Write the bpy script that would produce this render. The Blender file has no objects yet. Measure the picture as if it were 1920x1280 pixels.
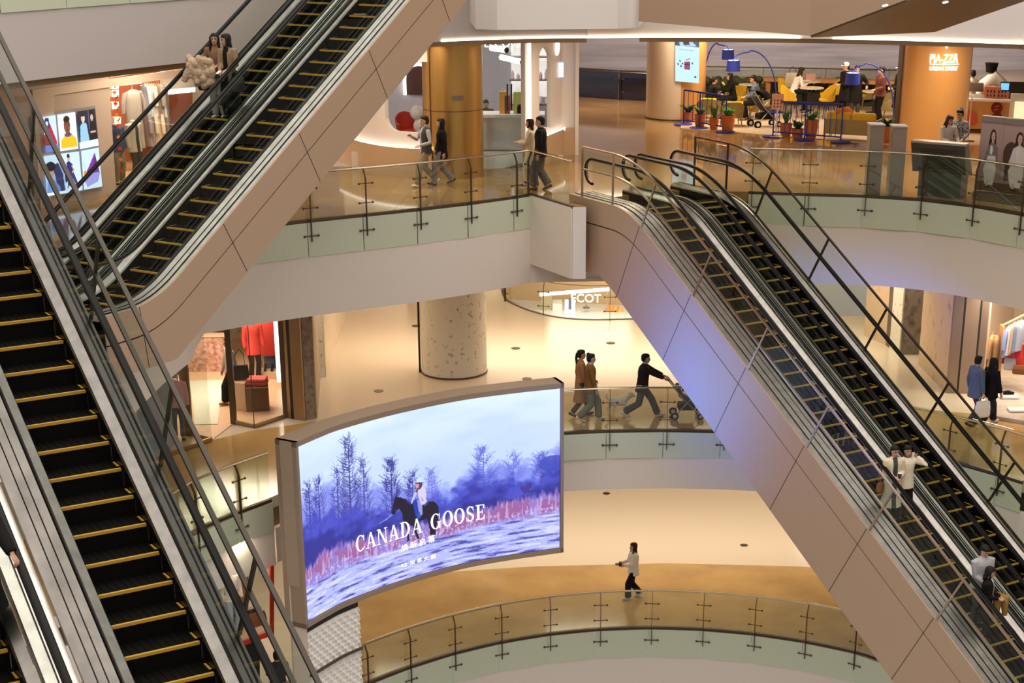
import bpy, bmesh, math, random
import numpy as np
from mathutils import Vector, Matrix
R = math.radians
random.seed(7)
SC = bpy.context.scene
COL = SC.collection
# ---------------------------------------------------------------- camera (60 mm lens, shifted crop)
F, TH, PX, PY = 3200.0, R(21.5), 1028.0, 1047.0
cd = bpy.data.cameras.new('camera'); cam = bpy.data.objects.new('camera', cd); COL.objects.link(cam)
cam.location = (0, 0, 0); cam.rotation_euler = (R(90) - TH, 0, 0)
cd.sensor_width = 36; cd.lens = 36 * F / 1920; cd.shift_x = -(PX - 960) / 1920; cd.shift_y = (PY - 640) / 1920
cd.clip_start = .1; cd.clip_end = 400
SC.camera = cam
ZZ, ZA, ZB, ZC = -1.4, -7.05, -12.3, -18.6        # floor levels

def U(x, y, z=None, Y=None):
    """point of the mall seen at photo pixel x, y on the level z or at the distance Y"""
    dx, dy = (x - PX) / F, (y - PY) / F
    v = Vector((dx, math.cos(TH) - dy * math.sin(TH), -math.sin(TH) - dy * math.cos(TH)))
    return v * (z / v.z if z is not None else Y / v.y)

def hz(p, y):
    """height above p (its x, y) at which photo row y is met"""
    dy = (y - PY) / F
    vy, vz = math.cos(TH) - dy * math.sin(TH), -math.sin(TH) - dy * math.cos(TH)
    return p[1] * vz / vy

# ---------------------------------------------------------------- materials
MATS = {}
def M(name, col=(.5, .5, .5), rough=.5, metal=0., emit=0., ecol=None, spec=None, noise=None, coat=0., bump=None, alpha=None):
    if name in MATS: return MATS[name]
    m = bpy.data.materials.new(name); m.use_nodes = True; MATS[name] = m
    nt = m.node_tree; b = nt.nodes['Principled BSDF']
    b.inputs['Base Color'].default_value = (*col, 1); b.inputs['Roughness'].default_value = rough; b.inputs['Metallic'].default_value = metal
    if spec is not None: b.inputs['Specular IOR Level'].default_value = spec
    if coat: b.inputs['Coat Weight'].default_value = coat; b.inputs['Coat Roughness'].default_value = .04
    if emit:
        b.inputs['Emission Color'].default_value = (*(ecol or col), 1); b.inputs['Emission Strength'].default_value = emit
    if noise:
        scale, col2, detail, stretch, lo, hi = noise
        tc = nt.nodes.new('ShaderNodeTexCoord'); mp = nt.nodes.new('ShaderNodeMapping'); mp.inputs['Scale'].default_value = stretch
        nz = nt.nodes.new('ShaderNodeTexNoise'); nz.inputs['Scale'].default_value = scale; nz.inputs['Detail'].default_value = detail
        cr = nt.nodes.new('ShaderNodeValToRGB'); cr.color_ramp.elements[0].position = lo; cr.color_ramp.elements[1].position = hi
        cr.color_ramp.elements[0].color = (*col, 1); cr.color_ramp.elements[1].color = (*col2, 1)
        nt.links.new(tc.outputs['Object'], mp.inputs['Vector']); nt.links.new(mp.outputs['Vector'], nz.inputs['Vector'])
        nt.links.new(nz.outputs['Fac'], cr.inputs['Fac']); nt.links.new(cr.outputs['Color'], b.inputs['Base Color'])
    if bump:
        scale, strength, kind = bump
        tc = nt.nodes.new('ShaderNodeTexCoord')
        if kind == 'voronoi':
            nz = nt.nodes.new('ShaderNodeTexVoronoi'); out = nz.outputs['Distance']
        else:
            nz = nt.nodes.new('ShaderNodeTexNoise'); out = nz.outputs['Fac']
        nz.inputs['Scale'].default_value = scale
        bp = nt.nodes.new('ShaderNodeBump'); bp.inputs['Strength'].default_value = strength; bp.inputs['Distance'].default_value = .03
        nt.links.new(tc.outputs['Object'], nz.inputs['Vector']); nt.links.new(out, bp.inputs['Height']); nt.links.new(bp.outputs['Normal'], b.inputs['Normal'])
    return m

def glass(name, tint, refl=.08, rough=.01, mult=1.4):
    """thin architectural glass: see-through with mirror reflections that grow at grazing angles"""
    if name in MATS: return MATS[name]
    m = bpy.data.materials.new(name); m.use_nodes = True; MATS[name] = m
    nt = m.node_tree; nt.nodes.clear()
    o = nt.nodes.new('ShaderNodeOutputMaterial'); mx = nt.nodes.new('ShaderNodeMixShader')
    t = nt.nodes.new('ShaderNodeBsdfTransparent'); t.inputs['Color'].default_value = (*tint, 1)
    g = nt.nodes.new('ShaderNodeBsdfGlossy'); g.inputs['Roughness'].default_value = rough
    lw = nt.nodes.new('ShaderNodeFresnel'); lw.inputs['IOR'].default_value = 1.5
    ma = nt.nodes.new('ShaderNodeMath'); ma.operation = 'MULTIPLY_ADD'; ma.inputs[1].default_value = mult; ma.inputs[2].default_value = refl - .04
    ge = nt.nodes.new('ShaderNodeNewGeometry'); iv = nt.nodes.new('ShaderNodeMath'); iv.operation = 'SUBTRACT'; iv.inputs[0].default_value = 1.
    mu = nt.nodes.new('ShaderNodeMath'); mu.operation = 'MULTIPLY'; mu.use_clamp = True
    nt.links.new(ge.outputs['Backfacing'], iv.inputs[1]); nt.links.new(lw.outputs[0], ma.inputs[0])
    nt.links.new(ma.outputs[0], mu.inputs[0]); nt.links.new(iv.outputs[0], mu.inputs[1]); nt.links.new(mu.outputs[0], mx.inputs['Fac'])
    nt.links.new(t.outputs[0], mx.inputs[1]); nt.links.new(g.outputs[0], mx.inputs[2]); nt.links.new(mx.outputs[0], o.inputs['Surface'])
    return m

def vcol_mat(name, emit=0., rough=.5):
    """picture surface: the print or the screen image is stored as colours on a fine grid"""
    if name in MATS: return MATS[name]
    m = bpy.data.materials.new(name); m.use_nodes = True; MATS[name] = m
    nt = m.node_tree; b = nt.nodes['Principled BSDF']; b.inputs['Roughness'].default_value = rough
    a = nt.nodes.new('ShaderNodeVertexColor'); a.layer_name = 'Col'
    if emit:
        b.inputs['Base Color'].default_value = (.01, .01, .01, 1)
        nt.links.new(a.outputs['Color'], b.inputs['Emission Color']); b.inputs['Emission Strength'].default_value = emit
    else:
        nt.links.new(a.outputs['Color'], b.inputs['Base Color'])
    return m

GLASS = glass('clear_glass', (.90, .95, .91), .075)
GLASSD = glass('balustrade_glass', (.92, .95, .93), .035, .01, .62)
SHOPGLASS = glass('shop_glass', (.95, .97, .96), .06)
PLASTER = M('fascia_plaster', (.80, .73, .67), .55)
PLASTERW = M('white_plaster', (.78, .74, .71), .5)
CLAD = M('champagne_cladding', (.50, .352, .245), .42, .25)
CLADD = M('cladding_joint', (.03, .025, .02), .6)
STEEL = M('brushed_stainless', (.34, .325, .31), .30, 1., noise=(6., (.25, .24, .23), 3, (1, 1, 1), .3, .7))
DARKTRIM = M('dark_trim', (.05, .047, .044), .35, .6)
STEELB = M('bright_stainless', (.58, .565, .54), .36, 1., noise=(5., (.44, .43, .41), 3, (1, 1, 1), .3, .7))
STEELM = M('dull_stainless', (.20, .19, .18), .34, 1., noise=(3., (.13, .125, .12), 3, (1, 1, 1), .3, .7))
STEELD = M('dark_stainless', (.30, .28, .26), .3, 1.)
BRONZE = M('bronze_metal', (.13, .095, .065), .38, .8)
BRONZEL = M('light_bronze_rail', (.55, .45, .36), .25, 1.)
RUBBER = M('black_rubber', (.004, .004, .004), .30, spec=.14)
DARKBAR = M('dark_bronze_bar', (.045, .036, .028), .4, .5)
STEPB = M('black_step_metal', (.005, .0045, .004), .6, spec=.06)
YELLOW = M('yellow_strip', (.50, .29, .03), .55)
FROST = M('pale_green_back_glass', (.62, .68, .53), .12, coat=.3)
BLACK = M('black_matte', (.01, .01, .01), .6)
WHITE = M('white_paint', (.8, .79, .77), .45)
GOLD = M('brushed_gold', (.62, .36, .11), .30, .85, noise=(3., (.52, .30, .09), 2, (1, 1, .1), .3, .7))
ORANGE = M('orange_gloss_panel', (.64, .325, .10), .28, .2)
LED = M('led_strip', (1, .86, .66), .5, emit=3.5, ecol=(1, .84, .62))
LEDW = M('led_strip_white', (1, .97, .92), .5, emit=2.6, ecol=(1, .95, .88))
MARBLE = M('polished_brown_marble', (.40, .245, .105), .07, spec=.6, noise=(.9, (.27, .16, .065), 8, (1, 1, 1), .35, .7))
MARBLEL = M('golden_marble', (.56, .37, .15), .10, spec=.5, noise=(.7, (.42, .26, .10), 8, (1, 1, 1), .35, .7))
CREAM = M('polished_cream_tile', (.72, .63, .505), .17, spec=.5)
CREAMR = M('beige_cafe_floor', (.66, .52, .36), .25)
STONE = M('pale_terrazzo_stone', (.74, .70, .61), .5, noise=(7.5, (.34, .30, .25), 5, (1, 1, .9), .60, .72))
STONEL = M('warm_travertine', (.56, .43, .29), .55, noise=(3.2, (.30, .22, .14), 6, (1, 1, .7), .55, .75))
STONED = M('dark_fossil_stone', (.22, .19, .155), .55, noise=(5., (.07, .06, .05), 6, (1, 1, .8), .5, .75))

# ---------------------------------------------------------------- mesh building
def root_loc(o):
    p = Vector((0, 0, 0))
    while o is not None: p += o.location; o = o.parent
    return p

class MB:
    def __init__(s): s.v = []; s.f = []; s.mi = []; s.cur = 0; s.sm = False
    def add(s, vs, fs):
        n = len(s.v); s.v += [tuple(v) for v in vs]; s.f += [tuple(i + n for i in f) for f in fs]; s.mi += [s.cur] * len(fs); return s
    def box(s, c, size, ax=None):
        c = Vector(c); h = Vector(size) / 2; X, Y, Z = ax or (Vector((1, 0, 0)), Vector((0, 1, 0)), Vector((0, 0, 1)))
        vs = [c + X * (h.x * a) + Y * (h.y * b) + Z * (h.z * d) for d in (-1, 1) for b in (-1, 1) for a in (-1, 1)]
        return s.add(vs, [(0, 2, 3, 1), (4, 5, 7, 6), (0, 1, 5, 4), (2, 6, 7, 3), (0, 4, 6, 2), (1, 3, 7, 5)])
    def bar(s, a, b, w, h=None, up=(0, 0, 1)):
        a, b = Vector(a), Vector(b); d = b - a; L = d.length
        if L < 1e-6: return s
        d /= L; up = Vector(up); x = d.cross(up)
        if x.length < 1e-4: x = d.cross(Vector((1, 0, 0)))
        x.normalize(); z = x.cross(d)
        return s.box((a + b) / 2, (w, L, h or w), (x, d, z))
    def tube(s, pts, r, n=8, cap=True, r2=None):
        pts = [Vector(p) for p in pts]; k = len(pts); rs = r if isinstance(r, (list, tuple)) else [r] * k
        t0 = (pts[1] - pts[0]).normalized(); ref = Vector((0, 0, 1)) if abs(t0.z) < .9 else Vector((1, 0, 0))
        x = t0.cross(ref).normalized(); vs = []
        for i, p in enumerate(pts):
            t = (pts[min(i + 1, k - 1)] - pts[max(i - 1, 0)]).normalized()
            x = (x - t * x.dot(t)).normalized(); y = t.cross(x); q = (r2[i] if r2 else rs[i])
            vs += [p + x * (rs[i] * math.cos(2 * math.pi * j / n)) + y * (q * math.sin(2 * math.pi * j / n)) for j in range(n)]
        fs = [(i * n + j, i * n + (j + 1) % n, (i + 1) * n + (j + 1) % n, (i + 1) * n + j) for i in range(k - 1) for j in range(n)]
        if cap: fs += [tuple(range(n))[::-1], tuple(range((k - 1) * n, k * n))]
        return s.add(vs, fs)
    def lathe(s, prof, c=(0, 0, 0), n=20, cap=True, ax=None):
        c = Vector(c); X, Y, Z = ax or (Vector((1, 0, 0)), Vector((0, 1, 0)), Vector((0, 0, 1))); vs = []
        for r, z in prof: vs += [c + X * (r * math.cos(2 * math.pi * j / n)) + Y * (r * math.sin(2 * math.pi * j / n)) + Z * z for j in range(n)]
        k = len(prof)
        fs = [(i * n + j, i * n + (j + 1) % n, (i + 1) * n + (j + 1) % n, (i + 1) * n + j) for i in range(k - 1) for j in range(n)]
        if cap: fs += [tuple(range(n))[::-1], tuple(range((k - 1) * n, k * n))]
        return s.add(vs, fs)
    def ball(s, c, r, n=10, m=7):
        r = Vector(r) if not isinstance(r, (int, float)) else Vector((r, r, r)); c = Vector(c); vs = []; fs = []
        for i in range(m + 1):
            a = math.pi * i / m
            vs += [c + Vector((r.x * math.sin(a) * math.cos(2 * math.pi * j / n), r.y * math.sin(a) * math.sin(2 * math.pi * j / n), r.z * math.cos(a))) for j in range(n)]
        fs = [(i * n + j, (i + 1) * n + j, (i + 1) * n + (j + 1) % n, i * n + (j + 1) % n) for i in range(m) for j in range(n)]
        return s.add(vs, fs)
    def prism(s, poly, z0, z1):
        n = len(poly); vs = [(p[0], p[1], z0) for p in poly] + [(p[0], p[1], z1) for p in poly]
        return s.add(vs, [tuple(range(n))[::-1], tuple(range(n, 2 * n))] + [(i, (i + 1) % n, n + (i + 1) % n, n + i) for i in range(n)])
    def wallstrip(s, path, z0, z1, t=.02):
        """an upright sheet of thickness t along a plan path"""
        p = [Vector((a[0], a[1], 0)) for a in path]; k = len(p); L = []; Rr = []
        for i in range(k):
            d = (p[min(i + 1, k - 1)] - p[max(i - 1, 0)]).normalized(); nn = Vector((-d.y, d.x, 0)) * (t / 2); L.append(p[i] + nn); Rr.append(p[i] - nn)
        vs = [(*q.xy, z) for q in L for z in (z0, z1)] + [(*q.xy, z) for q in Rr for z in (z0, z1)]; o = 2 * k; fs = []
        for i in range(k - 1):
            a, b = 2 * i, 2 * i + 2
            fs += [(a, a + 1, b + 1, b), (o + a, o + b, o + b + 1, o + a + 1), (a + 1, o + a + 1, o + b + 1, b + 1), (a, b, o + b, o + a)]
        fs += [(0, o, o + 1, 1), (2 * k - 2, 2 * k - 1, o + 2 * k - 1, o + 2 * k - 2)]
        return s.add(vs, fs)
    def sweep(s, frames, prof, closed=True, cap=True):
        """frames: (point, x axis, y axis); prof: (x, y) outline"""
        n = len(prof); vs = [p + X * a + Y * b for p, X, Y in frames for a, b in prof]; k = len(frames); m = n if closed else n - 1
        fs = [(i * n + j, i * n + (j + 1) % n, (i + 1) * n + (j + 1) % n, (i + 1) * n + j) for i in range(k - 1) for j in range(m)]
        if closed and cap: fs += [tuple(range(n))[::-1], tuple(range((k - 1) * n, k * n))]
        return s.add(vs, fs)
    def build(s, name, mat, parent=None, smooth=None, bevel=0):
        me = bpy.data.meshes.new(name); off = root_loc(parent) if parent is not None else Vector((0, 0, 0))
        me.from_pydata([(v[0] - off.x, v[1] - off.y, v[2] - off.z) for v in s.v], [], s.f)
        for m in (mat if isinstance(mat, (list, tuple)) else [mat]): me.materials.append(m)
        if any(s.mi): me.polygons.foreach_set('material_index', s.mi)
        me.update()
        bm = bmesh.new(); bm.from_mesh(me); bmesh.ops.recalc_face_normals(bm, faces=bm.faces); bm.to_mesh(me); bm.free()
        if smooth if smooth is not None else s.sm:
            me.polygons.foreach_set('use_smooth', [True] * len(me.polygons))
            try: me.set_sharp_from_angle(angle=R(45))
            except Exception: pass
        o = bpy.data.objects.new(name, me); COL.objects.link(o)
        if parent is not None: o.parent = parent
        if bevel:
            b = o.modifiers.new('bevel', 'BEVEL'); b.width = bevel; b.segments = 2; b.limit_method = 'ANGLE'
        return o

def tag(o, label=None, cat=None, group=None, kind=None):
    if label: o['label'] = label
    if cat: o['category'] = cat
    if group: o['group'] = group
    if kind: o['kind'] = kind
    return o
def thing(name, label, cat, loc=(0, 0, 0), group=None):
    o = bpy.data.objects.new(name, None); COL.objects.link(o); o.location = loc; o.empty_display_size = .1
    return tag(o, label, cat, group)
def struct(o, label=None): return tag(o, label, kind='structure')
def copy_tree(o, parent=None):
    c = o.copy(); COL.objects.link(c)
    if parent is not None: c.parent = parent
    for ch in list(o.children): copy_tree(ch, c)
    return c

def lerp(a, b, t): return a + (b - a) * t
def resample(path, step):
    p = [Vector((a[0], a[1], 0)) for a in path]; out = [p[0]]; acc = 0.
    for a, b in zip(p, p[1:]):
        L = (b - a).length; d = step - acc
        while d <= L + 1e-9: out.append(a + (b - a) * (d / L)); d += step
        acc = L - (d - step)
    if acc > step * .3: out.append(p[-1])
    return out
def spline(path, n=8):
    """smooth plan curve through the points"""
    p = [Vector((a[0], a[1], 0)) for a in path]; q = [p[0] * 2 - p[1]] + p + [p[-1] * 2 - p[-2]]; out = []
    for i in range(1, len(q) - 2):
        a, b, c, d = q[i - 1:i + 3]
        for k in range(n):
            t = k / n
            out.append(.5 * (2 * b + (c - a) * t + (2 * a - 5 * b + 4 * c - d) * t * t + (3 * b - a - 3 * c + d) * t ** 3))
    return out + [p[-1]]

def fit(pts, deg, n=40, ext=None):
    """smooth plan curve fitted through points that run along x"""
    x = np.array([p[0] for p in pts]); y = np.array([p[1] for p in pts]); c = np.polyfit(x - x.mean(), y, deg)
    X = np.linspace(x[0], x[-1], n); return [(float(a), float(np.polyval(c, a - x.mean()))) for a in X]

def area(loc, size, power, col=(1, .80, .58), rot=(0, 0, 0), sy=None, shape='RECTANGLE', spread=180):
    l = bpy.data.lights.new('ceiling_or_fill_lamp', 'AREA'); l.shape = shape; l.size = size
    if shape in ('RECTANGLE', 'ELLIPSE'): l.size_y = sy or size
    l.energy = power; l.color = col; l.spread = R(spread)
    o = bpy.data.objects.new('ceiling_or_fill_lamp', l); COL.objects.link(o); o.location = loc; o.rotation_euler = rot
    return o
# ---------------------------------------------------------------- slabs, fascias, ceilings
def px(l, z): return [tuple(U(x, y, z=z).xy) for x, y in l]
A_LEFT = [(-30, 22.5), (-12, 25), (-8.2, 27.6), (-7.9, 30.5), (-7.75, 33.0), (-7.55, 34.6)] + fit(px([(376, 626), (430, 616.5), (500, 603), (560, 591)], ZA - 2.2) + px([(640, 408), (778, 395), (889, 374.5), (994, 364.5)], ZA), 3, 24)
BOX_A, BOX_B = tuple(U(1074, 387, z=ZA).xy), tuple(U(1099, 387, z=ZA).xy)
A_RIGHT = fit(px([(1404, 359.6), (1500, 361.5), (1599, 366), (1672, 369), (1744, 374), (1831, 384.5), (1920, 401)], ZA), 3, 24) + [(12.3, 37.6), (13.2, 33.5), (15, 27), (30, 20)]
B_LEFT = [(-30, 23), (-10, 26), (-8.2, 30.0)] + px([(376, 988), (440, 961), (507, 936)], ZB)
B_MID = fit(px([(507, 936), (560, 908), (700, 862), (860, 830), (1051, 813), (1160, 806), (1278, 803), (1400, 806), (1560, 822), (1700, 845), (1850, 882), (1920, 902)], ZB), 4, 40) + [(11.6, 35), (12.5, 31), (15, 26), (30, 20)]
C_EDGE = [(-30, 24), (-12, 27.5), (-8, 32.5), (-6.3, 36.4)] + fit(px([(684, 1280), (754, 1255), (838, 1225), (932, 1201), (1030, 1187.5), (1127, 1179), (1204, 1175.5), (1280, 1174), (1360, 1179), (1434, 1189), (1535, 1207), (1631, 1226)], ZC), 4, 40) + [(9.6, 39), (11.5, 35.5), (14, 28), (30, 20)]
Z_LEFT = [(-30, 22), (-16, 26.5)] + fit([tuple(U(x, y, z=-3.5).xy) for x, y in ((0, 157), (120, 143), (230, 130), (370, 115), (520, 100), (700, 84), (820, 78.5), (960, 73.5), (1100, 70.5))], 3, 30)
Z_RIGHT = fit([tuple(U(x, y, z=-3.5).xy) for x, y in ((1200, 69.5), (1400, 70.5), (1560, 73), (1750, 77), (1920, 83))], 2, 24) + [(13.2, 37), (14.5, 32), (16, 26), (30, 20)]
FAR = [(30, 95), (-30, 95)]
mdl_e2 = Vector((-.512, -.859))
u_e3, d_e3 = Vector((.8492, .5281)), Vector((.5281, -.8492))
pA, pB = Vector(A_LEFT[-1]), Vector(BOX_A)
BOX_C = tuple(Vector(BOX_B) + u_e3 * 3.05)
BACK = [tuple(Vector(p) - d_e3 * .75) for p in (BOX_A, BOX_B, BOX_C)]
A_PATH = A_LEFT + BACK + A_RIGHT
def slab(name, path, z, under, mat, cmat, label):
    m = MB(); m.prism(list(path) + FAR, z - .25, z); struct(m.build(name, mat), label)
    if path is A_PATH: path = A_LEFT + A_RIGHT
    m = MB(); m.prism(list(path) + FAR, under, under + .08); struct(m.build('ceiling', cmat), 'pale ceiling underneath ' + label)
CEIL = M('ceiling_paint', (.80, .72, .62), .6)
slab('floor', A_PATH, ZA, ZA - 2.2, MARBLE, CEIL, 'polished brown marble floor of the cafe storey')
EC_B = px([(941, 535), (944, 552)], ZB) + fit(px([(950, 562), (975, 577), (1010, 588), (1080, 596), (1170, 599.5), (1260, 598)], ZB), 3, 30)
_far = FAR; FAR = [(30, 52), (6.5, 51.5)] + EC_B[::-1] + [(-1.6, 62), (-30, 62)]
slab('floor', B_LEFT[:-1] + B_MID, ZB, ZB - 1.5, CREAM, CEIL, 'glossy cream floor of the middle storey')
FAR = _far
slab('floor', Z_LEFT + Z_RIGHT, ZZ, -3.5, CREAM, CEIL, 'floor of the storey above the cafe')
m = MB(); m.prism(C_EDGE + FAR, ZC - .3, ZC); struct(m.build('floor', CREAM), 'glossy cream floor of the lowest storey in view')
def band(name, edge, far, z, label):
    m = MB(); m.prism(list(edge) + list(far)[::-1], z + .001, z + .008); struct(m.build('floor', MARBLEL), label)
band('floor', B_LEFT[1:-1] + B_MID[:40], px([(60, 985), (200, 900), (330, 842), (470, 808), (595, 790), (700, 771), (900, 748), (1050, 736), (1270, 725.5), (1440, 731), (1560, 745), (1700, 765), (1860, 779), (1980, 792)], ZB), ZB, 'brown marble band along the middle storey edge')
band('floor', C_EDGE[4:44], px([(610, 1120), (700, 1090), (800, 1075), (1000, 1062), (1250, 1056), (1500, 1062), (1700, 1076), (1850, 1100), (1950, 1120)], ZC), ZC, 'brown marble band along the lowest storey edge')
_n = [0]
def fascia(path, z0, z1, label, mat=PLASTER, t=.12):
    _n[0] += 1; m = MB(); m.wallstrip(path, z0, z1, t); return struct(m.build('trim_%d' % _n[0], mat), label)
V3 = lambda l: [Vector((p[0], p[1], 0)) for p in l]
AL = V3(A_LEFT[2:]); AR = V3(A_RIGHT[:-1])
fascia(AL, ZA - 2.2, ZA - .82, 'wide pale fascia under the left balcony of the cafe storey')
m = MB(); m.prism([A_LEFT[-1], BOX_A, BOX_B, tuple(Vector(BOX_B) - d_e3 * .9), tuple(Vector(A_LEFT[-1]) + u_e3 * .3)], ZA - .12, ZA + .001); struct(m.build('floor', MARBLE), 'floor on top of the landing box')
fascia([A_LEFT[-1], tuple(Vector(A_LEFT[-1]).lerp(Vector(A_RIGHT[0]), .5) + Vector((0, .25))), A_RIGHT[0]], ZA - 2.2, ZA - .5, 'pale fascia behind the escalator landing box')
fascia([A_LEFT[-1], BOX_A], ZA - 1.72, ZA - .02, 'pale left face of the escalator landing box', t=.1)
fascia([BOX_A, BOX_B], ZA - 1.72, ZA - .02, 'narrow pale front face of the landing box', PLASTERW, .1)
fascia(AR, ZA - 2.2, ZA - .78, 'wide pale fascia under the right balcony of the cafe storey')
BL = V3(B_LEFT); BM = V3(B_MID[:-1])
fascia(BL, ZB - 1.5, ZB - .7, 'pale fascia left of the video screen')
fascia(BM, ZB - 1.5, ZB - .7, 'curved pale fascia between the screen and the right escalator')
CE = V3(C_EDGE[:-1])
fascia(CE, ZC - 2.2, ZC - .85, 'pale fascia under the lowest balcony')
ZL = V3(Z_LEFT); ZR = V3(Z_RIGHT[:-1])
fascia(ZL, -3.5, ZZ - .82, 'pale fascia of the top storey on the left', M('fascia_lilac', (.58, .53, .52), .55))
fascia(ZR, -3.5, ZZ - .82, 'pale fascia of the top storey on the right')
fascia([Z_LEFT[-1], Z_RIGHT[0]], -3.5, ZZ - .82, 'pale fascia behind the white landing box')
def lips(path, name):
    o = [p + Vector((.0, .25, 0)) for p in path]
    m = MB(); m.wallstrip(o, -3.63, -3.5, .1); _n[0] += 1; struct(m.build('trim_%d' % _n[0], M('brown_lip', (.36, .25, .14), .4, .4)), 'brown bulkhead lip under the top storey ' + name)
lips(ZL, 'left'); lips(ZR, 'right')
for nm, path, lab in (('strip_light', [p for p in ZL if 821 < PX + F * p.x / (p.y * .9304 + 3.5 * .3665) < 1300], 'long warm light strip under the top storey above the white shop'),
                      ('strip_light', [p for p in ZR if 1560 < PX + F * p.x / (p.y * .9304 + 3.5 * .3665) < 2000], 'long warm light strip under the top storey above the cafe')):
    if nm and len(path) > 1:
        if 'white' in lab: path = path + [p for p in ZR if PX + F * p.x / (p.y * .9304 + 3.5 * .3665) < 1500]
        m = MB(); m.wallstrip([p + Vector((0, -.09, 0)) for p in path], -3.50, -3.455, .03); tag(m.build(nm, LED), lab, 'light')

# ---------------------------------------------------------------- glass balustrades
def rail(label, path, z, frost=.82, h=1.05, step=1.4, posts=True, low=.48, group='glass balustrades', gmat=None, t0=None):
    pts = resample(path, step); rt = thing('balustrade', label, 'railing', (pts[0].x, pts[0].y, z), group)
    fine = resample(path, .35)
    m = MB(); m.tube([(p.x, p.y, z + h) for p in fine], .032, 8, r2=[.022] * len(fine)); m.build('handrail', BRONZEL, rt, True)
    m = MB(); m.wallstrip(fine, z - .05, z + .02, .09); m.build('base_channel', BRONZE, rt)
    for a, b in zip(pts, pts[1:]):
        d = (b - a).normalized(); nn = Vector((-d.y, d.x, 0)); L = (b - a).length
        if nn.y > 0: nn = -nn
        q0, q1 = a + d * .01, b - d * .01
        m = MB(); m.wallstrip([q0, q1], z + .02, z + h + .06, .014); m.build('glass_panel', gmat or GLASS, rt)
        if frost:
            m = MB(); m.wallstrip([q0 + nn * .07, q1 + nn * .07], z - frost, z - .05, .02); m.build('back_glass', FROST, rt)
        if posts:
            p = a + d * .09; m = MB(); o = nn * .10; ii = nn * -.03
            m.bar(p + o + Vector((0, 0, z - low)), p + o + Vector((0, 0, z + h - .22)), .014, .06, nn)
            m.bar(p + o + Vector((0, 0, z + h - .22)), p + Vector((0, 0, z + h)), .014, .05, nn)
            for zz in ((z - low + .13, z + .28, z + .72) if frost else (z + .28, z + .72)):
                m.bar(p + o - d * .17 + Vector((0, 0, zz)), p + o + d * .17 + Vector((0, 0, zz)), .02, .02)
                for sg in (-1, 1): m.ball(p + o + d * (.17 * sg) + Vector((0, 0, zz)), .03, 8, 5)
            m.build('post', BRONZE, rt)
    return rt
def cut(path, x0, x1, z):
    out = [p for p in path if x0 <= PX + F * p.x / (p.y * .9304 - z * .3665) <= x1]
    return out
rail('glass balustrade along the left balcony below the white shop', cut(AL, 360, 1000, ZA), ZA)
rail('glass balustrade on the escalator landing box', [A_LEFT[-1], BOX_A], ZA, 0, 1.05, 1.9)
rail('glass balustrade in front of the directory kiosk and posters', AR, ZA, .78)
rail('glass balustrade left of the big screen', cut(BL, 150, 512, ZB), ZB, .7)
rail('glass balustrade in front of the two walkers and the stroller', cut(BM, 900, 1990, ZB), ZB, .7)
rail('long curved glass balustrade on the lowest storey', cut(CE, 380, 1990, ZC), ZC, .85)
rail('glass balustrade of the top storey at upper left', ZL, ZZ, .82, 1.05, 1.7)

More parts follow.
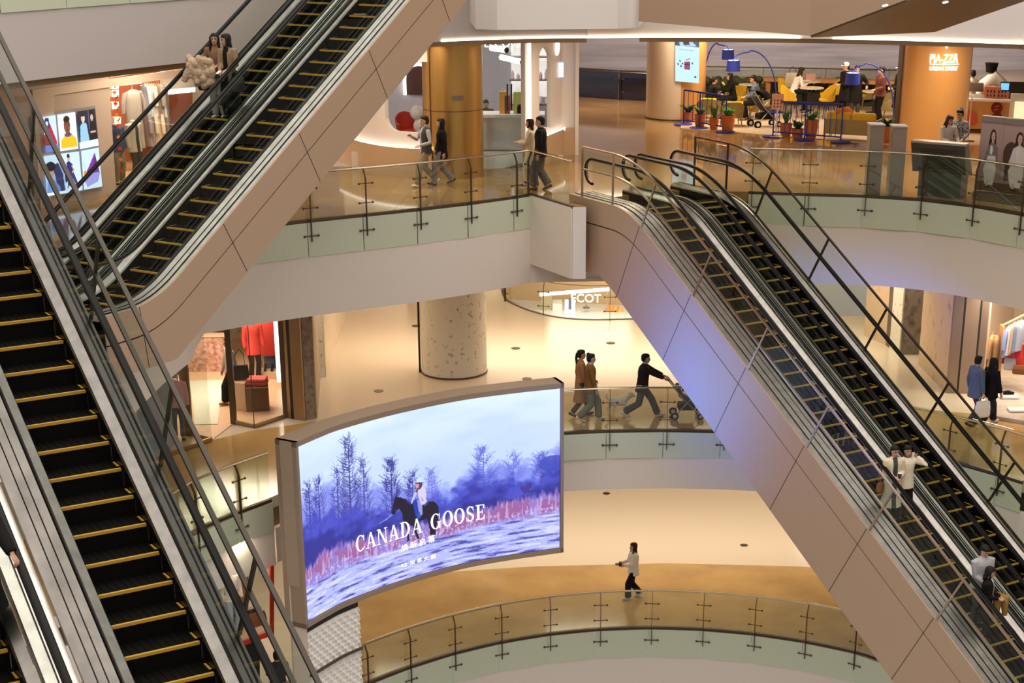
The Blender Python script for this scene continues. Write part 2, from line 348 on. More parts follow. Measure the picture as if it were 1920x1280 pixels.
# ---------------------------------------------------------------- escalators
INC = R(30.3); RUN = .405 * math.cos(INC); TI = math.tan(INC)
ET = .7
def esc(label, C0, az, i0, i1, s_end=(None, None), st=None, sb=None, left=None, right=None, hw=(.72, .72), group=None, rng=None):
    rt = thing('escalator', label, 'escalator', C0, group); rt.rotation_euler = (0, 0, R(az))
    sA, sB = rng
    def hh(s):
        if st is not None and s < st + ET:
            h0 = -st * TI
            return h0 if s <= st - ET else h0 - TI * (s - st + ET) ** 2 / (4 * ET)
        if sb is not None and s > sb - ET:
            h0 = -sb * TI
            return h0 if s >= sb + ET else h0 + TI * (sb + ET - s) ** 2 / (4 * ET)
        return -s * TI
    def fr(s):
        g = (hh(s + .01) - hh(s - .01)) / .02; n = Vector((-g, 0, 1)).normalized()
        return (Vector((s, 0, hh(s))), Vector((0, 1, 0)), n)
    def samples(a, b):
        S = [a, b]
        for c in (st, sb):
            if c is not None: S += [c - ET + 2 * ET * k / 10 for k in range(11) if a < c - ET + 2 * ET * k / 10 < b]
        S += [a + (b - a) * k / 8 for k in range(9)]
        return sorted(set(round(x, 4) for x in S))
    FS = [fr(s) for s in samples(sA, sB)]
    def part(name, prof, mat, frames=None, par=None, smooth=False):
        m = MB(); m.sweep(frames or FS, prof); o = m.build(name, mat, None, smooth); o.parent = par or rt; return o
    for sg, cfg, H in ((-1, left or {}, hw[0]), (1, right or {}, hw[1])):
        q = lambda l: [(sg * a, b) for a, b in l]
        part('skirt_panel', q([(.405, -.25), (.405, .07), (.42, .07), (.42, -.25)]), RUBBER)
        part('inner_deck', q([(.405, .07), (.42, .10), (.525, .15), (.53, .13), (.53, -.02), (.42, -.02)]), STEEL)
        hr = cfg.get('handrail', True)
        if hr:
            part('outer_deck', q([(.565, .13), (.57, .15), (H, .13), (H, .02), (.565, .02)]), cfg.get('outer', STEELB))
            for k in range(3 if H > 1 else 2):
                w = .60 + (H - .6) * ((.12 + .3 * k) if H > 1 else (.3 + .4 * k))
                part('deck_groove', q([(w, .135), (w, .152), (w + .012, .152), (w + .012, .135)]), RUBBER)
        else:
            e = .53; W = H - e
            for k, (f0, f1, z0, z1, mt) in enumerate(((0, .10, .05, .06, RUBBER), (.10, .36, .15, .17, STEELM), (.36, .40, .10, .10, RUBBER), (.40, .64, .17, .19, STEELM), (.64, .68, .12, .12, RUBBER), (.68, 1., .19, .21, STEELM))):
                part('cover_strip', q([(e + W * f0, z0 - .05), (e + W * f0, z0), (e + W * f1, z1), (e + W * f1, z1 - .05)]), mt)
        a, b = sA, sB
        if s_end[0] is not None: a = s_end[0]
        if s_end[1] is not None: b = s_end[1]
        if hr:
            ns = max(1, int(round((b - a) / 1.45))); gm = MB()
            for k in range(ns):
                s0, s1 = a + (b - a) * k / ns + .006, a + (b - a) * (k + 1) / ns - .006
                part('glass_panel', q([(.54, .13), (.54, .88), (.552, .88), (.552, .13)]), GLASSD, [fr(s) for s in samples(s0, s1)])
            HF = [fr(s) for s in samples(a, b)]; c = []
            path = [(p + n * .93, n) for p, _, n in HF]
            m = MB(); fl = []
            def loop(p, n, sgn):
                o = []
                for k in range(1, 9):
                    t = math.pi * k / 8
                    o.append((p + Vector((sgn * .30 * math.sin(t), 0, -.30 + .30 * math.cos(t))), Vector((sgn * math.sin(t), 0, math.cos(t)))))
                return o
            if s_end[1] is not None: path = path + loop(path[-1][0], path[-1][1], 1)
            if s_end[0] is not None: path = loop(path[0][0], path[0][1], -1)[::-1] + path
            fl = [(p + Vector((0, sg * .546, 0)), Vector((0, 1, 0)), n) for p, n in path]
            pr = [(-.042, -.012), (-.042, .012), (-.028, .026), (.028, .026), (.042, .012), (.042, -.012), (.03, -.02), (-.03, -.02)]
            m.sweep(fl, pr); o = m.build('handrail', RUBBER, None, True); o.parent = rt
            m = MB(); m.sweep(fl, [(-.02, -.045), (-.02, -.02), (.02, -.02), (.02, -.045)]); o = m.build('handrail_guide', STEELD, None); o.parent = rt
        cl = cfg.get('clad')
        if cl:
            top, gap, dep, ft, fb = cl
            def hb(s):
                v = -s * TI - dep
                if st is not None: v = min(v, -st * TI - ft)
                if sb is not None: v = max(v, -sb * TI - fb)
                return v
            ss = samples(sA, sB); ss = sorted(set(ss + [sA + (sB - sA) * k / 40 for k in range(41)]))
            w0, w1 = sg * (H - .01), sg * (H + .03)
            def sheet(name, f1, f2, mat):
                m = MB(); vs = []
                for s in ss: vs += [(s, w0, f1(s)), (s, w1, f1(s)), (s, w1, f2(s)), (s, w0, f2(s))]
                k = len(ss); fs = [(4 * i + j, 4 * i + (j + 1) % 4, 4 * i + 4 + (j + 1) % 4, 4 * i + 4 + j) for i in range(k - 1) for j in range(4)] + [(0, 1, 2, 3), (4 * k - 4, 4 * k - 1, 4 * k - 2, 4 * k - 3)]
                m.add(vs, fs); o = m.build(name, mat, None); o.parent = rt; return o
            sheet('side_cladding', lambda s: hh(s) + .14, lambda s: max(hh(s) - top, hb(s) + .02), CLAD)
            lo = sheet('side_cladding', lambda s: max(hh(s) - top - gap, hb(s) + .01), hb, CLAD)
            m = MB(); vs = []
            for s in ss: vs += [(s, sg * (H - .03), hh(s) + .1), (s, sg * (H - .03), hb(s) + .03)]
            m.add(vs, [(2 * i, 2 * i + 1, 2 * i + 3, 2 * i + 2) for i in range(len(ss) - 1)]); o = m.build('shadow_gap', CLADD, None); o.parent = rt
            m = MB(); vs = []
            for s in ss: vs += [(s, -hw[0], hb(s)), (s, hw[1], hb(s))]
            m.add(vs, [(2 * i, 2 * i + 1, 2 * i + 3, 2 * i + 2) for i in range(len(ss) - 1)]); o = m.build('soffit', CLAD, None); o.parent = rt
            for s in cfg.get('joints', []):
                g = fr(s)[2]; p0 = Vector((s, w1 + sg * .002, hh(s) + .12)); L = 0
                t = 0.
                while (p0.z - g.z * t) > hb(p0.x - g.x * t) + .02 and t < 4: t += .02
                m = MB(); m.bar(p0, p0 - g * t, .012, .006, (0, 1, 0)); o = m.build('panel_joint', CLADD, None); o.parent = rt
        rl = cfg.get('rail')
        if rl is not None:
            w = sg * (H + .01); rs = rl; top = []; mid = []
            for s in samples(rs[0], rs[-1]) if len(rs) > 1 else []:
                p, _, n = fr(s); top.append(p + n * 1.31 + Vector((0, w, 0))); mid.append(p + n * .80 + Vector((0, w, 0)))
            m = MB()
            for P in (top, mid):
                for i in range(len(P) - 1): m.bar(P[i], P[i + 1], .035, .05, (0, 1, 0))
            o = m.build('guard_bar', BRONZEL if cfg.get('light') else DARKBAR, None); o.parent = rt
            for s in rs:
                p, _, n = fr(s); q0 = p + n * .12 + Vector((0, w, 0)); q1 = p + n * 1.31 + Vector((0, w, 0))
                if s == rs[0] and cfg.get('firstv'): pass
                m = MB(); m.bar(q0, q1, .05, .03, (0, 1, 0)); o = m.build('guard_post', BRONZEL if cfg.get('light') else DARKBAR, None); o.parent = rt
            for s0, s1 in zip(rs, rs[1:]):
                fs_ = [fr(s) for s in samples(s0 + .04, s1 - .04)]
                m = MB(); m.sweep([(p, X, n) for p, X, n in fs_], [(w - .005, .82), (w - .005, 1.24), (w + .005, 1.24), (w + .005, .82)]); o = m.build('guard_glass', GLASSD, None); o.parent = rt
    # steps
    sm = MB(); W = .40
    sm.cur = 0; sm.box((-.2, 0, -.02), (.40, 2 * W, .04)); sm.box((-.02, 0, -.13), (.02, 2 * W, .2))
    for k in range(10):
        y = -W + .04 + k * .08; sm.box((-.2, y, .003), (.38, .03, .008))
    step0 = sm.build('step', STEPB, None); step0.parent = rt
    ym = MB(); ym.box((-.016, 0, .008), (.034, .77, .010)); ym.box((.001, 0, -.008), (.004, .77, .02))
    for sg in (-1, 1):
        ym.add([(-.09, sg * .37, .013), (-.26, sg * .372, .013), (-.26, sg * .395, .013), (-.09, sg * .40, .013)], [(0, 1, 2, 3)])
    y0 = ym.build('yellow_strip', YELLOW, None); y0.parent = step0
    first = True
    for i in range(i0, i1 + 1):
        o = step0 if first else copy_tree(step0, rt); first = False
        s = i * RUN; o.location = (s, 0, hh(s))
    return rt, hh, fr

def ctr(P0, az, off):
    a = R(az); u = Vector((-math.sin(a), math.cos(a), 0)); return Vector(P0) + u * off
AZ1, AZ2, AZ3 = -58.6, -120.8, -58.2
P1, P2, P3 = (-5.494, 18.884, -4.80), (-5.41, 38.132, -2.525), (4.673, 40.541, -7.396)
rp1 = [-9 * RUN + 2.04 * k - 1.1 for k in range(8)]
esc('nearest escalator at far left with bright yellow step edges', ctr(P1, AZ1, -.385), AZ1, -9, 15, rng=(-4.5, 6.6), right=dict(rail=rp1, outer=DARKTRIM), left=dict(handrail=False), hw=(.90, .75), group=None)
E1B = esc('escalator in the bottom left corner under the coated rider', ctr(P1, AZ1, -2.18), AZ1, 2, 18, rng=(-1.5, 7.5), right=dict(), left=dict(), hw=(.75, .88))
sb2 = 4.525 / TI
jt2 = [1.15 + 2.35 * k for k in range(-2, 4)]
E2A = esc('upper left escalator unit carrying the two women', ctr(P2, AZ2, .385), AZ2, -5, 25, rng=(-2.6, sb2 + 1.3), s_end=(None, sb2 + 1.0), sb=sb2, group=None, left=dict(clad=(.45, .03, 1.45, 9, 1.2)))
E2B = esc('upper left escalator unit with the long beige side panel', ctr(P2, AZ2, 1.83), AZ2, -5, 25, rng=(-2.6, sb2 + 1.3), s_end=(None, sb2 + 1.0), sb=sb2, hw=(.72, .92), right=dict(clad=(.38, .03, 1.22, 9, 1.0), joints=jt2))

st3 = -.346 / TI
rp3 = [-2.55, -1.25] + [-.1 + 2.045 * k for k in range(0, 8)]
E3A = esc('right escalator unit carrying the cream coated women beside the lilac side panel', ctr(P3, AZ3, -1.835), AZ3, -3, 43, rng=(-3.1, 15.5), s_end=(-3.0, None), st=st3, hw=(1.12, .72), left=dict(clad=(.42, .03, 2.2, 1.62, 0), joints=[-.1 + 2.045 * k for k in range(8)], rail=rp3, light=True))
E3B = esc('right escalator unit on the far side with the dark guard rail', ctr(P3, AZ3, -.385), AZ3, -3, 43, rng=(-3.1, 15.5), s_end=(-3.0, None), st=st3, right=dict(rail=rp3, clad=(.42, .03, 2.2, 1.62, 0)))
# ---------------------------------------------------------------- painter for printed and lit pictures
def lin(c):
    c = np.asarray(c, float) / 255.
    return np.where(c <= .04045, c / 12.92, ((c + .055) / 1.055) ** 2.4)
def vnoise(x, y, seed=0):
    xi, yi = np.floor(x).astype(int), np.floor(y).astype(int); fx, fy = x - xi, y - yi
    fx = fx * fx * (3 - 2 * fx); fy = fy * fy * (3 - 2 * fy)
    def h(a, b):
        n = (a * 374761393 + b * 668265263 + seed * 974711) & 0x7fffffff
        n = ((n ^ (n >> 13)) * 1274126177) & 0x7fffffff
        return ((n ^ (n >> 16)) & 0xffff) / 65535.
    return (h(xi, yi) * (1 - fx) + h(xi + 1, yi) * fx) * (1 - fy) + (h(xi, yi + 1) * (1 - fx) + h(xi + 1, yi + 1) * fx) * fy
def fbm(x, y, o=4, seed=0):
    s = 0; a = .5
    for k in range(o): s = s + a * vnoise(x * 2 ** k, y * 2 ** k, seed + k); a *= .5
    return s / (1 - .5 ** o)
class Pic:
    """X, Y: coordinate of every grid point; C: its colour"""
    def __init__(s, X, Y, bg): s.X, s.Y = X, Y; s.C = np.zeros(X.shape + (3,)); s.C[...] = bg
    def put(s, mask, col, a=1.):
        mk = np.asarray(mask, float)[..., None] * a; s.C = s.C * (1 - mk) + np.asarray(col, float) * mk
    def poly(s, pts, col, a=1.):
        X, Y = s.X, s.Y; ins = np.zeros(X.shape, bool); n = len(pts)
        for i in range(n):
            (x0, y0), (x1, y1) = pts[i], pts[(i + 1) % n]
            if y0 == y1: continue
            c = (Y >= min(y0, y1)) & (Y < max(y0, y1)); ins ^= c & (X < x0 + (Y - y0) * (x1 - x0) / (y1 - y0))
        s.put(ins, col, a)
    def ell(s, cx, cy, rx, ry, col, a=1.): s.put(((s.X - cx) / rx) ** 2 + ((s.Y - cy) / ry) ** 2 <= 1, col, a)
    def line(s, pts, w, col, a=1., w1=None):
        n = len(pts) - 1
        for i in range(n):
            (x0, y0), (x1, y1) = pts[i], pts[i + 1]; dx, dy = x1 - x0, y1 - y0; L = dx * dx + dy * dy + 1e-12
            t = np.clip(((s.X - x0) * dx + (s.Y - y0) * dy) / L, 0, 1); ww = w if w1 is None else w + (w1 - w) * (i + t) / n
            s.put(np.hypot(s.X - x0 - t * dx, s.Y - y0 - t * dy) <= ww / 2, col, a)
def picture(name, pos, pic, mat, parent):
    """grid mesh; pos: array (rows, columns, 3) of world points, coloured by pic"""
    r, c = pic.C.shape[:2]; idx = np.arange(r * c).reshape(r, c); off = np.array(root_loc(parent)) if parent else np.zeros(3)
    me = bpy.data.meshes.new(name); f = np.stack([idx[:-1, :-1], idx[1:, :-1], idx[1:, 1:], idx[:-1, 1:]], -1).reshape(-1, 4)
    me.vertices.add(r * c); me.vertices.foreach_set('co', (pos.reshape(-1, 3) - off).astype(np.float32).ravel())
    me.loops.add(f.size); me.loops.foreach_set('vertex_index', f.ravel().astype(np.int32))
    me.polygons.add(len(f)); me.polygons.foreach_set('loop_start', np.arange(0, f.size, 4, dtype=np.int32))
    try: me.polygons.foreach_set('loop_total', np.full(len(f), 4, np.int32))
    except Exception: pass
    at = me.color_attributes.new('Col', 'FLOAT_COLOR', 'POINT')
    at.data.foreach_set('color', np.concatenate([lin(np.clip(pic.C, 0, 255)).reshape(-1, 3), np.ones((r * c, 1))], 1).astype(np.float32).ravel())
    me.materials.append(mat); me.update(); me.validate()
    o = bpy.data.objects.new(name, me); COL.objects.link(o)
    if parent is not None: o.parent = parent
    return o
def flat_picture(name, p00, p10, p01, nx, ny, bg, draw, mat, parent):
    """p00 top left, p10 top right, p01 bottom left corner; draw(pic) paints in 0..1, y downwards"""
    X, Y = np.meshgrid(np.linspace(0, 1, nx), np.linspace(0, 1, ny)); pic = Pic(X, Y, bg); draw(pic)
    p00, p10, p01 = (np.array(p) for p in (p00, p10, p01))
    return picture(name, p00 + X[..., None] * (p10 - p00) + Y[..., None] * (p01 - p00), pic, mat, parent)
def text_shape(s, size=1., font=None):
    """vertices and faces of a word, left edge at 0, base line at 0"""
    cu = bpy.data.curves.new('word', 'FONT'); cu.body = s; cu.size = size; cu.resolution_u = 3
    o = bpy.data.objects.new('word', cu); COL.objects.link(o); dg = bpy.context.evaluated_depsgraph_get(); dg.update()
    me = bpy.data.meshes.new_from_object(o.evaluated_get(dg)); vs = [tuple(v.co) for v in me.vertices]; fs = [tuple(p.vertices) for p in me.polygons]
    bpy.data.objects.remove(o); bpy.data.meshes.remove(me); bpy.data.curves.remove(cu)
    return vs, fs
def word(name, s, org, X, Z, size, mat, parent, depth=.02, center=True, squeeze=1.):
    vs, fs = text_shape(s, size); w = max(v[0] for v in vs) if vs else 0
    org, X, Z = Vector(org), Vector(X).normalized(), Vector(Z).normalized(); N = X.cross(Z)   # towards the reader
    if N.length == 0: return
    a = [org + X * ((v[0] - (w / 2 if center else 0)) * squeeze) + Z * v[1] for v in vs]
    m = MB(); m.add([p + N * depth for p in a], fs); m.add([p for p in a], [f[::-1] for f in fs])
    n = len(vs); from collections import Counter
    e = Counter(); dirn = {}
    for f in fs:
        for i in range(len(f)):
            k = (f[i], f[(i + 1) % len(f)]); e[tuple(sorted(k))] += 1; dirn[tuple(sorted(k))] = k
    m.f += [(dirn[k][0], dirn[k][1], n + dirn[k][1], n + dirn[k][0]) for k, c in e.items() if c == 1]; m.mi += [0] * (len(m.f) - len(m.mi))
    return m.build(name, mat, parent)

# ---------------------------------------------------------------- the big curved video screen
Y0 = 33.3
zt = U(558, 838, Y=Y0).z; zb = U(562, 1165, Y=Y0).z
sp = [U(558, 838, z=zt), U(598, 820.5, z=zt), U(640, 804.6, z=zt), U(740, 777, z=zt), U(855, 752.5, z=zt), U(950, 739, z=zt), U(1050, 728, z=zt)]
SP = spline([p.xy for p in sp], 20)
_L = [0.]
for a, b in zip(SP, SP[1:]): _L.append(_L[-1] + (b - a).length)
SL = _L[-1]
def sxy(u):
    t = np.clip(u, 0, 1) * SL
    return np.interp(t, _L, [p.x for p in SP]), np.interp(t, _L, [p.y for p in SP])
scr = thing('video_screen', 'huge curved video screen showing a rider on a dark horse', 'screen', (SP[0].x, SP[0].y, zb))
def scr_uv(x, y):
    """photo pixel to screen coordinates (u along, v downwards)"""
    top = np.interp(x, [558, 598, 640, 740, 855, 950, 1050], [838, 820.5, 804.6, 777, 752.5, 739, 728]); bot = np.interp(x, [562, 640, 740, 855, 950, 1037], [1165, 1129, 1096, 1063, 1047, 1033])
    v = (y - top) / (bot - top); x0 = 558 + 4 * v; x1 = 1050 - 13 * v; q = (x - x0) / (x1 - x0)
    return q * (1 + .06 * (1 - q)), v
nx, ny = 470, 300
UU, VV = np.meshgrid(np.linspace(0, 1, nx), np.linspace(0, 1, ny))
pic = Pic(UU * 4.8, VV * 3.25, (0, 0, 0)); X, Y = pic.X, pic.Y
q = lambda x, y: (lambda t: (t[0] * 4.8, t[1] * 3.25))(scr_uv(x, y))
ql = lambda l: [q(*p) for p in l]
t = np.clip(VV * 1.9, 0, 1)[..., None]
pic.C[...] = np.array((214, 232, 255)) * (1 - t) + np.array((186, 204, 255)) * t
pic.put(np.ones_like(X), (170, 195, 250), np.clip(fbm(X * .8, Y * 2.2, 4, 3) - .42, 0, .3)[..., None] * 1.2)
def edge(l): pts = ql(l); return np.interp(X, [p[0] for p in pts], [p[1] for p in pts])
rnd = random.Random(5)
def tree(x, yb, yt, w, col, n=60, spread=.5):
    (bx, by), (tx, ty) = q(x, yb), q(x, yt); Hh = by - ty
    pic.line([(bx, by), (bx + .01, ty + .1 * Hh)], .05, col, .9, .012)
    for k in range(n):
        f = rnd.uniform(.12, .97); y0 = by - Hh * f; L = w * (1 - f) ** .6 * rnd.uniform(.5, 1.1); sg = rnd.choice((-1, 1))
        x1, y1 = bx + sg * L, y0 - L * rnd.uniform(.6, 1.5); pic.line([(bx, y0), ((bx + x1) / 2 + sg * .02, (y0 + y1) / 2 + .03), (x1, y1)], .016, col, .75, .005)
        for j in range(2): pic.line([((bx + x1) / 2, (y0 + y1) / 2), (x1 + rnd.uniform(-.1, .1), y1 - rnd.uniform(0, .1))], .008, col, .6)
# hazy woods, bare trees, thickets
eb = edge([(556, 925), (600, 905), (640, 905), (700, 905), (760, 905), (800, 915), (850, 908), (880, 880), (930, 868), (980, 868), (1010, 862), (1048, 835)])
nz = fbm(X * 9, Y * 9, 4, 1)
pic.put(np.clip((Y - eb + (nz - .5) * .45) * 4 + .3, 0, 1), (118, 130, 226), .8)
for a in ((664, 1010, 808, .26, (62, 62, 140), 120), (600, 1010, 885, .22, (60, 60, 150), 60), (578, 1000, 900, .2, (60, 60, 150), 40), (640, 1000, 870, .2, (70, 70, 160), 50), (690, 1000, 850, .2, (70, 70, 160), 60), (741, 990, 852, .24, (55, 55, 140), 90), (780, 975, 878, .2, (60, 60, 150), 50), (815, 960, 880, .18, (110, 115, 215), 50), (908, 930, 838, .26, (96, 105, 205), 90), (960, 920, 850, .22, (110, 118, 215), 60), (1010, 905, 850, .2, (96, 100, 200), 60)): tree(*a)
eb2 = edge([(556, 965), (600, 950), (650, 945), (700, 945), (740, 930), (790, 930), (850, 918), (890, 888), (930, 885), (980, 895), (1010, 875), (1048, 850)])
pic.put(np.clip((Y - eb2 + (fbm(X * 7, Y * 7, 5, 9) - .5) * .55) * 5, 0, 1), (66, 72, 190), .9)
pic.put(np.clip((Y - eb2 - .25 + (fbm(X * 5, Y * 6, 5, 19) - .5) * .8) * 3, 0, 1), (40, 40, 132), .8)
pic.put((X > 3.6) & (fbm(X * 4, Y * 7, 4, 29) > .55) & (Y > eb2 + .2), (60, 40, 110), .6)
pic.ell(*q(1032, 868), .25, .16, (58, 70, 180), .8)
# pink reeds and snow field
eg = edge([(556, 1068), (600, 1030), (650, 1008), (700, 1000), (760, 985), (840, 965), (880, 955), (950, 937), (1000, 928), (1046, 918)])
st_ = fbm(X * 26, Y * 3.5, 3, 4)
pic.put(np.clip((Y - eg + (st_ - .5) * .30) * 9, 0, 1), (152, 124, 200), .95)
pic.put(np.clip((Y - eg - .05 + (st_ - .5) * .3) * 9, 0, 1) * (fbm(X * 2.4, Y * 3, 4, 6) > .47), (158, 88, 140), .75)
pic.put(np.clip((Y - eg) * 9, 0, 1) * (fbm(X * 40, Y * 5, 2, 8) > .62), (196, 174, 226), .7)
es = edge([(556, 1100), (600, 1078), (650, 1056), (700, 1040), (760, 1024), (850, 998), (900, 985), (950, 975), (1000, 968), (1046, 962)])
sn = fbm(X * 3, Y * 22, 4, 12)
pic.put(np.clip((Y - es + (fbm(X * 20, Y * 8, 3, 44) - .5) * .12) * 12, 0, 1), (176, 182, 250), 1)
below = Y > es + .03
pic.put(below * (sn > .56), (124, 126, 214), .7); pic.put(below * (sn > .66), (62, 60, 140), .75); pic.put(below * (sn < .36), (212, 216, 255), .8)
pic.put((Y < es) & (Y > es - .12) & (fbm(X * 30, Y * 20, 3, 51) > .6), (190, 200, 255), .7)
# horse and rider (crop coordinates: photo px)
h6 = lambda l: ql([(700 + a / 6.4, 880 + b / 6.4) for a, b in l])
HB = (26, 20, 44)
pic.line(h6([(262, 530), (190, 590), (110, 635)]), .045, (150, 165, 235), .6, .02)
pic.poly(h6([(300, 330), (318, 306), (330, 314), (372, 322), (430, 345), (490, 395), (560, 420), (640, 425), (700, 372), (760, 372), (800, 400), (815, 470), (806, 560), (800, 640), (772, 700), (768, 790), (700, 800), (692, 700), (670, 590), (560, 628), (545, 690), (548, 760), (576, 840), (545, 846), (514, 760), (500, 680), (470, 660), (455, 760), (458, 860), (424, 878), (432, 760), (410, 660), (385, 590), (390, 530), (350, 460), (330, 470), (290, 530), (262, 532), (258, 500), (278, 420)]), HB)
pic.poly(h6([(440, 350), (500, 400), (480, 420), (430, 380)]), (60, 62, 150), .5); pic.line(h6([(700, 372), (770, 376), (806, 420)]), .02, (96, 100, 190), .7)
pic.poly(h6([(640, 420), (700, 378), (690, 415), (640, 445)]), (70, 74, 160), .8)
pic.line(h6([(300, 480), (350, 490)]), .012, (90, 90, 170), .8)
pic.poly(h6([(510, 390), (560, 340), (585, 500), (610, 560), (575, 600), (540, 560)]), (36, 58, 170)); pic.poly(h6([(565, 360), (600, 360), (622, 430), (618, 540), (590, 560), (575, 470)]), (150, 150, 210))
pic.poly(h6([(560, 540), (590, 505), (600, 560), (570, 590)]), (40, 90, 190))
pic.poly(h6([(545, 250), (580, 205), (630, 185), (664, 205), (676, 290), (668, 350), (684, 375), (650, 412), (612, 420), (585, 330), (575, 260)]), (206, 202, 226))
pic.poly(h6([(545, 255), (575, 210), (588, 215), (560, 300)]), (50, 48, 90)); pic.line(h6([(548, 280), (520, 340), (498, 395)]), .06, (190, 188, 222), 1, .03)
pic.line(h6([(612, 330), (640, 365), (610, 372)]), .012, (120, 116, 150))
pic.ell(*h6([(594, 176)])[0], .062, .085, (96, 50, 72)); pic.ell(*h6([(574, 178)])[0], .035, .06, (206, 150, 160))
pic.poly(h6([(552, 150), (600, 135), (630, 150), (628, 165), (560, 162)]), (84, 80, 150)); pic.ell(*h6([(600, 120)])[0], .055, .06, (206, 214, 250)); pic.line(h6([(550, 152), (632, 148)]), .02, (40, 36, 80))
px_, py_ = sxy(UU)
POS = np.stack([px_, py_, zt + VV * (zb - zt)], -1)
SCRM = vcol_mat('screen_picture', .95)
picture('display', POS, pic, SCRM, scr)
def on_screen(m, name, col_mat):
    vs = []
    for x, y in m[0]:
        u, v = x / 4.8, y / 3.25; a, b = sxy(np.array(u)); a2, b2 = sxy(np.array(min(u + .01, 1))); d = Vector((float(a2 - a), float(b2 - b), 0)); d.normalize() if d.length else None
        nn = Vector((d.y, -d.x, 0)); vs.append((float(a) + nn.x * .012, float(b) + nn.y * .012, zt + v * (zb - zt)))
    k = MB(); k.add(vs, m[1]); o = k.build(name, col_mat, scr); return o
TXT = M('screen_white', (1, 1, 1), .5, emit=1.3, ecol=(1, 1, 1))
# serif capitals of the advertisement: outlines in a unit box
def ring(cx, cy, rx, ry, ix, iy, a0=0, a1=360, n=36):
    v = []; f = []
    for k in range(n + 1):
        t = R(a0 + (a1 - a0) * k / n); v += [(cx + rx * math.cos(t), cy + ry * math.sin(t)), (cx + ix * math.cos(t), cy + iy * math.sin(t))]
    return v, [(2 * k, 2 * k + 1, 2 * k + 3, 2 * k + 2) for k in range(n)]
def pl(*p): return list(p), [tuple(range(len(p)))]
SER = .05
def glyph(c):
    if c == 'O': return [ring(.44, .5, .44, .52, .25, .47)], .88
    if c == 'C': return [ring(.46, .5, .44, .52, .25, .47, 48, 312), pl((.76, .62), (.80, .62), (.80, 1.0), (.76, .96)), pl((.70, .86), (.76, .9), (.76, .66)), pl((.66, .10), (.74, .18), (.80, .3), (.78, .12))], .84
    if c == 'G': return [ring(.46, .5, .44, .52, .25, .47, 48, 330), pl((.76, .64), (.80, .64), (.80, 1.0), (.76, .95)), pl((.66, .02), (.84, .02), (.84, .42), (.66, .42)), pl((.56, .42), (.92, .42), (.92, .46), (.56, .46))], .94
    if c == 'A': return [pl((.40, 1.0), (.52, 1.0), (.86, .04), (.66, .04)), pl((.40, 1.0), (.46, .9), (.16, .04), (.11, .04)), pl((.22, .30), (.60, .30), (.60, .35), (.24, .35)), pl((0, 0), (.28, 0), (.28, .04), (0, .04)), pl((.56, 0), (.96, 0), (.96, .04), (.56, .04))], .92
    if c == 'N': return [pl((.12, .04), (.17, .04), (.17, .96), (.12, .96)), pl((.10, 1.), (.28, 1.), (.84, 0), (.80, -.02), (.70, .02)), pl((.78, .02), (.83, .02), (.83, .96), (.78, .96)), pl((0, 0), (.28, 0), (.28, .04), (0, .04)), pl((0, .96), (.24, .96), (.24, 1), (0, 1)), pl((.66, .96), (.95, .96), (.95, 1), (.66, 1))], .94
    if c == 'D': return [pl((.12, .02), (.30, .02), (.30, .98), (.12, .98)), ring(.36, .5, .50, .50, .31, .455, -90, 90), pl((0, 0), (.38, 0), (.38, .045), (0, .045)), pl((0, .955), (.38, .955), (.38, 1), (0, 1))], .90
    if c == 'S': return [ring(.34, .735, .29, .275, .15, .225, 30, 250, 18), ring(.34, .265, .31, .275, .16, .22, -150, 80, 20), pl((.12, .60), (.26, .66), (.60, .40), (.50, .30)), pl((.56, .70), (.6, .70), (.6, .99), (.56, .95)), pl((.04, .02), (.08, .06), (.08, .32), (.04, .32))], .68
    if c == 'E': return [pl((.12, .02), (.30, .02), (.30, .98), (.12, .98)), pl((0, 0), (.70, 0), (.70, .045), (0, .045)), pl((0, .955), (.68, .955), (.68, 1), (0, 1)), pl((.30, .48), (.52, .48), (.52, .525), (.30, .525)), pl((.70, 0), (.74, .30), (.70, .30), (.60, .045)), pl((.68, 1), (.70, .72), (.66, .72), (.58, .955)), pl((.52, .36), (.55, .36), (.55, .64), (.52, .64))], .78
    return [], .5
p0, p1 = q(670, 1034), q(909, 975); hh_ = .30
adv = 0; items = []
for c in 'CANADA GOOSE':
    g, w = glyph(c); items.append((g, adv)); adv += w + .13
scx = (p1[0] - p0[0]) / (adv - .13)
vs, fs = [], []
for g, a in items:
    for v, f in g:
        n = len(vs)
        for x, y in v:
            xx = (a + x) * scx; vs.append((p0[0] + xx, p0[1] + (p1[1] - p0[1]) * xx / (p1[0] - p0[0]) - y * hh_))
        fs += [tuple(i + n for i in k) for k in f]
on_screen((vs, fs), 'advert_lettering', TXT)
for s, a, b, hgt in (('焕 新 启 幕', (755, 1035), (817, 1016), .15), ('L2  加 拿 大 鹅', (755, 1066), (817, 1049), .095)):
    v, f = text_shape(s, 1.); x0 = min(i[0] for i in v); w = max(i[0] for i in v) - x0; a, b = q(*a), q(*b); k = (b[0] - a[0]) / w
    on_screen(([(a[0] + (i[0] - x0) * k, a[1] + (b[1] - a[1]) * (i[0] - x0) / w - i[1] * hgt) for i in v], f), 'advert_lettering', TXT)
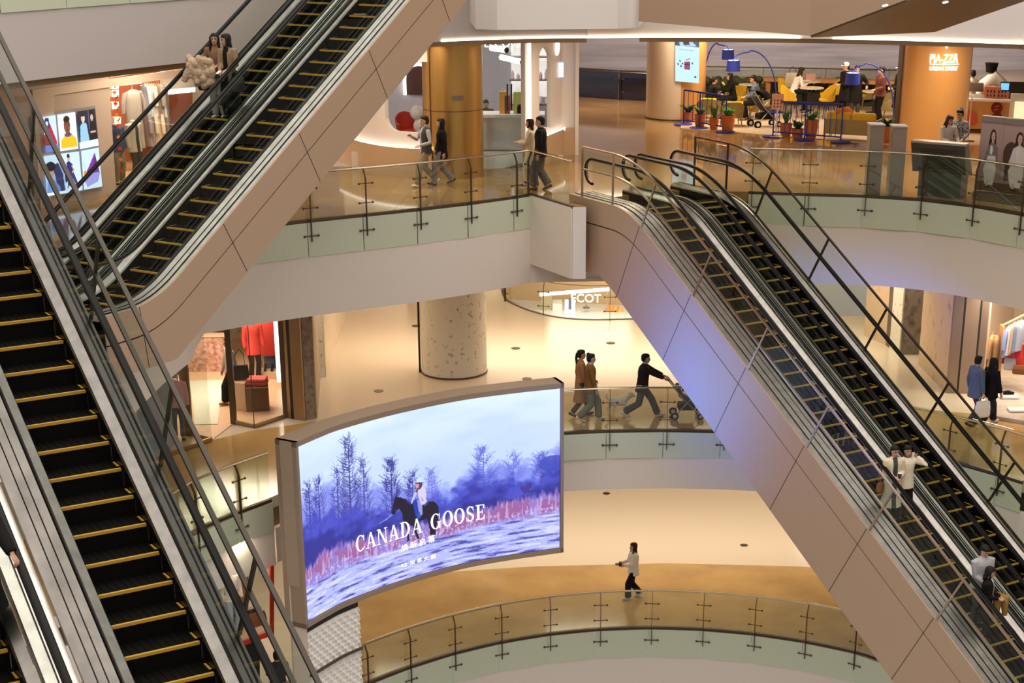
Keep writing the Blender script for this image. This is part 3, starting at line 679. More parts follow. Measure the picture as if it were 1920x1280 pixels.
# housing: frame bars round the picture, box behind it
def offp(path, d):
    o = []
    for i, p in enumerate(path):
        t = (path[min(i + 1, len(path) - 1)] - path[max(i - 1, 0)]).normalized(); o.append(p + Vector((-t.y, t.x, 0)) * d)
    return o
FRM = M('screen_housing', (.36, .27, .20), .45, .3)
m = MB(); B_ = offp(SP, .5); F_ = offp(SP, -.03); e = (SP[0] - SP[1]).normalized() * .10; e2 = (SP[-1] - SP[-2]).normalized() * .09
F_[0] = F_[0] + e; B_[0] = B_[0] + e; F_[-1] = F_[-1] + e2; B_[-1] = B_[-1] + e2
for z0, z1 in ((zt + .02, zt + .14), (zb - .13, zb - .02)): m.add([(*p.xy, z) for p in F_ for z in (z0, z1)] + [(*p.xy, z) for p in B_ for z in (z0, z1)], [])
m = MB()
def shell(z0, z1):
    n = len(F_); k = len(m.v); m.v += [(*p.xy, z) for p in F_ for z in (z0, z1)] + [(*p.xy, z) for p in B_ for z in (z0, z1)]
    ff = []
    for i in range(n - 1):
        a, b, c, d = 2 * i, 2 * i + 2, 2 * n + 2 * i, 2 * n + 2 * i + 2
        ff += [(a, a + 1, b + 1, b), (c, d, d + 1, c + 1), (a + 1, c + 1, d + 1, b + 1), (a, b, d, c)]
    ff += [(0, 2 * n, 2 * n + 1, 1), (2 * n - 2, 2 * n - 1, 4 * n - 1, 4 * n - 2)]
    m.f += [tuple(i + k for i in f) for f in ff]; m.mi += [0] * len(ff)
shell(zt + .02, zt + .13); shell(zb - .13, zb - .02)
for P, Q in ((F_[0], B_[0]), (F_[-1], B_[-1])):
    d = (SP[1] - SP[0]).normalized() * .085 if P is F_[0] else -(SP[-1] - SP[-2]).normalized() * .075
    m.prism([P.xy, (P + d).xy, (Q + d).xy, Q.xy], zb - .13, zt + .13)
m.build('frame', FRM, scr)
m = MB(); m.wallstrip(offp(SP, .42), zb - .1, zt + .1, .06); m.build('back_panel', FRM, scr)
q0 = offp(SP, .5)[0] + e; pL = U(523, 826, z=zt + .12); lft = [F_[0] + Vector((-.01, .02, 0)), Vector((pL.x, pL.y, 0)), Vector((pL.x + .5, pL.y + .6, 0)), q0 + Vector((.05, .05, 0))]
m = MB(); m.prism([p.xy for p in lft], ZB - 1.45, zt + .12); m.build('side_housing', M('perforated_bronze_panel', (.40, .31, .23), .5, .2, bump=(60, .4, 'voronoi')), scr)
m = MB(); m.prism([(p + Vector((.02, .03, 0))).xy for p in lft], ZC, ZB - 1.46); struct(m.build('wall_left', M('cream_wall', (.62, .54, .45), .5)), 'cream wall panel below the left end of the screen')
REL = M('white_relief', (.80, .78, .75), .5)
wp = [p for p in offp(SP, .16) if PX + F * p.x / (p.y * .9304 + 15 * .3665) < 668]
m = MB(); WPD = resample(wp, .11)
m.wallstrip(wp, ZC, zb - .30, .2)
for i in range(len(WPD) - 1):
    a, b = WPD[i], WPD[i + 1]; d_ = (b - a).normalized(); nn = Vector((d_.y, -d_.x, 0)); k = 0; z = zb - .32
    while z > zb - 2.9:
        z1 = z - .11; e0, e1 = a + nn * .10, b + nn * .10; sh_ = .25 if (i + k) % 2 else .75; c = a.lerp(b, sh_) + nn * .165
        m.add([(*e0.xy, z), (*e1.xy, z), (*e1.xy, z1), (*e0.xy, z1), (*c.xy, z - .11 * (1 - sh_))], [(0, 1, 4), (1, 2, 4), (2, 3, 4), (3, 0, 4)]); z = z1; k += 1
struct(m.build('wall_front', REL), 'white relief wall under the screen')
m = MB(); m.wallstrip(offp(wp, -.17), zb - 1.30, zb - 1.25, .05); _n[0] += 1; struct(m.build('trim_%d' % _n[0], BRONZE), 'joint line across the white relief wall')
m = MB(); m.wallstrip(offp(wp, .02), zb - .30, zb - .10, .2); _n[0] += 1; struct(m.build('trim_%d' % _n[0], BLACK), 'black gap under the screen')
# ---------------------------------------------------------------- people
SKIN = M('skin', (.52, .29, .19), .5); HAIRB = M('black_hair', (.009, .007, .006), .6, spec=.25); HAIRD = M('dark_brown_hair', (.028, .014, .009), .6, spec=.25)
EYE = M('eye_dark', (.02, .012, .01), .3); LIP = M('lip', (.40, .12, .10), .45)
def cloth(name, c, r=.8): return M(name, c, r, spec=.18)
def remesh(mb, name, mats, vox, smooth=4, parent=None):
    o = mb.build('tmp', mats); md = o.modifiers.new('r', 'REMESH'); md.mode = 'VOXEL'; md.voxel_size = vox; md.use_smooth_shade = True
    sm = o.modifiers.new('s', 'SMOOTH'); sm.factor = .5; sm.iterations = smooth
    dg = bpy.context.evaluated_depsgraph_get(); me = bpy.data.meshes.new_from_object(o.evaluated_get(dg)); me.name = name
    old = o.data; bpy.data.objects.remove(o); bpy.data.meshes.remove(old)
    me.materials.clear()
    for m in (mats if isinstance(mats, list) else [mats]): me.materials.append(m)
    me.polygons.foreach_set('use_smooth', [True] * len(me.polygons)); me.polygons.foreach_set('material_index', [0] * len(me.polygons))
    o = bpy.data.objects.new(name, me); COL.objects.link(o)
    if parent is not None: o.parent = parent
    return o
def ik(a, t, l1, l2, pole):
    a, t, pole = Vector(a), Vector(t), Vector(pole); d = t - a; L = min(d.length, (l1 + l2) * .999); d.normalize(); e = a + d * L
    x = (l1 * l1 - l2 * l2 + L * L) / (2 * L); h = math.sqrt(max(l1 * l1 - x * x, 0)); p = (pole - d * pole.dot(d)).normalized()
    return a + d * x + p * h, e
def hand(mb, w, fdir, palm, side, s=1., curl=.5):
    """five separate fingers of different length and a thumb leaving the side of the palm; side points to the thumb"""
    f, n = Vector(fdir).normalized(), Vector(palm); n = (n - f * n.dot(f)).normalized(); t = Vector(side); t = (t - f * t.dot(f) - n * t.dot(n)).normalized(); w = Vector(w)
    mb.tube([w - f * .02 * s, w + f * .03 * s, w + f * .085 * s], [.026 * s, .036 * s, .040 * s], 10, r2=[.022 * s, .015 * s, .013 * s]) if abs(n.z) > 2 else None
    for k in range(4):
        o = t * ((.030 - .020 * k) * s); mb.tube([w - f * .015 * s + o * .6, w + f * .05 * s + o, w + f * .09 * s + o], [.013 * s, .014 * s, .012 * s], 7)
        L = (.072, .080, .075, .058)[k] * s; p = w + f * .088 * s + o; pts = [p]
        for j in range(3):
            a = curl * (.5 + j * .75); d = f * math.cos(a) + n * math.sin(a); p = p + d * (L / 3); pts.append(p)
        mb.tube(pts, [.0095 * s, .009 * s, .008 * s, .0065 * s], 7)
    p = w + f * .03 * s + t * .03 * s; pts = [w + f * .01 * s + t * .018 * s, p]
    for j in range(2): p = p + (f * .75 + t * (.5 - .35 * j * curl) + n * (.25 + curl * .5)) * (.030 * s); pts.append(p)
    mb.tube(pts, [.012 * s, .012 * s, .010 * s, .008 * s], 7)
def rings(mb, R_, n=16):
    """closed loft through (centre, half width, half depth, forward axis, side axis)"""
    vs = [c + sd * (w * math.cos(2 * math.pi * j / n)) + fw * (d * math.sin(2 * math.pi * j / n)) for c, w, d, fw, sd in R_ for j in range(n)]; k = len(R_)
    mb.add(vs, [(i * n + j, i * n + (j + 1) % n, (i + 1) * n + (j + 1) % n, (i + 1) * n + j) for i in range(k - 1) for j in range(n)] + [tuple(range(n))[::-1], tuple(range((k - 1) * n, k * n))])
def person(label, loc, head, H=1.70, top=None, bottom=None, shoes=None, hair='short', hairm=None, fem=False, pose='stand', stride=0., L=None, Rr=None, lean=0., yaw=0., pitch=0.,
           length=.06, wide=1., bulk=1., skirt=0., vox=.011, group=None, lead=1, hands=True, sleeves=True, cap=None, neck=None, curl=.5, seat=.47, inner=None, name='person', cat=None, skinm=None, headless=False):
    s = H / 1.70; V = Vector; rt = thing(name, label, cat or name.replace('_', ' '), loc, group); rt.rotation_euler = (0, 0, R(head)); rt.scale = (s, s, s)
    sh, hp = (.168, .082) if fem else (.190, .085)
    sit = pose == 'sit'; drop = (1 - math.cos(math.asin(min(stride / 2 / .86, .9)))) * .86 * .8
    hz_ = (seat + .10) if sit else .90 - drop
    hip = V((0, 0, hz_)); la = R(lean); up = V((math.sin(la), 0, math.cos(la))); fw = V((math.cos(la), 0, -math.sin(la))); sd = V((0, 1, 0))
    S = lambda h: hip + up * h                       # point of the spine h above the hip joints
    # legs
    legs = []
    for sg in (1, -1):
        hj = hip + sd * (hp * sg)
        if sit: kn = V((.42, hp * sg * 1.35, seat + .06)); an = V((.40 + .05 * sg * lead, hp * sg * 1.3, .08)); toe = V((1, .1 * sg, 0))
        else:
            x = stride / 2 * (1 if sg == lead else -1); an = V((x - .02, hp * sg * (1. if stride else 1.1), .08 if x >= 0 else .08 + stride * .12)); kn, an = ik(hj, an, .43, .41, V((1, .05 * sg, 0)))
            toe = V((1, .12 * sg, .12 if (x > 0 and stride > .3) else (-.45 if x < 0 else 0)))
        legs.append((hj, kn, an, toe.normalized()))
    # arms
    arms = []
    for sg, T in ((1, L), (-1, Rr)):
        sj = S(.50) + sd * (sh * sg) + V((0, 0, -.01)); sw = .10 * stride * (-sg * lead)
        T = V(T) if T is not None else (V((.34, .14 * sg, seat + .24)) if sit else sj + V((.05 + sw * 1.6, .055 * sg, -.53 + abs(sw) * .1)))
        el, wr = ik(sj, T, .285, .255, V((.25, .55 * sg, -1.)) if T.z > 1.3 else V((-.7, .45 * sg, -.45))); arms.append((sj, el, wr, sg))
    nb = S(.575); hy, hpz = R(yaw), R(pitch); hf = V((math.cos(hy) * math.cos(hpz), math.sin(hy) * math.cos(hpz), -math.sin(hpz))); hs = V((-math.sin(hy), math.cos(hy), 0)); hu = hf.cross(hs)
    hc = nb + V((0, 0, .135)) + up * .0 + hf * .022 + V((up.x * .08, 0, 0))
    # body: one continuous surface
    b = MB(); w1 = 1.0 if not fem else .92
    rings(b, [(S(h), w * w1, d, fw, sd) for h, w, d in ((-.09, .13, .095), (0, .165 if fem else .155, .11), (.10, .145, .10), (.20, .125 if fem else .14, .09), (.33, .150, .105), (.43, .165, .105), (.50, .155, .085), (.545, .09, .06), (.58, .055, .05))])
    b.tube([S(.53), nb + up * .02, (nb + up * .05) if headless else (hc - hu * .07 - hf * .01)], [.062, .052 if fem else .058, .055], 12)
    if not headless: rings(b, [(hc + hu * h + hf * x, w, d, hf, hs) for h, w, d, x in ((-.118, .025, .022, .052), (-.10, .045, .05, .03), (-.06, .060, .078, .012), (0, .072, .094, 0), (.05, .075, .098, -.004), (.085, .062, .082, -.006), (.108, .034, .045, -.008))])
    if not headless: b.tube([hc + hf * .084 + hu * .005, hc + hf * .107 - hu * .035, hc + hf * .09 - hu * .045], [.010, .015, .010], 8)
    if not headless: b.tube([hc + hf * .088 - hu * .066 - hs * .022, hc + hf * .095 - hu * .066, hc + hf * .088 - hu * .066 + hs * .022], [.006, .011, .006], 6)
    for sg in (() if headless else (1, -1)): b.ball(hc + hs * (.073 * sg) - hu * .015 - hf * .008, (.016, .012, .03), 8, 6)
    for hj, kn, an, toe in legs:
        b.tube([hj + V((0, 0, .03)), hj.lerp(kn, .5), kn, kn.lerp(an, .35), an], [.085, .072, .052, .052, .036], 10)
        b.tube([an - toe * .05 - V((0, 0, .035)), an - V((0, 0, .03)), an + toe * .12 - V((0, 0, .05)), an + toe * .17 - V((0, 0, .055))], [.03, .042, .038, .02], 8)
    for sj, el, wr, sg in arms:
        b.tube([sj - sd * (.04 * sg), sj, sj.lerp(el, .5), el, el.lerp(wr, .4), wr], [.05, .052, .043, .036, .036, .025], 10)
        if hands:
            f = (wr - el).normalized(); pn = V((0, -sg, 0)) if abs(f.y) < .8 else V((-1, 0, 0))
            if f.x > .6: pn = V((0, -.5 * sg, -.8))
            t = f.cross(pn) * sg; t = -t if (t.x < 0 and abs(f.x) < .6) else t
            hand(b, wr, f, pn, t, 1., curl)
    bo = remesh(b, 'body', [skinm or SKIN, EYE, LIP], vox, 3, rt)
    e = [hc + hf * .088 + hs * (.03 * sg) + hu * .004 for sg in (1, -1)]; lp = hc + hf * .096 - hu * .066
    for p in ([] if skinm else bo.data.polygons):
        c = p.center
        if (c - hc).dot(hf) > .06:
            for k in e:
                q_ = c - k
                if abs(q_.dot(hs)) < .017 and abs(q_.dot(hu)) < .009: p.material_index = 1
                if abs(q_.dot(hs)) < .022 and abs(q_.dot(hu) - .026) < .005: p.material_index = 1
            q_ = c - lp
            if abs(q_.dot(hs)) < .026 and abs(q_.dot(hu)) < .011: p.material_index = 2
    # trousers or skirt
    if bottom:
        m = MB(); rings(m, [(S(h), w * w1, d, fw, sd) for h, w, d in ((-.12, .15, .12), (0, .178 if fem else .168, .125), (.08, .165, .118), (.13, .150, .108))])
        for hj, kn, an, toe in legs:
            e_ = an + (kn - an).normalized() * .015
            m.tube([hj + V((0, 0, .02)), hj.lerp(kn, .5), kn, kn.lerp(e_, .5), e_], [.098, .086 * (.6 + .4 * wide), .070 * wide, .068 * wide, .070 * wide], 10)
        if skirt: rings(m, [(S(h), w, d, fw, sd) for h, w, d in ((-skirt, .19 * wide, .17 * wide), (-skirt * .5, .185, .145), (.0, .175, .125), (.10, .15, .11))])
        remesh(m, 'skirt' if skirt else 'trousers', bottom, .014, 4, rt)
    for hj, kn, an, toe in legs:
        m = MB(); dn = V((0, 0, -1)); sdv = toe.cross(V((0, 0, 1))).normalized(); up_ = sdv.cross(toe)
        if up_.z < 0: up_ = -up_
        rings(m, [(an + toe * x - up_ * .042, w, h, up_, sdv) for x, w, h in ((-.075, .022, .024), (-.06, .036, .036), (0, .040, .040), (.08, .046, .034), (.15, .042, .026), (.185, .022, .016))], 10)
        m.build('shoe', shoes or BLACK, None, True).parent = rt
    # upper garment
    if top:
        g = bulk; m = MB(); z0 = -length
        low = [(z0, (.195 + .10 * max(0, length - .15)) * g, (.15 + .12 * max(0, length - .15)) * g)]
        if length > .3: low += [(z0 * .55, .192 * g, .150 * g)]
        if sit and length > .1: low = [(-.08, .19 * g, .14 * g)]
        rings(m, [(S(h), w * w1, d, fw, sd) for h, w, d in low + [(0, .182 * g, .135 * g), (.12, .165 * g, .125 * g), (.24, .160 * g, .122 * g), (.35, .175 * g, .13 * g), (.44, .190 * g, .125 * g), (.505, .172 * g, .10 * g), (.55, .10, .075), (.585, .07, .066)]])
        for sj, el, wr, sg in arms:
            if not sleeves:
                m.tube([sj - sd * (.05 * sg), sj + sd * .01 * sg], [.085 * g, .07 * g], 10); continue
            w_ = wr - (wr - el).normalized() * .015
            m.tube([sj - sd * (.06 * sg), sj, sj.lerp(el, .5), el, el.lerp(w_, .5), w_], [.07 * g, .074 * g, .064 * g, .056 * g, .052 * g, .043 * g], 10)
        jo = remesh(m, 'coat' if length > .3 else 'jacket', [top, inner or top], .0145, 3, rt)
        if inner:
            for p in jo.data.polygons:
                c = p.center - S(.3); 
                if c.dot(fw) > .05 and abs(c.y) < .055 and p.normal.dot(fw) > .5: p.material_index = 1
        if not sleeves:
            m = MB()
            for sj, el, wr, sg in arms:
                w_ = wr - (wr - el).normalized() * .015; m.tube([sj - sd * (.03 * sg), sj, sj.lerp(el, .5), el, w_], [.06, .064, .056, .05, .04], 10)
            remesh(m, 'sleeves', inner or top, .0145, 3, rt)
    if neck is not None:
        m = MB(); m.lathe([(.062, -.03), (.078, 0), (.07, .05), (.06, .05)], nb - up * .0, 14); m.build('collar', neck, None, True).parent = rt
    # hair
    hm = hairm or HAIRB; m = MB()
    def capm(k=1.08, lo=-.02):
        n = 16; vs = []; 
        rr = [(.115, .02), (.108, .045), (.085, .07), (.05, .083), (0, .086), (-.05, .082), (-.085, .072)]
        rings(m, [(hc + hu * h - hf * .012, w * k, w * 1.24 * k, hf, hs) for h, w in rr if h >= lo] + [(hc + hu * (lo - .0) - hf * .04, .07 * k, .066 * k, hf, hs)], n)
    if hair in ('short', 'long', 'pony', 'bun', 'bob'):
        rings(m, [(hc + hu * h - hf * o, w, d, hf, hs) for h, w, d, o in ((.122, .028, .036, .014), (.112, .056, .076, .012), (.085, .078, .103, .012), (.05, .087, .108, .016), (.02, .086, .085, .040), (-.03, .083, .070, .050), (-.075, .070, .050, .056))])
        b0 = hc - hf * .06
        if hair in ('long', 'bob'):
            zl = -.30 if hair == 'long' else -.12
            rings(m, [(hc + hu * h - hf * o - V((0, 0, 0)), w, d, hf, hs) for h, w, d, o in ((.05, .086, .07, .045), (-.05, .092, .055, .052), (-.13, .10, .05, .062), (zl, .105, .045, .075), (zl - .09, .06, .03, .07))])
            for sg in (1, -1): m.tube([hc + hs * .078 * sg + hu * .05, hc + hs * .088 * sg - hu * .05 + hf * .01, hc + hs * .095 * sg + hu * (zl * .6) + hf * .03, hc + hs * .085 * sg + hu * zl + hf * .045], [.03, .027, .03, .016], 8)
        if hair == 'pony': m.tube([b0 + hu * .03, b0 - hf * .06 + hu * .02, b0 - hf * .075 - hu * .10, b0 - hf * .06 - hu * .24, b0 - hf * .045 - hu * .36], [.03, .035, .036, .03, .012], 8)
        if hair == 'bun': m.ball(hc + hu * .10 - hf * .075, .05, 12, 8)
        remesh(m, 'hair', hm, .011, 3, rt)
    if cap is not None:
        m = MB(); m.lathe([(.092, .02), (.097, .05), (.092, .09), (.065, .122), (.02, .135)], hc - hf * .008, 16, ax=(hf, hs, hu))
        m.tube([hc + hf * .08 + hu * .035, hc + hf * .12 + hu * .035, hc + hf * .155 + hu * .028], [.075, .07, .045], 12, r2=[.008, .008, .006])
        m.build('cap', cap, None, True).parent = rt
    rt['_'] = 0; del rt['_']
    info = dict(rt=rt, wr=[a[2] for a in arms], el=[a[1] for a in arms], S=S, hc=hc, nb=nb, sj=[a[0] for a in arms], hip=hip, s=s, hf=hf, hs=hs, hu=hu)
    bpy.context.view_layer.update()
    info['W'] = lambda p: (Matrix.Translation(Vector(loc)) @ Matrix.Rotation(R(head), 4, 'Z') @ Matrix.Scale(s, 4)) @ Vector(p)
    return info
def step_at(hh, C0, az, i, w=0):
    """top of escalator step i, w to the side of its middle"""
    a = R(az); s = i * RUN - .2; d = Vector((math.cos(a), math.sin(a), 0)); u = Vector((-math.sin(a), math.cos(a), 0))
    return Vector(C0) + d * s + u * w + Vector((0, 0, hh(i * RUN)))
def idx_for(C0, az, hh, w, y):
    """number of the step whose standing spot shows at photo row y"""
    best = None
    for i in range(-12, 60):
        p = step_at(hh, C0, az, i, w); zc = p.y * math.cos(TH) - p.z * math.sin(TH); yy = PY + F * -(p.z * math.cos(TH) + p.y * math.sin(TH)) / zc
        if best is None or abs(yy - y) < best[0]: best = (abs(yy - y), i)
    return best[1]
def find(C0, az, hh, H, x, y, i0=-5, i1=45, wm=.27):
    """escalator step and side offset at which a head of height H stands at photo pixel x, y"""
    best = None
    for i in range(i0, i1):
        for k in range(-9, 10):
            w = wm * k / 9; p = step_at(hh, C0, az, i, w) + Vector((0, 0, .935 * H)); zc = p.y * math.cos(TH) - p.z * math.sin(TH)
            e = math.hypot(PX + F * p.x / zc - x, (PY + F * -(p.z * math.cos(TH) + p.y * math.sin(TH)) / zc - y) * .9)
            if best is None or e < best[0]: best = (e, i, w)
    return best[1], best[2]
C2A, C3A, C3B, C1B = ctr(P2, AZ2, .385), ctr(P3, AZ3, -1.835), ctr(P3, AZ3, -.385), ctr(P1, AZ1, -2.18)
tan_ = cloth('camel_wool', (.50, .36, .20)); cream = cloth('cream_wool', (.70, .60, .44)); brown = cloth('brown_wool', (.22, .13, .07)); blk = cloth('black_cloth', (.007, .0065, .0065)); navy = cloth('navy_cloth', (.02, .025, .05))
grey = cloth('grey_fleece', (.42, .42, .44)); dgrey = cloth('charcoal_cloth', (.06, .06, .065)); denim = cloth('grey_blue_denim', (.10, .13, .19)); white = cloth('white_knit', (.75, .72, .68)); olive = cloth('olive_trousers', (.17, .17, .12)); tweed = cloth('brown_tweed', (.28, .20, .12)); khaki = cloth('khaki_trousers', (.30, .24, .16)); wsho = cloth('white_shoe', (.75, .73, .70)); must = cloth('mustard_cloth', (.32, .19, .04)); rust = cloth('wine_print', (.12, .04, .03))
FAKEFUR = M('beige_fur', (.52, .38, .26), .9, bump=(30, 1., 'noise'))
def tote(name, label, top, w, h, d, mat, ang=0, hmat=None, cat='bag', drop=.22):
    """bag hanging from the point top"""
    t = Vector(top); rt = thing(name, label, cat, (t.x, t.y, t.z - drop - h)); ca, sa = math.cos(R(ang)), math.sin(R(ang)); X = Vector((ca, sa, 0)); Y = Vector((-sa, ca, 0)); Z = Vector((0, 0, 1)); c = t - Z * (drop + h)
    m = MB(); q = [(w * .42, d * .4, 0), (w * .5, d * .5, h * .15), (w * .5, d * .5, h * .6), (w * .46, d * .3, h)]
    vs = [c + X * (a * sx) + Y * (b * sy) + Z * z for a, b, z in q for sx, sy in ((-1, -1), (1, -1), (1, 1), (-1, 1))]
    m.add(vs, [(4 * i + j, 4 * i + (j + 1) % 4, 4 * i + 4 + (j + 1) % 4, 4 * i + 4 + j) for i in range(3) for j in range(4)] + [(3, 2, 1, 0), (12, 13, 14, 15)]); m.build('bag_body', mat, rt, bevel=.01)
    for sg in (-1, 1):
        m = MB(); p = c + Z * h * .95 + Y * d * .25 * sg; m.tube([p - X * w * .3, p - X * w * .24 + Z * drop * .7, t + Y * .006 * sg, p + X * w * .24 + Z * drop * .7, p + X * w * .3], .007, 6); m.build('handle', hmat or mat, rt, True)
    return rt
fA = lambda x, y, z=ZA: U(x, y, z=z)
# couple walking past the gold column
person('man in dark padded vest over a grey hoodie walking past the gold column', fA(800, 349), 205, 1.74, dgrey, khaki, wsho, 'short', stride=.55, sleeves=False, inner=grey, bulk=1.06, L=(.22, .20, 1.02), Rr=(.34, -.12, 1.22), wide=1.15, neck=grey)
person('woman with long black hair in long black top beside the vested man', fA(830, 346), 190, 1.64, blk, cloth('grey_trousers', (.20, .20, .20)), BLACK, 'long', fem=True, stride=.5, length=.2, wide=1.15, bulk=1.08)
PM = person('man all in black with wide trousers standing at the landing box', fA(1014, 356), 165, 1.77, blk, cloth('grey_jeans', (.08, .08, .085)), BLACK, 'short', stride=.3, bulk=1.12, wide=1.5, length=.10, yaw=20)
person('woman in cream coat half hidden behind the man in black', fA(995, 347), 175, 1.62, cream, cream, wsho, 'bob', HAIRD, fem=True, stride=.25, length=.45, L=(.34, .06, 1.12), Rr=(.34, -.06, 1.12))
# escalator riders, upper left
i_, w_ = find(C2A, AZ2, E2A[1], 1.62, 414, 81, wm=.12); pw1, pw2 = step_at(E2A[1], C2A, AZ2, i_, w_ - .16), step_at(E2A[1], C2A, AZ2, i_, w_ + .15)
W1 = person('woman with glasses carrying a beige fur coat, standing left on the upper escalator', pw1, AZ2 + 22, 1.62, brown, cloth('pale_jeans', (.34, .35, .32)), wsho, 'long', fem=True, L=(.27, .08, 1.08), Rr=(.25, -.20, 1.06), wide=1.15, yaw=12, lean=2)
W2 = person('woman in tweed jacket and dark skirt leaning towards her friend on the upper escalator', pw2, AZ2 + 10, 1.62, tweed, blk, BLACK, 'long', fem=True, skirt=.62, wide=1.35, L=(.26, .12, 1.02), Rr=(.26, -.06, 1.0), yaw=-42, pitch=6, inner=blk, length=.12, lean=1)
m = MB(); c = W1['W']((.30, -.16, 1.05)); random.seed(3)
ft = thing('fur_coat', 'beige fur coat draped over the arm of the woman with glasses', 'coat', c)
for k in range(110):
    a = random.uniform(-1, 1); z = random.uniform(-.42, .14) * (1 - .35 * abs(a)); s_ = random.uniform(.045, .085); m.ball(c + Vector((a * .24 - .06, random.uniform(-.09, .02), z + .04 - (a - .2) * .05)), (s_, s_, s_ * 1.2), 8, 5)
m.tube([c + Vector((-.24, -.05, .02)), c + Vector((-.36, -.06, -.14)), c + Vector((-.42, -.06, -.26))], [.10, .08, .06], 10)
remesh(m, 'fur_shell', FAKEFUR, .016, 1, None); o = bpy.data.objects[-1] if False else None
fs_ = [x for x in COL.objects if x.name.startswith('fur_shell')][0]; fs_.data.transform(Matrix.Translation(-Vector(c))); fs_.parent = ft
tote('handbag', 'large black shoulder bag below the fur coat', W1['W']((.05, -.26, 1.12)), .36, .36, .14, BLACK, 70, drop=.16)
tote('handbag', 'black bag on the arm of the woman in the tweed jacket', W2['W']((.16, .27, 1.0)), .34, .28, .14, BLACK, 60, drop=.12)
ph = W2['W']((.34, -.04, .98)); t = thing('phone', 'white phone in the hand of the woman in the tweed jacket', 'phone', ph); m = MB(); m.box(ph, (.075, .15, .012), (Vector((.8, -.3, 0)).normalized(), Vector((.3, .8, .3)).normalized(), Vector((-.1, -.3, .9)).normalized())); m.build('phone_body', WHITE, t, bevel=.004)
# riders of the right escalator
i_, w_ = find(C3A, AZ3, E3A[1], 1.62, 1690, 855, wm=.14); pa, pb = step_at(E3A[1], C3A, AZ3, i_, w_ - .19), step_at(E3A[1], C3A, AZ3, i_, w_ + .17)
WA = person('woman in long cream trench coat holding a cup on the right escalator', pa, AZ3 - 22, 1.62, cream, blk, BLACK, 'short', HAIRB, fem=True, length=.52, bulk=1.12, L=(.22, .10, 1.12), Rr=(.24, -.06, 1.10), yaw=10, pitch=8, inner=dgrey)
WB = person('woman in cream padded jacket with phone at her ear on the right escalator', pb, AZ3 - 20, 1.56, cloth('cream_padded', (.74, .66, .52), .55), blk, BLACK, 'short', HAIRB, fem=True, skirt=.0, wide=1.25, bulk=1.16, L=(.06, .20, 1.47), Rr=(.12, -.22, .95), yaw=-5, pitch=4, length=.14, neck=dgrey)
tote('handbag', 'brown shoulder bag under the arm of the woman in the trench coat', WA['W']((0, -.22, 1.36)), .26, .2, .1, cloth('tan_leather', (.28, .12, .05), .4), 40, drop=.42)
cp = WA['W']((.32, .03, 1.10)); t = thing('coffee_cup', 'dark cup in the hands of the woman in the trench coat', 'cup', cp); m = MB(); m.lathe([(.03, 0), (.038, .10), (.040, .105)], cp, 14); m.build('cup_body', dgrey, t, True); m = MB(); m.lathe([(.042, .105), (.04, .115), (.03, .12)], cp, 14); m.build('lid', WHITE, t, True)
pp = WB['W']((.05, .115, 1.50)); t = thing('phone', 'pale phone held to the ear on the right escalator', 'phone', pp); m = MB(); m.box(pp, (.07, .012, .14), (Vector((.8, .5, 0)).normalized(), Vector((-.5, .8, 0)).normalized(), Vector((0, 0, 1)))); m.build('phone_body', WHITE, t, bevel=.004)
i_, w_ = find(C3A, AZ3, E3A[1], 1.70, 1824, 1024, wm=.2)
person('man in grey sweatshirt looking down on the right escalator', step_at(E3A[1], C3A, AZ3, i_, w_ + .04), AZ3 - 10, 1.70, grey, dgrey, BLACK, 'short', pitch=25, lean=4, bulk=1.1, L=(.27, .05, 1.0), Rr=(.27, -.05, 1.0))
PK = person('woman in black blazer with mustard coat, in front of the grey sweatshirt man', step_at(E3A[1], C3A, AZ3, i_ + 1, max(w_ - .22, -.3)), AZ3 + 40, 1.58, blk, blk, BLACK, 'bob', fem=True, L=(.28, .10, 1.04), Rr=(.24, -.02, 1.04), pitch=14, inner=white, length=.15)
c = PK['W']((.24, .20, .98)); ct = thing('folded_coat', 'mustard brown coat hanging over the arm of the woman in the black blazer', 'coat', c); m = MB()
m.tube([c + Vector((-.05, .04, -.5)), c + Vector((-.03, 0, -.1)), c + Vector((0, 0, .06)), c + Vector((.10, -.02, .02)), c + Vector((.13, -.03, -.35))], [.06, .09, .085, .09, .05], 12); m.build('coat_cloth', must, ct, True)
person('rider in dark brown coat at the bottom right corner of the right escalator', step_at(E3A[1], C3A, AZ3, find(C3A, AZ3, E3A[1], 1.70, 1915, 1185)[0], .1), AZ3, 1.70, cloth('dark_brown_coat', (.05, .03, .02)), blk, BLACK, 'short', bulk=1.2, length=.4, pitch=15)
# rider at the far left bottom, only an arm and the coat side show
# ---------------------------------------------------------------- cafe storey: columns, white shop, cafe
def UW(x, y, p0, d):
    """photo pixel met with the upright plane through p0 along d"""
    v = U(x, y, Y=1.); p0, d = Vector(p0[:2]), Vector(d[:2]); n = Vector((-d.y, d.x)); t = p0.dot(n) / Vector((v.x, v.y)).dot(n); return v * t
ZTA = -3.42
gc = Vector((-2.47, 45.4, 0)); t = thing('column', 'brushed gold column beside the white shop', 'column', (gc.x, gc.y, ZA))
m = MB(); m.lathe([(.78, ZA), (.78, ZTA)], gc, 48); m.build('shaft', GOLD, t, True)
m = MB(); m.lathe([(.783, -5.36), (.783, -5.34)], gc, 48); m.build('seam', BRONZE, t)
pz = UW(858, 184, (gc.x, gc.y - .79), (1, 0)); m = MB(); m.box((pz.x, gc.y - .79, pz.z), (.30, .03, .11)); m.build('name_plate', M('grey_plate', (.20, .17, .13), .4, .5), t)
m = MB(); m.box((gc.x - .55, gc.y - .565, (ZA + ZTA) / 2), (.02, .02, ZTA - ZA)); m.build('seam', BRONZE, t)
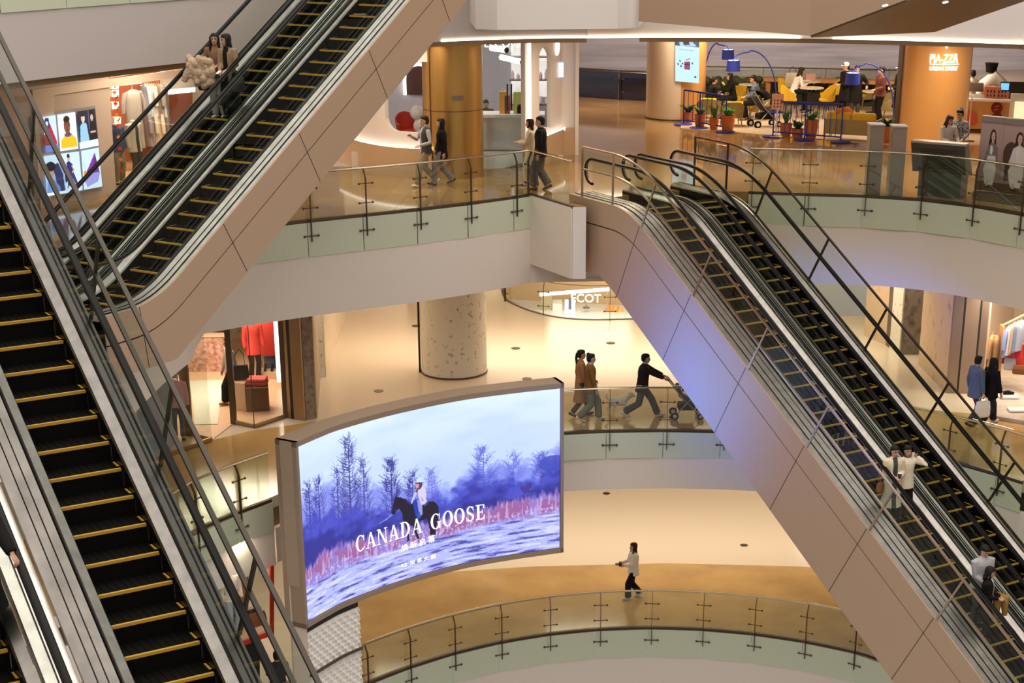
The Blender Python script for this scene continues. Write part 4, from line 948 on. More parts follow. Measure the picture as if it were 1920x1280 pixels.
# white shop: plinth, curved wall with rounded window and tall niche
WSH = M('shop_white_wall', (.80, .76, .74), .45); PLI = M('shop_beige_plinth', (.52, .37, .23), .3)
zl = ZA + .75
arcL = V3(fit([tuple(U(x, y, z=zl).xy) for x, y in ((640, 250), (673, 262), (700, 268.5), (740, 274.5), (785, 277.5), (810, 278))], 3, 40))
arcR = V3(fit([tuple(U(x, y, z=zl).xy) for x, y in ((985, 266), (1000, 261), (1025, 251.5), (1053, 240))], 2, 24)) + [U(1083, 238, z=zl)]
arcR = [Vector((p.x, p.y, 0)) for p in arcR]
def wall_with_hole(path, z0, z1, hole, t=.12):
    """hole(p) gives (low, high) of the opening above plan point p or None"""
    m = MB(); F2 = offp(path, t)
    def strip(i, a0, a1, b0, b1):
        p, q_, p2, q2 = path[i], path[i + 1], F2[i], F2[i + 1]
        if max(a1 - a0, b1 - b0) < 1e-4: return
        vs = [(*p.xy, a0), (*p.xy, a1), (*q_.xy, b1), (*q_.xy, b0), (*p2.xy, a0), (*p2.xy, a1), (*q2.xy, b1), (*q2.xy, b0)]
        m.add(vs, [(0, 1, 2, 3), (7, 6, 5, 4), (0, 3, 7, 4), (1, 5, 6, 2), (0, 4, 5, 1), (3, 2, 6, 7)])
    H = [hole(p) for p in path]
    for i in range(len(path) - 1):
        a, b = H[i], H[i + 1]
        if a and b: strip(i, z0, a[0], z0, b[0]); strip(i, a[1], z1, b[1], z1)
        else: strip(i, z0, z1, z0, z1)
    return m
def pxx(p, z): return PX + F * p.x / (p.y * math.cos(TH) - z * math.sin(TH))
dense = lambda path: resample(path, .06)
def rr(x, x0, x1, lo, hi, r):
    if not x0 < x < x1: return None
    d = min(x - x0, x1 - x); k = r - math.sqrt(max(r * r - (r - d) ** 2, 0)) if d < r else 0
    return lo + k, hi - k
DL, DR = dense(arcL), dense(arcR)
m = MB(); m.wallstrip(offp(arcL, -.02), ZA, zl, .2); struct(m.build('wall_left', PLI), 'beige plinth of the white shop left of the gold column')
m = MB(); m.wallstrip(offp(arcR, -.02), ZA, zl, .2); struct(m.build('wall_right', PLI), 'beige plinth of the white shop right of the glass doors')
xw0 = UW(725, 200, (-3.9, 45.8), (1, -.5)).x
sillz = UW(760, 243, (-3.9, 45.6), (1, -.4)).z; topz = UW(760, 112, (-3.9, 45.6), (1, -.4)).z
m = wall_with_hole(DL, zl, ZTA, lambda p: rr(p.x, xw0, xw0 + 1.9, sillz, topz, .35)); struct(m.build('wall_left', WSH), 'curved white shop wall with a rounded window')
ax_ = [p for p in DR if 1012 < pxx(p, -5.5) < 1033]
def niche(p):
    x = pxx(p, -5.5)
    if not 1010 < x < 1034: return None
    k = abs(x - 1022) / 12; top_ = UW(1022, 88, (p.x, p.y), (1, 0)).z; return (UW(1022, 238, (p.x, p.y), (1, 0)).z, top_ - .38 * (1 - math.sqrt(max(0, 1 - k * k))))
m = wall_with_hole(DR, zl, ZTA, niche); struct(m.build('wall_right', WSH), 'curved white shop wall with a tall arched niche')
t = thing('strip_light', 'curved glowing strip along the white shop wall, left of the gold column', 'light'); m = MB(); m.wallstrip(offp(arcL, -.10), zl - .05, zl + .03, .03); m.build('diffuser', LEDW, t)
t = thing('strip_light', 'curved glowing strip behind the man in black', 'light'); m = MB(); m.wallstrip(offp(arcR[:-1], -.10), zl - .05, zl + .03, .03); m.build('diffuser', LEDW, t)
t = thing('strip_light', 'upright glowing strip beside the glass doors', 'light'); p = arcR[3]; m = MB(); m.box((p.x, p.y - .12, (zl + ZTA) / 2), (.06, .04, ZTA - zl)); m.build('diffuser', LEDW, t)
m = MB(); fr_ = []
for k in range(0, 33):
    pass
# glass doors
dl, dr = U(907, 283, z=ZA), U(992, 292, z=ZA); dd = (dr - dl).normalized()
t = thing('shop_door', 'frameless glass door of the white shop with black bar handles', 'door', dl)
for a, b in ((0, .5), (.5, 1)):
    m = MB(); m.wallstrip([lerp(dl, dr, a) + dd * .01, lerp(dl, dr, b) - dd * .01], ZA + .02, -3.52, .02); m.build('door_leaf', SHOPGLASS, t)
for x in (951.5, 959):
    p0 = UW(x, 157, dl, dd); p1 = UW(x, 206, dl, dd); m = MB(); m.tube([p0 + Vector((0, -.09, 0)), p1 + Vector((0, -.09, 0))], .022, 8)
    for f in (.15, .85): c = p0.lerp(p1, f); m.bar(c, c + Vector((0, -.09, 0)), .02)
    m.build('handle', BLACK, t)
m = MB(); p = dr + dd * .12; m.box((p.x, p.y, (ZA + ZTA) / 2), (.16, .16, ZTA - ZA)); struct(m.build('door_1', BRONZE), 'bronze door post of the white shop')
# interior of the white shop
LIL = M('lilac_grey_wall', (.46, .45, .50), .5)
m = MB(); m.wallstrip([Vector((-7.2, 52.6, 0)), Vector((.86, 52.6, 0))], ZA, ZTA, .1); struct(m.build('wall_back', LIL), 'pale grey back wall inside the white shop')
m = MB(); m.wallstrip([Vector((.80, 48.9, 0)), Vector((.87, 52.7, 0))], ZA, ZTA, .1); struct(m.build('wall_right', WSH), 'white side wall of the shop by the corridor')
m = MB(); m.prism([(-7, 47.2), (-3.5, 46.2), (-1.2, 46.4), (.3, 49), (.75, 52.4), (-7, 52.4)], ZA + .002, ZA + .02); struct(m.build('floor', M('white_shop_floor', (.70, .66, .62), .15)), 'white shop floor')
area((-1.5, 49.8, -3.75), 1.6, 42, (1, .96, .94)); area((-4.6, 49.3, -3.75), 1.4, 26, (1, .96, .94))
BK = (0, 51.2)
def on(y_, x, y): return UW(x, y, (0, y_), (1, 0))
p = on(50.5, 937, 88); word('neon_sign', 'WELCOME', (on(50.5, 934, 88).x, 50.5, p.z), (1, 0, 0), (0, 0, 1), .30, M('neon_white', (1, 1, 1), .5, emit=1.5, ecol=(1, .98, .95)), None, .03); tag(bpy.data.objects['neon_sign'], 'glowing white welcome lettering inside the white shop', 'sign')
for lab, a, b in (('upper glowing tube lamp under the welcome lettering', (921, 90), (949, 94)), ('lower glowing tube lamp in the white shop', (939, 107), (978, 116))):
    t = thing('tube_lamp', lab, 'lamp', on(49.5, *a), 'tube lamps in the white shop'); A, B = on(49.5, *a), on(49.0, *b); m = MB(); m.tube([A, B], .075, 12); m.build('tube', LEDW, t, True); m = MB(); m.tube([B, B + (B - A).normalized() * .03], .078, 12); m.build('end_cap', BLACK, t)
dk = thing('reception_desk', 'long white desk inside the white shop', 'desk', on(49.6, 950, 240)); m = MB(); zt_ = ZA + 1.0
m.box((-1.9, 49.9, zt_), (3.6, .9, .08)); m.build('desk_top', WHITE, dk); m = MB(); m.box((-1.9, 50.0, (ZA + zt_) / 2), (3.4, .7, zt_ - ZA - .08)); m.build('desk_front', M('mirror_white_panel', (.60, .58, .55), .08, .5), dk)
shl = thing('shelf_unit', 'lit wall shelf with product bottles in the white shop', 'shelf', (-.35, 51.9, ZA)); 
for k, z in enumerate((-6.0, -5.3, -4.65)):
    m = MB(); m.box((-.35, 51.9, z), (1.6, .35, .04)); m.build('shelf_board', STEELD, shl)
m = MB(); m.box((-.35, 52.5, -5.0), (1.5, .04, 1.7)); m.build('light_panel', M('shelf_light', (1, .97, .95), .5, emit=.45), shl)
random.seed(11)
for k, z in enumerate((-5.98, -5.28)):
    for j in range(9):
        c = random.choice([(.6, .3, .25), (.75, .6, .45), (.35, .22, .16), (.8, .75, .7), (.7, .5, .5)]); p = Vector((-1.05 + j * .165, 51.85, z)); m = MB(); h = random.uniform(.16, .30)
        m.lathe([(.045, 0), (.05, .02), (.05, h * .7), (.025, h * .8), (.025, h), (.018, h)], p, 10); tag(m.build('bottle', cloth('bottle_%d' % (j % 5 + 5 * k), c, .3), None, True), 'small product bottle on the lit shelf of the white shop', 'bottle', 'product bottles on the lit shelf')
for x, y, w, h, c, nm, lab in ((943, 182, .20, .62, (.75, .35, .05), 'gift_bag', 'tall orange bag on the white desk'), (951, 184, .16, .5, (.35, .04, .05), 'gift_bag', 'dark red bag on the white desk'), (970, 186, .22, .6, (.55, .55, .12), 'gift_bag', 'yellow green bag on the white desk'), (983, 187, .34, .28, (.8, .78, .76), 'box', 'white box at the right end of the desk'), (976, 172, .22, .24, (.75, .30, .06), 'fruit_basket', 'orange basket behind the yellow green bag'), (987, 172, .45, .26, (.55, .25, .1), 'gift_hamper', 'red and brown hamper beside the shelf')):
    p = on(49.75, x, y); tt = thing(nm, lab, nm.split('_')[-1], (p.x, p.y, zt_ + .04)); m = MB(); m.prism([(p.x - w / 2, p.y - .07), (p.x + w / 2, p.y - .07), (p.x + w / 2, p.y + .07), (p.x - w / 2, p.y + .07)], zt_ + .04, zt_ + .04 + h); m.build('pack', cloth('pack_%s' % lab[:9].replace(' ', '_'), c, .5), tt, bevel=.01)
    m = MB(); m.tube([(p.x - w * .2, p.y, zt_ + .04 + h), (p.x - w * .12, p.y, zt_ + .12 + h), (p.x + w * .12, p.y, zt_ + .12 + h), (p.x + w * .2, p.y, zt_ + .04 + h)], .008, 6); m.build('handle', WHITE, tt)
person('person in dark clothes seated behind the white desk', (on(50.6, 911, 200).x, 50.7, ZA), -100, 1.6, blk, blk, BLACK, 'short', pose='sit', vox=.016, hands=False, L=(.4, .2, .95), Rr=(.4, -.2, .95), pitch=15)
def simple_chair(label, loc, ang, seatm, legm, group=None, h=.46, back=.42, name='chair', w=.46):
    """cup shaped seat shell on four splayed legs"""
    t = thing(name, label, 'chair', loc, group); t.rotation_euler = (0, 0, R(ang)); lo = lambda m_, n_, mt, sm=False: setattr(m_.build(n_, mt, None, sm), 'parent', t)
    m = MB(); m.lathe([(.05, h - .05), (w * .46, h - .03), (w * .52, h + .02), (w * .48, h + .06), (.05, h + .05)], (0, 0, 0), 18); lo(m, 'seat', seatm, True)
    m = MB(); n = 13
    for lay in (0, 1):
        pass
    A = [R(70 + 220 * k / (n - 1)) for k in range(n)]; vs = []
    for a in A:
        f = math.cos((a - math.pi)) ; hh_ = h + .12 + back * max(0.25, (f + .35) / 1.35)
        for r0, z in ((w * .50, h), (w * .56, hh_), (w * .50, hh_ + .01), (w * .44, h)): vs.append((r0 * math.cos(a) * 1.05, r0 * math.sin(a) * 1.08, z))
    m.add(vs, [(4 * i + j, 4 * i + (j + 1) % 4, 4 * i + 4 + (j + 1) % 4, 4 * i + 4 + j) for i in range(n - 1) for j in range(4)] + [(0, 1, 2, 3), (4 * n - 1, 4 * n - 2, 4 * n - 3, 4 * n - 4)]); lo(m, 'backrest', seatm, True)
    for sx in (-1, 1):
        for sy in (-1, 1):
            m = MB(); m.tube([(sx * w * .30, sy * w * .30, h - .02), (sx * w * .48, sy * w * .46, 0)], [.018, .012], 8); lo(m, 'leg', legm)
    return t
RED = cloth('red_leather', (.50, .05, .03), .4)
def on_floor(x, y): return fA(x, y)
simple_chair('red tub chair seen through the rounded window', Vector((-3.75, 47.0, ZA + .45)), -60, RED, RED, back=.36, w=.62)
simple_chair('grey chair behind the white desk', Vector((on(50.3, 914, 200).x, 50.5, ZA)), 60, cloth('grey_shell', (.16, .16, .17)), BLACK)
m = MB(); p = Vector((-3.75, 47.0, ZA)); m.box((p.x + .2, p.y + .6, ZA + .22), (3.4, 2.6, .44)); struct(m.build('floor', M('white_shop_floor', (.7, .66, .62), .15)), 'raised white display floor behind the rounded window')
st_ = thing('pet_shape', 'white round display figure on the red chair', 'figure', (-3.5, 46.9, ZA + .9)); m = MB(); m.ball((-3.5, 46.75, ZA + 1.42), .2, 12, 8); m.ball((-3.4, 46.72, ZA + 1.08), (.22, .16, .2), 12, 8); m.ball((-3.32, 46.65, ZA + .80), (.14, .12, .16), 10, 7); remesh(m, 'figure_body', WHITE, .03, 2, None); o = [x for x in COL.objects if x.name.startswith('figure_body')][0]; o.data.transform(Matrix.Translation((3.5, -46.9, -ZA - .9))); o.parent = st_
t = thing('arch_mirror', 'arched mirror with a white glowing rim behind the gold column', 'mirror', (-3.1, 52.4, -6)); m = MB(); p = on(52.4, 786, 178); q_ = on(52.4, 774, 122); ww = .85
pts = [Vector((p.x - ww * .5, 52.45, p.z))] + [Vector((p.x - ww / 2 * math.cos(a), 52.45, q_.z - .4 + .42 * math.sin(a))) for a in [math.pi * k / 12 for k in range(13)]] + [Vector((p.x + ww / 2, 52.45, p.z))]
m.tube(pts, .045, 8); m.build('rim', LEDW, t, True); m = MB(); m.add(pts, [tuple(range(len(pts)))]); m.build('mirror_glass', M('dark_mirror', (.16, .09, .08), .15, .6), t)
t = thing('wall_sign', 'small lit blue patterned sign on the white shop wall', 'sign'); c0 = min(DR, key=lambda p: abs(pxx(p, -5.3) - 1052)); pz0, pz1 = UW(1052, 144, c0, (1, 0)).z, UW(1052, 116, c0, (1, 0)).z
m = MB(); m.box((c0.x, c0.y - .12, (pz0 + pz1) / 2), (.15, .06, pz1 - pz0)); m.build('sign_box', M('blue_lit', (.35, .42, .9), .4, emit=.8, ecol=(.35, .42, 1)), t)
for k in range(4):
    for sx in (-1, 1): m = MB(); z = lerp(pz0, pz1, (k + .5) / 4); m.ball((c0.x + .034 * sx, c0.y - .155, z), (.03, .012, .045), 8, 6); m.build('dot', LEDW, t)
t = thing('wall_lamp', 'oval glowing lamp high on the white shop wall', 'lamp'); c1 = min(DR, key=lambda p: abs(pxx(p, -4.6) - 1044)); z = UW(1044, 86, c1, (1, 0)).z; m = MB(); m.ball((c1.x, c1.y - .08, z), (.075, .05, .25), 12, 8); m.build('diffuser', LEDW, t, True)
# corridor, far wall and far balustrade
GST = M('grey_veined_stone', (.56, .52, .53), .35, noise=(2.6, (.34, .31, .33), 8, (.10, 1, 1.8), .3, .72))
m = MB(); m.wallstrip([Vector((-4, 73, 0)), Vector((34, 73, 0))], ZA - 3, ZTA + 1, .2); struct(m.build('wall_back', GST), 'far wall of grey horizontally veined stone')
rail('glass balustrade at the far end of the corridor', [Vector((*fA(x, y).xy, 0)) for x, y in ((1070, 180), (1120, 184), (1180, 188), (1236, 191))], ZA, 0, .95, 2.0, group=None, gmat=glass('blue_reflection_glass', (.16, .19, .36), .10))  # blue tint paints the dark bluish reflection into the glass
m = MB(); m.wallstrip([Vector((-2, 69, 0)), Vector((5.4, 66.5, 0))], ZA - 1.5, ZA + .25, .12); struct(m.build('backing_1', M('blue_backing', (.06, .09, .20), .06, .3)), 'dark blue backing beyond the corridor balustrade')  # plain dark blue panel backing the far balustrade glass
rail('glass balustrade behind the cafe seats', V3([(5.4, 63.2), (9, 62.6), (13.5, 61.6)]), ZA, 0, 1.05, 2.2, group=None)
# round orange column with an information screen, and the sign column
oc = Vector((4.15, 57.3, 0)); t = thing('column', 'orange glossy column carrying an information screen', 'column', (oc.x, oc.y, ZA)); HALF = lambda a0, a1: [(Vector((oc.x + .95 * math.sin(R(a)), oc.y - .95 * math.cos(R(a)), 0))) for a in [lerp(a0, a1, k / 24) for k in range(25)]]
m = MB(); m.wallstrip(HALF(6, 180), ZA, ZTA, .03); m.build('orange_shell', ORANGE, t, True); m = MB(); m.wallstrip(HALF(-180, 6), ZA, ZTA, .03); m.build('reflection_shell', M('painted_reflection', (.74, .62, .48), .22), t, True); m = MB(); m.lathe([(.99, ZA), (.99, ZA + .05)], oc, 48); m.build('base_ring', BRONZE, t)  # cream half puts the white shop's pale reflection into the colour
def info(p):
    p.put(p.Y < .22, (40, 70, 110)); p.poly([(.1, .0), (.5, .0), (.9, .2), (.2, .22)], (170, 200, 220)); p.poly([(.3, .05), (.55, .02), (.6, .18), (.35, .2)], (30, 40, 60))
    for a, b in ((.12, .62), (.2, .55), (.24, .66), (.30, .60), (.72, .58)): p.ell(a, b, .035, .022, (30, 34, 70))
    p.poly([(.38, .56), (.62, .54), (.62, .72), (.38, .73)], (150, 60, 90)); p.poly([(.38, .6), (.62, .59), (.62, .62), (.38, .63)], (40, 40, 80)); p.line([(.45, .52), (.62, .48)], .02, (140, 50, 60)); p.ell(.84, .87, .04, .025, (30, 40, 90)); p.put((abs(p.Y - .30) < .012) & (p.X > .15) & (p.X < .8), (150, 190, 210))
ic_ = [UW(x, y, (oc.x, oc.y - 1.02), (1, -.12)) for x, y in ((1266, 66), (1311, 70), (1266, 152))]
t = thing('information_screen', 'tall pale blue information screen on the orange column', 'screen', ic_[2]); flat_picture('display', ic_[0], ic_[1], ic_[2], 50, 90, (190, 226, 245), info, vcol_mat('info_picture', 1.0), t)
m = MB(); a, b, c = ic_; m.add([q_ + Vector((.0, k, 0)) for k in (.01, .09) for q_ in (a, b, b + (c - a), c)], [(0, 1, 2, 3), (4, 7, 6, 5), (0, 4, 5, 1), (1, 5, 6, 2), (2, 6, 7, 3), (3, 7, 4, 0)]); m.build('housing', BLACK, t)
sc_ = Vector((10.75, 48.9, 0)); t = thing('column', 'wide orange column carrying the glowing cafe sign', 'column', (sc_.x, sc_.y, ZA)); m = MB(); m.lathe([(.93, ZA), (.93, ZTA)], sc_, 48); m.build('shaft', ORANGE, t, True)
m = MB(); m.box((sc_.x - .93, sc_.y + .25, (ZA + ZTA) / 2), (.10, .5, ZTA - ZA)); m.build('edge_panel', BRONZE, t)
GLOW = M('sign_glow', (1, .97, .9), .4, emit=2.2, ecol=(1, .93, .82))
sg_ = thing('cafe_sign', 'glowing white lettering on the wide orange column', 'sign', (sc_.x, sc_.y - .95, -4.6)); ys = sc_.y - .99
def cyl_word(s, x, y, size, sq, w_px):
    p = UW(x, y, (sc_.x, ys), (1, 0)); vs, fs = text_shape(s, size); w = max(v[0] for v in vs); k = w_px / 68.5 / w; mm = MB()
    def w3(v, d): a = (v[0] - w / 2) * k / .96 + (p.x - sc_.x); return (sc_.x + (.95 + d) * math.sin(a), sc_.y - (.95 + d) * math.cos(a), p.z + v[1])
    mm.add([w3(v, .04) for v in vs] + [w3(v, 0) for v in vs], fs + [tuple(i + len(vs) for i in f[::-1]) for f in fs]); mm.build('lettering', GLOW, sg_)
cyl_word('PIA-ZZ\u039b', 1770, 118, .32, 1, 53); cyl_word('BY', 1770, 122.5, .07, 1, 6); cyl_word('URBAN STORY', 1770, 132.5, .15, 1, 53); cyl_word('V', 1775, 91, .26, 1, 14)
for a, b in ((-.42, .42),):
    p = UW(1770, 121, (sc_.x, ys), (1, 0)); m = MB(); m.sweep([(Vector((sc_.x + .96 * math.sin(q_), sc_.y - .96 * math.cos(q_), p.z)), Vector((math.sin(q_), -math.cos(q_), 0)), Vector((0, 0, 1))) for q_ in [lerp(a, b, k / 12) for k in range(13)]], [(0, -.006), (.02, -.006), (.02, .006), (0, .006)]); m.build('rule_line', GLOW, sg_)
# cafe floor
m = MB(); m.prism(px([(1276, 241.5), (1350, 247), (1450, 254.5), (1540, 261.5), (1625, 268.5), (1700, 275)], ZA) + [(14, 51), (14, 64), (5, 64)], ZA + .002, ZA + .02); struct(m.build('floor', CREAMR), 'beige cafe floor')
TERRA = cloth('terracotta', (.50, .15, .045), .55); BLUE = cloth('cobalt_blue', (.03, .05, .33), .35); YEL = cloth('yellow_cushion', (.62, .40, .03), .7); OLV = cloth('olive_wicker', (.30, .23, .10), .7); GRN = cloth('green_leaf', (.06, .17, .03), .5); GRND = cloth('dark_green_leaf', (.03, .07, .02), .5); TABLE = cloth('table_top_pale', (.60, .52, .40), .4)
cg = 'terracotta plant pots along the cafe edge'
def pot(label, x, y, w, ytop, kind, gm):
    p = fA(x, y); k = p.y * math.cos(TH) - p.z * math.sin(TH); w = w * k / F; h = hz(p, ytop) - ZA; t = thing('potted_plant', label, 'plant', p, cg); r = w / 2
    m = MB(); m.lathe([(r * .62, ZA), (r * .80, ZA + h * .15), (r * 1.0, ZA + h * .62), (r * .95, ZA + h * .86), (r * 1.02, ZA + h * .9), (r * 1.02, ZA + h), (r * .88, ZA + h), (r * .86, ZA + h * .9)], (p.x, p.y, 0), 20); m.build('pot', TERRA, t, True)
    m = MB(); m.lathe([(.01, ZA + h * .9), (r * .86, ZA + h * .9)], (p.x, p.y, 0), 16); m.build('soil', cloth('soil', (.05, .03, .02)), t)
    m = MB(); n = 16
    for j in range(n):
        a = 2 * math.pi * j / n * 2.4; ln = random.uniform(.7, 1.1) * (.42 if kind == 'aloe' else .34); sp_ = random.uniform(.2, .55) if kind == 'aloe' else random.uniform(.6, 1.1); d = Vector((math.cos(a) * sp_, math.sin(a) * sp_, 1)).normalized(); b = Vector((p.x, p.y, ZA + h * .92)); c_ = b + d * ln * .6; e = c_ + (d + Vector((0, 0, -.35 if kind == 'leaf' else .1))).normalized() * ln * .5
        s_ = d.cross(Vector((0, 0, 1))).normalized() * (.035 if kind == 'aloe' else .075)
        m.add([b - s_ * .6, b + s_ * .6, c_ + s_, c_ - s_, e], [(0, 1, 2, 3), (3, 2, 4)])
    o = m.build('leaves', gm, t); so = o.modifiers.new('thick', 'SOLIDIFY'); so.thickness = .008
random.seed(21)
pot('small terracotta pot beside the orange column', 1290, 230, 20, 210, 'leaf', GRND); pot('terracotta pot, second from the orange column', 1312, 239, 21, 214, 'leaf', GRN); pot('narrow terracotta pot behind the blue fence', 1338, 244, 18, 220, 'aloe', GRN); pot('large terracotta pot with bright green plant at the end of the blue fence', 1364, 247, 26, 216, 'leaf', cloth('bright_leaf', (.08, .30, .03)))
pot('terracotta pot with spiky plant beside the white sign stand', 1473, 257, 23, 231, 'aloe', GRN); pot('low dark terracotta bowl between two taller pots', 1495, 259, 23, 241, 'leaf', GRND); pot('tall tapering terracotta pot left of the wicker sofa', 1520, 261, 25, 224, 'leaf', GRN); pot('tall terracotta pot behind the grey pillars', 1661, 268, 24, 236, 'leaf', GRND)
def fence(label, pts, htop, hbot, bars):
    P = [fA(*p) for p in pts]; t = thing('blue_fence', label, 'fence', P[0], 'blue fences of the cafe'); h = [hz(P[0], htop[0]), hz(P[-1], htop[1])]; b = ZA + .16
    m = MB(); m.bar(P[0] + Vector((0, 0, h[0] - ZA)), P[-1] + Vector((0, 0, h[1] - ZA)), .035, .05); m.build('top_rail', BLUE, t); m = MB(); m.bar(P[0] + Vector((0, 0, .16)), P[-1] + Vector((0, 0, .16)), .035, .04); m.build('bottom_rail', BLUE, t)
    for k in range(bars + 1): p = P[0].lerp(P[-1], k / bars); m = MB(); m.bar(p + Vector((0, 0, .16)), p + Vector((0, 0, lerp(h[0], h[1], k / bars) - ZA)), .018); m.build('bar', BLUE, t)
    for p in P: m = MB(); m.bar(p + Vector((0, 0, .02)), p + Vector((0, 0, h[0] - ZA)), .04); m.build('post', BLUE, t); m = MB(); m.lathe([(.30, ZA + .02), (.30, ZA + .035), (.05, ZA + .05)], (p.x, p.y, 0), 24); m.build('base_plate', BLUE, t)
fence('blue railing fence in front of the seated women', [(1281, 234), (1311, 241), (1360, 248)], (168.5, 180.5), 0, 9); fence('blue railing fence in front of the wicker sofa', [(1449, 257), (1508, 263), (1576, 267.5)], (190, 196), 0, 12)
def arc_lamp(label, base, apex, shade, sw, sh):
    P = fA(*base); d = (1, 0); a = UW(*apex, P, d); s_ = UW(*shade, P, d); t = thing('arc_lamp', label, 'lamp', P, 'blue arc lamps of the cafe'); k = (P.y * .93 + 7 * .3665) / F
    m = MB(); pts = []; q0 = P + Vector((0, 0, 0)); n = 16; sg = 1 if s_.x < P.x else -1
    for j in range(n + 1):
        q_ = j / n * math.pi * .5; pts.append(Vector((P.x + (a.x - P.x) * (1 - math.cos(q_)), P.y, P.z + .05 + (a.z - P.z) * math.sin(q_) ** .8)))
    for j in range(1, n + 1):
        q_ = j / n * math.pi * .5; pts.append(Vector((a.x + (s_.x - a.x) * math.sin(q_), P.y, a.z + (s_.z + sh * k * .45 - a.z) * (1 - math.cos(q_)))))
    m.tube(pts, .022, 8); m.build('arched_pole', BLUE, t, True); m = MB(); m.lathe([(.28, ZA + .02), (.28, ZA + .05), (.03, ZA + .06)], (P.x, P.y, 0), 24); m.build('base_plate', BLUE, t)
    r, h = sw * k / 2, sh * k; m = MB(); m.lathe([(r, -h / 2), (r * .9, h / 2), (r * .88, h / 2), (r * .98, -h / 2)], (s_.x, P.y, s_.z), 28, cap=False); m.build('lamp_shade', BLUE, t, True)
    m = MB(); m.lathe([(.01, h * .44), (r * .87, h * .44)], (s_.x, P.y, s_.z), 24); m.build('shade_disc', M('lit_shade', (1, .95, .85), .5, emit=1.8, ecol=(1, .93, .8)), t); m = MB(); m.ball((s_.x, P.y, s_.z), .07, 10, 7); m.build('bulb', LEDW, t)
arc_lamp('blue arc lamp with the highest shade, next to the orange column', (1316, 200), (1345, 84), (1365, 102), 24, 18); arc_lamp('blue arc lamp with a wide arch above the seated women', (1455, 212), (1407, 98), (1375, 123), 26, 20); arc_lamp('blue arc lamp whose shade hides the standing couple', (1674, 238), (1622, 122), (1599, 147), 28, 21)
# wicker chairs, tables
def wicker(label, x, y, ang, w=.66):
    p = fA(x, y); t = thing('wicker_armchair', label, 'chair', p, 'wicker armchairs of the cafe'); t.rotation_euler = (0, 0, R(ang)); lo = lambda m_, n_, mt, sm=False: setattr(m_.build(n_, mt, None, sm), 'parent', t); w2 = w / 2
    m = MB(); m.box((0, 0, .30), (w * .9, w * .92, .06)); lo(m, 'seat_frame', OLV); o = MB(); o.box((.03, 0, .39), (w * .8, w * .8, .13)); b = o.build('seat_cushion', YEL, None, bevel=.04); b.parent = t
    o = MB(); o.box((-w2 + .12, 0, .60), (.14, w * .8, .34)); b = o.build('back_cushion', YEL, None, bevel=.04); b.parent = t
    m = MB(); fr_ = []
    for k in range(11):
        a = R(60 + 240 * k / 10); f = max(0, -math.cos(a)); fr_.append((Vector((w2 * 1.05 * math.cos(a), w2 * 1.08 * math.sin(a), 0)), Vector((math.cos(a), math.sin(a), 0)), f))
    vs = []
    for p_, n_, f in fr_: h = .55 + .22 * f; vs += [p_ + Vector((0, 0, .28)), p_ + n_ * .04 + Vector((0, 0, h)), p_ + n_ * .01 + Vector((0, 0, h)), p_ - n_ * .03 + Vector((0, 0, .28))]
    m.add(vs, [(4 * i + j, 4 * i + (j + 1) % 4, 4 * i + 4 + (j + 1) % 4, 4 * i + 4 + j) for i in range(10) for j in range(4)] + [(0, 1, 2, 3), (43, 42, 41, 40)]); lo(m, 'backrest', OLV, True)
    for sx in (-1, 1):
        for sy in (-1, 1): m = MB(); m.tube([(sx * w2 * .7, sy * w2 * .75, .30), (sx * w2 * .9, sy * w2 * .9, 0)], [.022, .015], 8); lo(m, 'leg', OLV)
for lab, x, y, a in (('wicker armchair behind the narrow pot, back towards the fence', 1328, 229, 80), ('wicker armchair with yellow cushion behind the bright green plant', 1371, 236, 95), ('wicker armchair beside the parked stroller', 1421, 224, 175), ('yellow cushioned armchair of the seated woman', 1380, 206, -120), ('yellow armchair with its back to the orange column', 1313, 210, 0), ('wicker armchair behind the seated man in denim', 1438, 192, 180), ('wicker armchair near the wooden bar', 1622, 200, 200), ('wicker armchair in front of the wooden bar, right of the brown jacket', 1662, 205, 170), ('yellow armchair beside the man in the tan cap', 1667, 222, 150), ('yellow armchair next to the small white table', 1408, 186, 20), ('olive armchair behind the standing couple', 1612, 190, 190)): wicker(lab, x, y, a)
for lab, x, y, a in (('yellow shell chair with black legs in the middle of the cafe', 1548, 222, 200), ('yellow shell chair with black legs behind the white sign', 1478, 222, 20), ('yellow shell chair below the woman in white', 1472, 205, 30), ('yellow shell chair right of the tall table', 1560, 208, 180)): simple_chair(lab, fA(x, y), a, YEL, BLACK, 'yellow shell chairs of the cafe', .58, .36, 'shell_chair', .50)
def rtable(label, x, y, r, h, top=TABLE, leg=BLACK):
    p = fA(x, y); t = thing('cafe_table', label, 'table', p, 'round cafe tables'); m = MB(); m.lathe([(r, ZA + h - .03), (r, ZA + h)], (p.x, p.y, 0), 28); m.build('table_top', top, t); m = MB(); m.tube([p + Vector((0, 0, .03)), p + Vector((0, 0, h - .02))], .03, 10); m.build('pedestal', leg, t); m = MB(); m.lathe([(.24, ZA + .02), (.24, ZA + .035), (.03, ZA + .06)], (p.x, p.y, 0), 20); m.build('base', leg, t); return p
for a in (('small white round table left of the seated man', 1402, 198, .34, .72, WHITE), ('low yellow round table in front of the seated man', 1394, 222, .38, .5, YEL), ('tall round table near the woman in white', 1512, 208, .42, .98, TABLE), ('second tall round table with a tray', 1519, 218, .40, .92, TABLE), ('round table behind the wicker sofa', 1605, 246, .45, .5, BLUE), ('round table right of the standing couple', 1636, 212, .40, .72, TABLE)): rtable(*a)
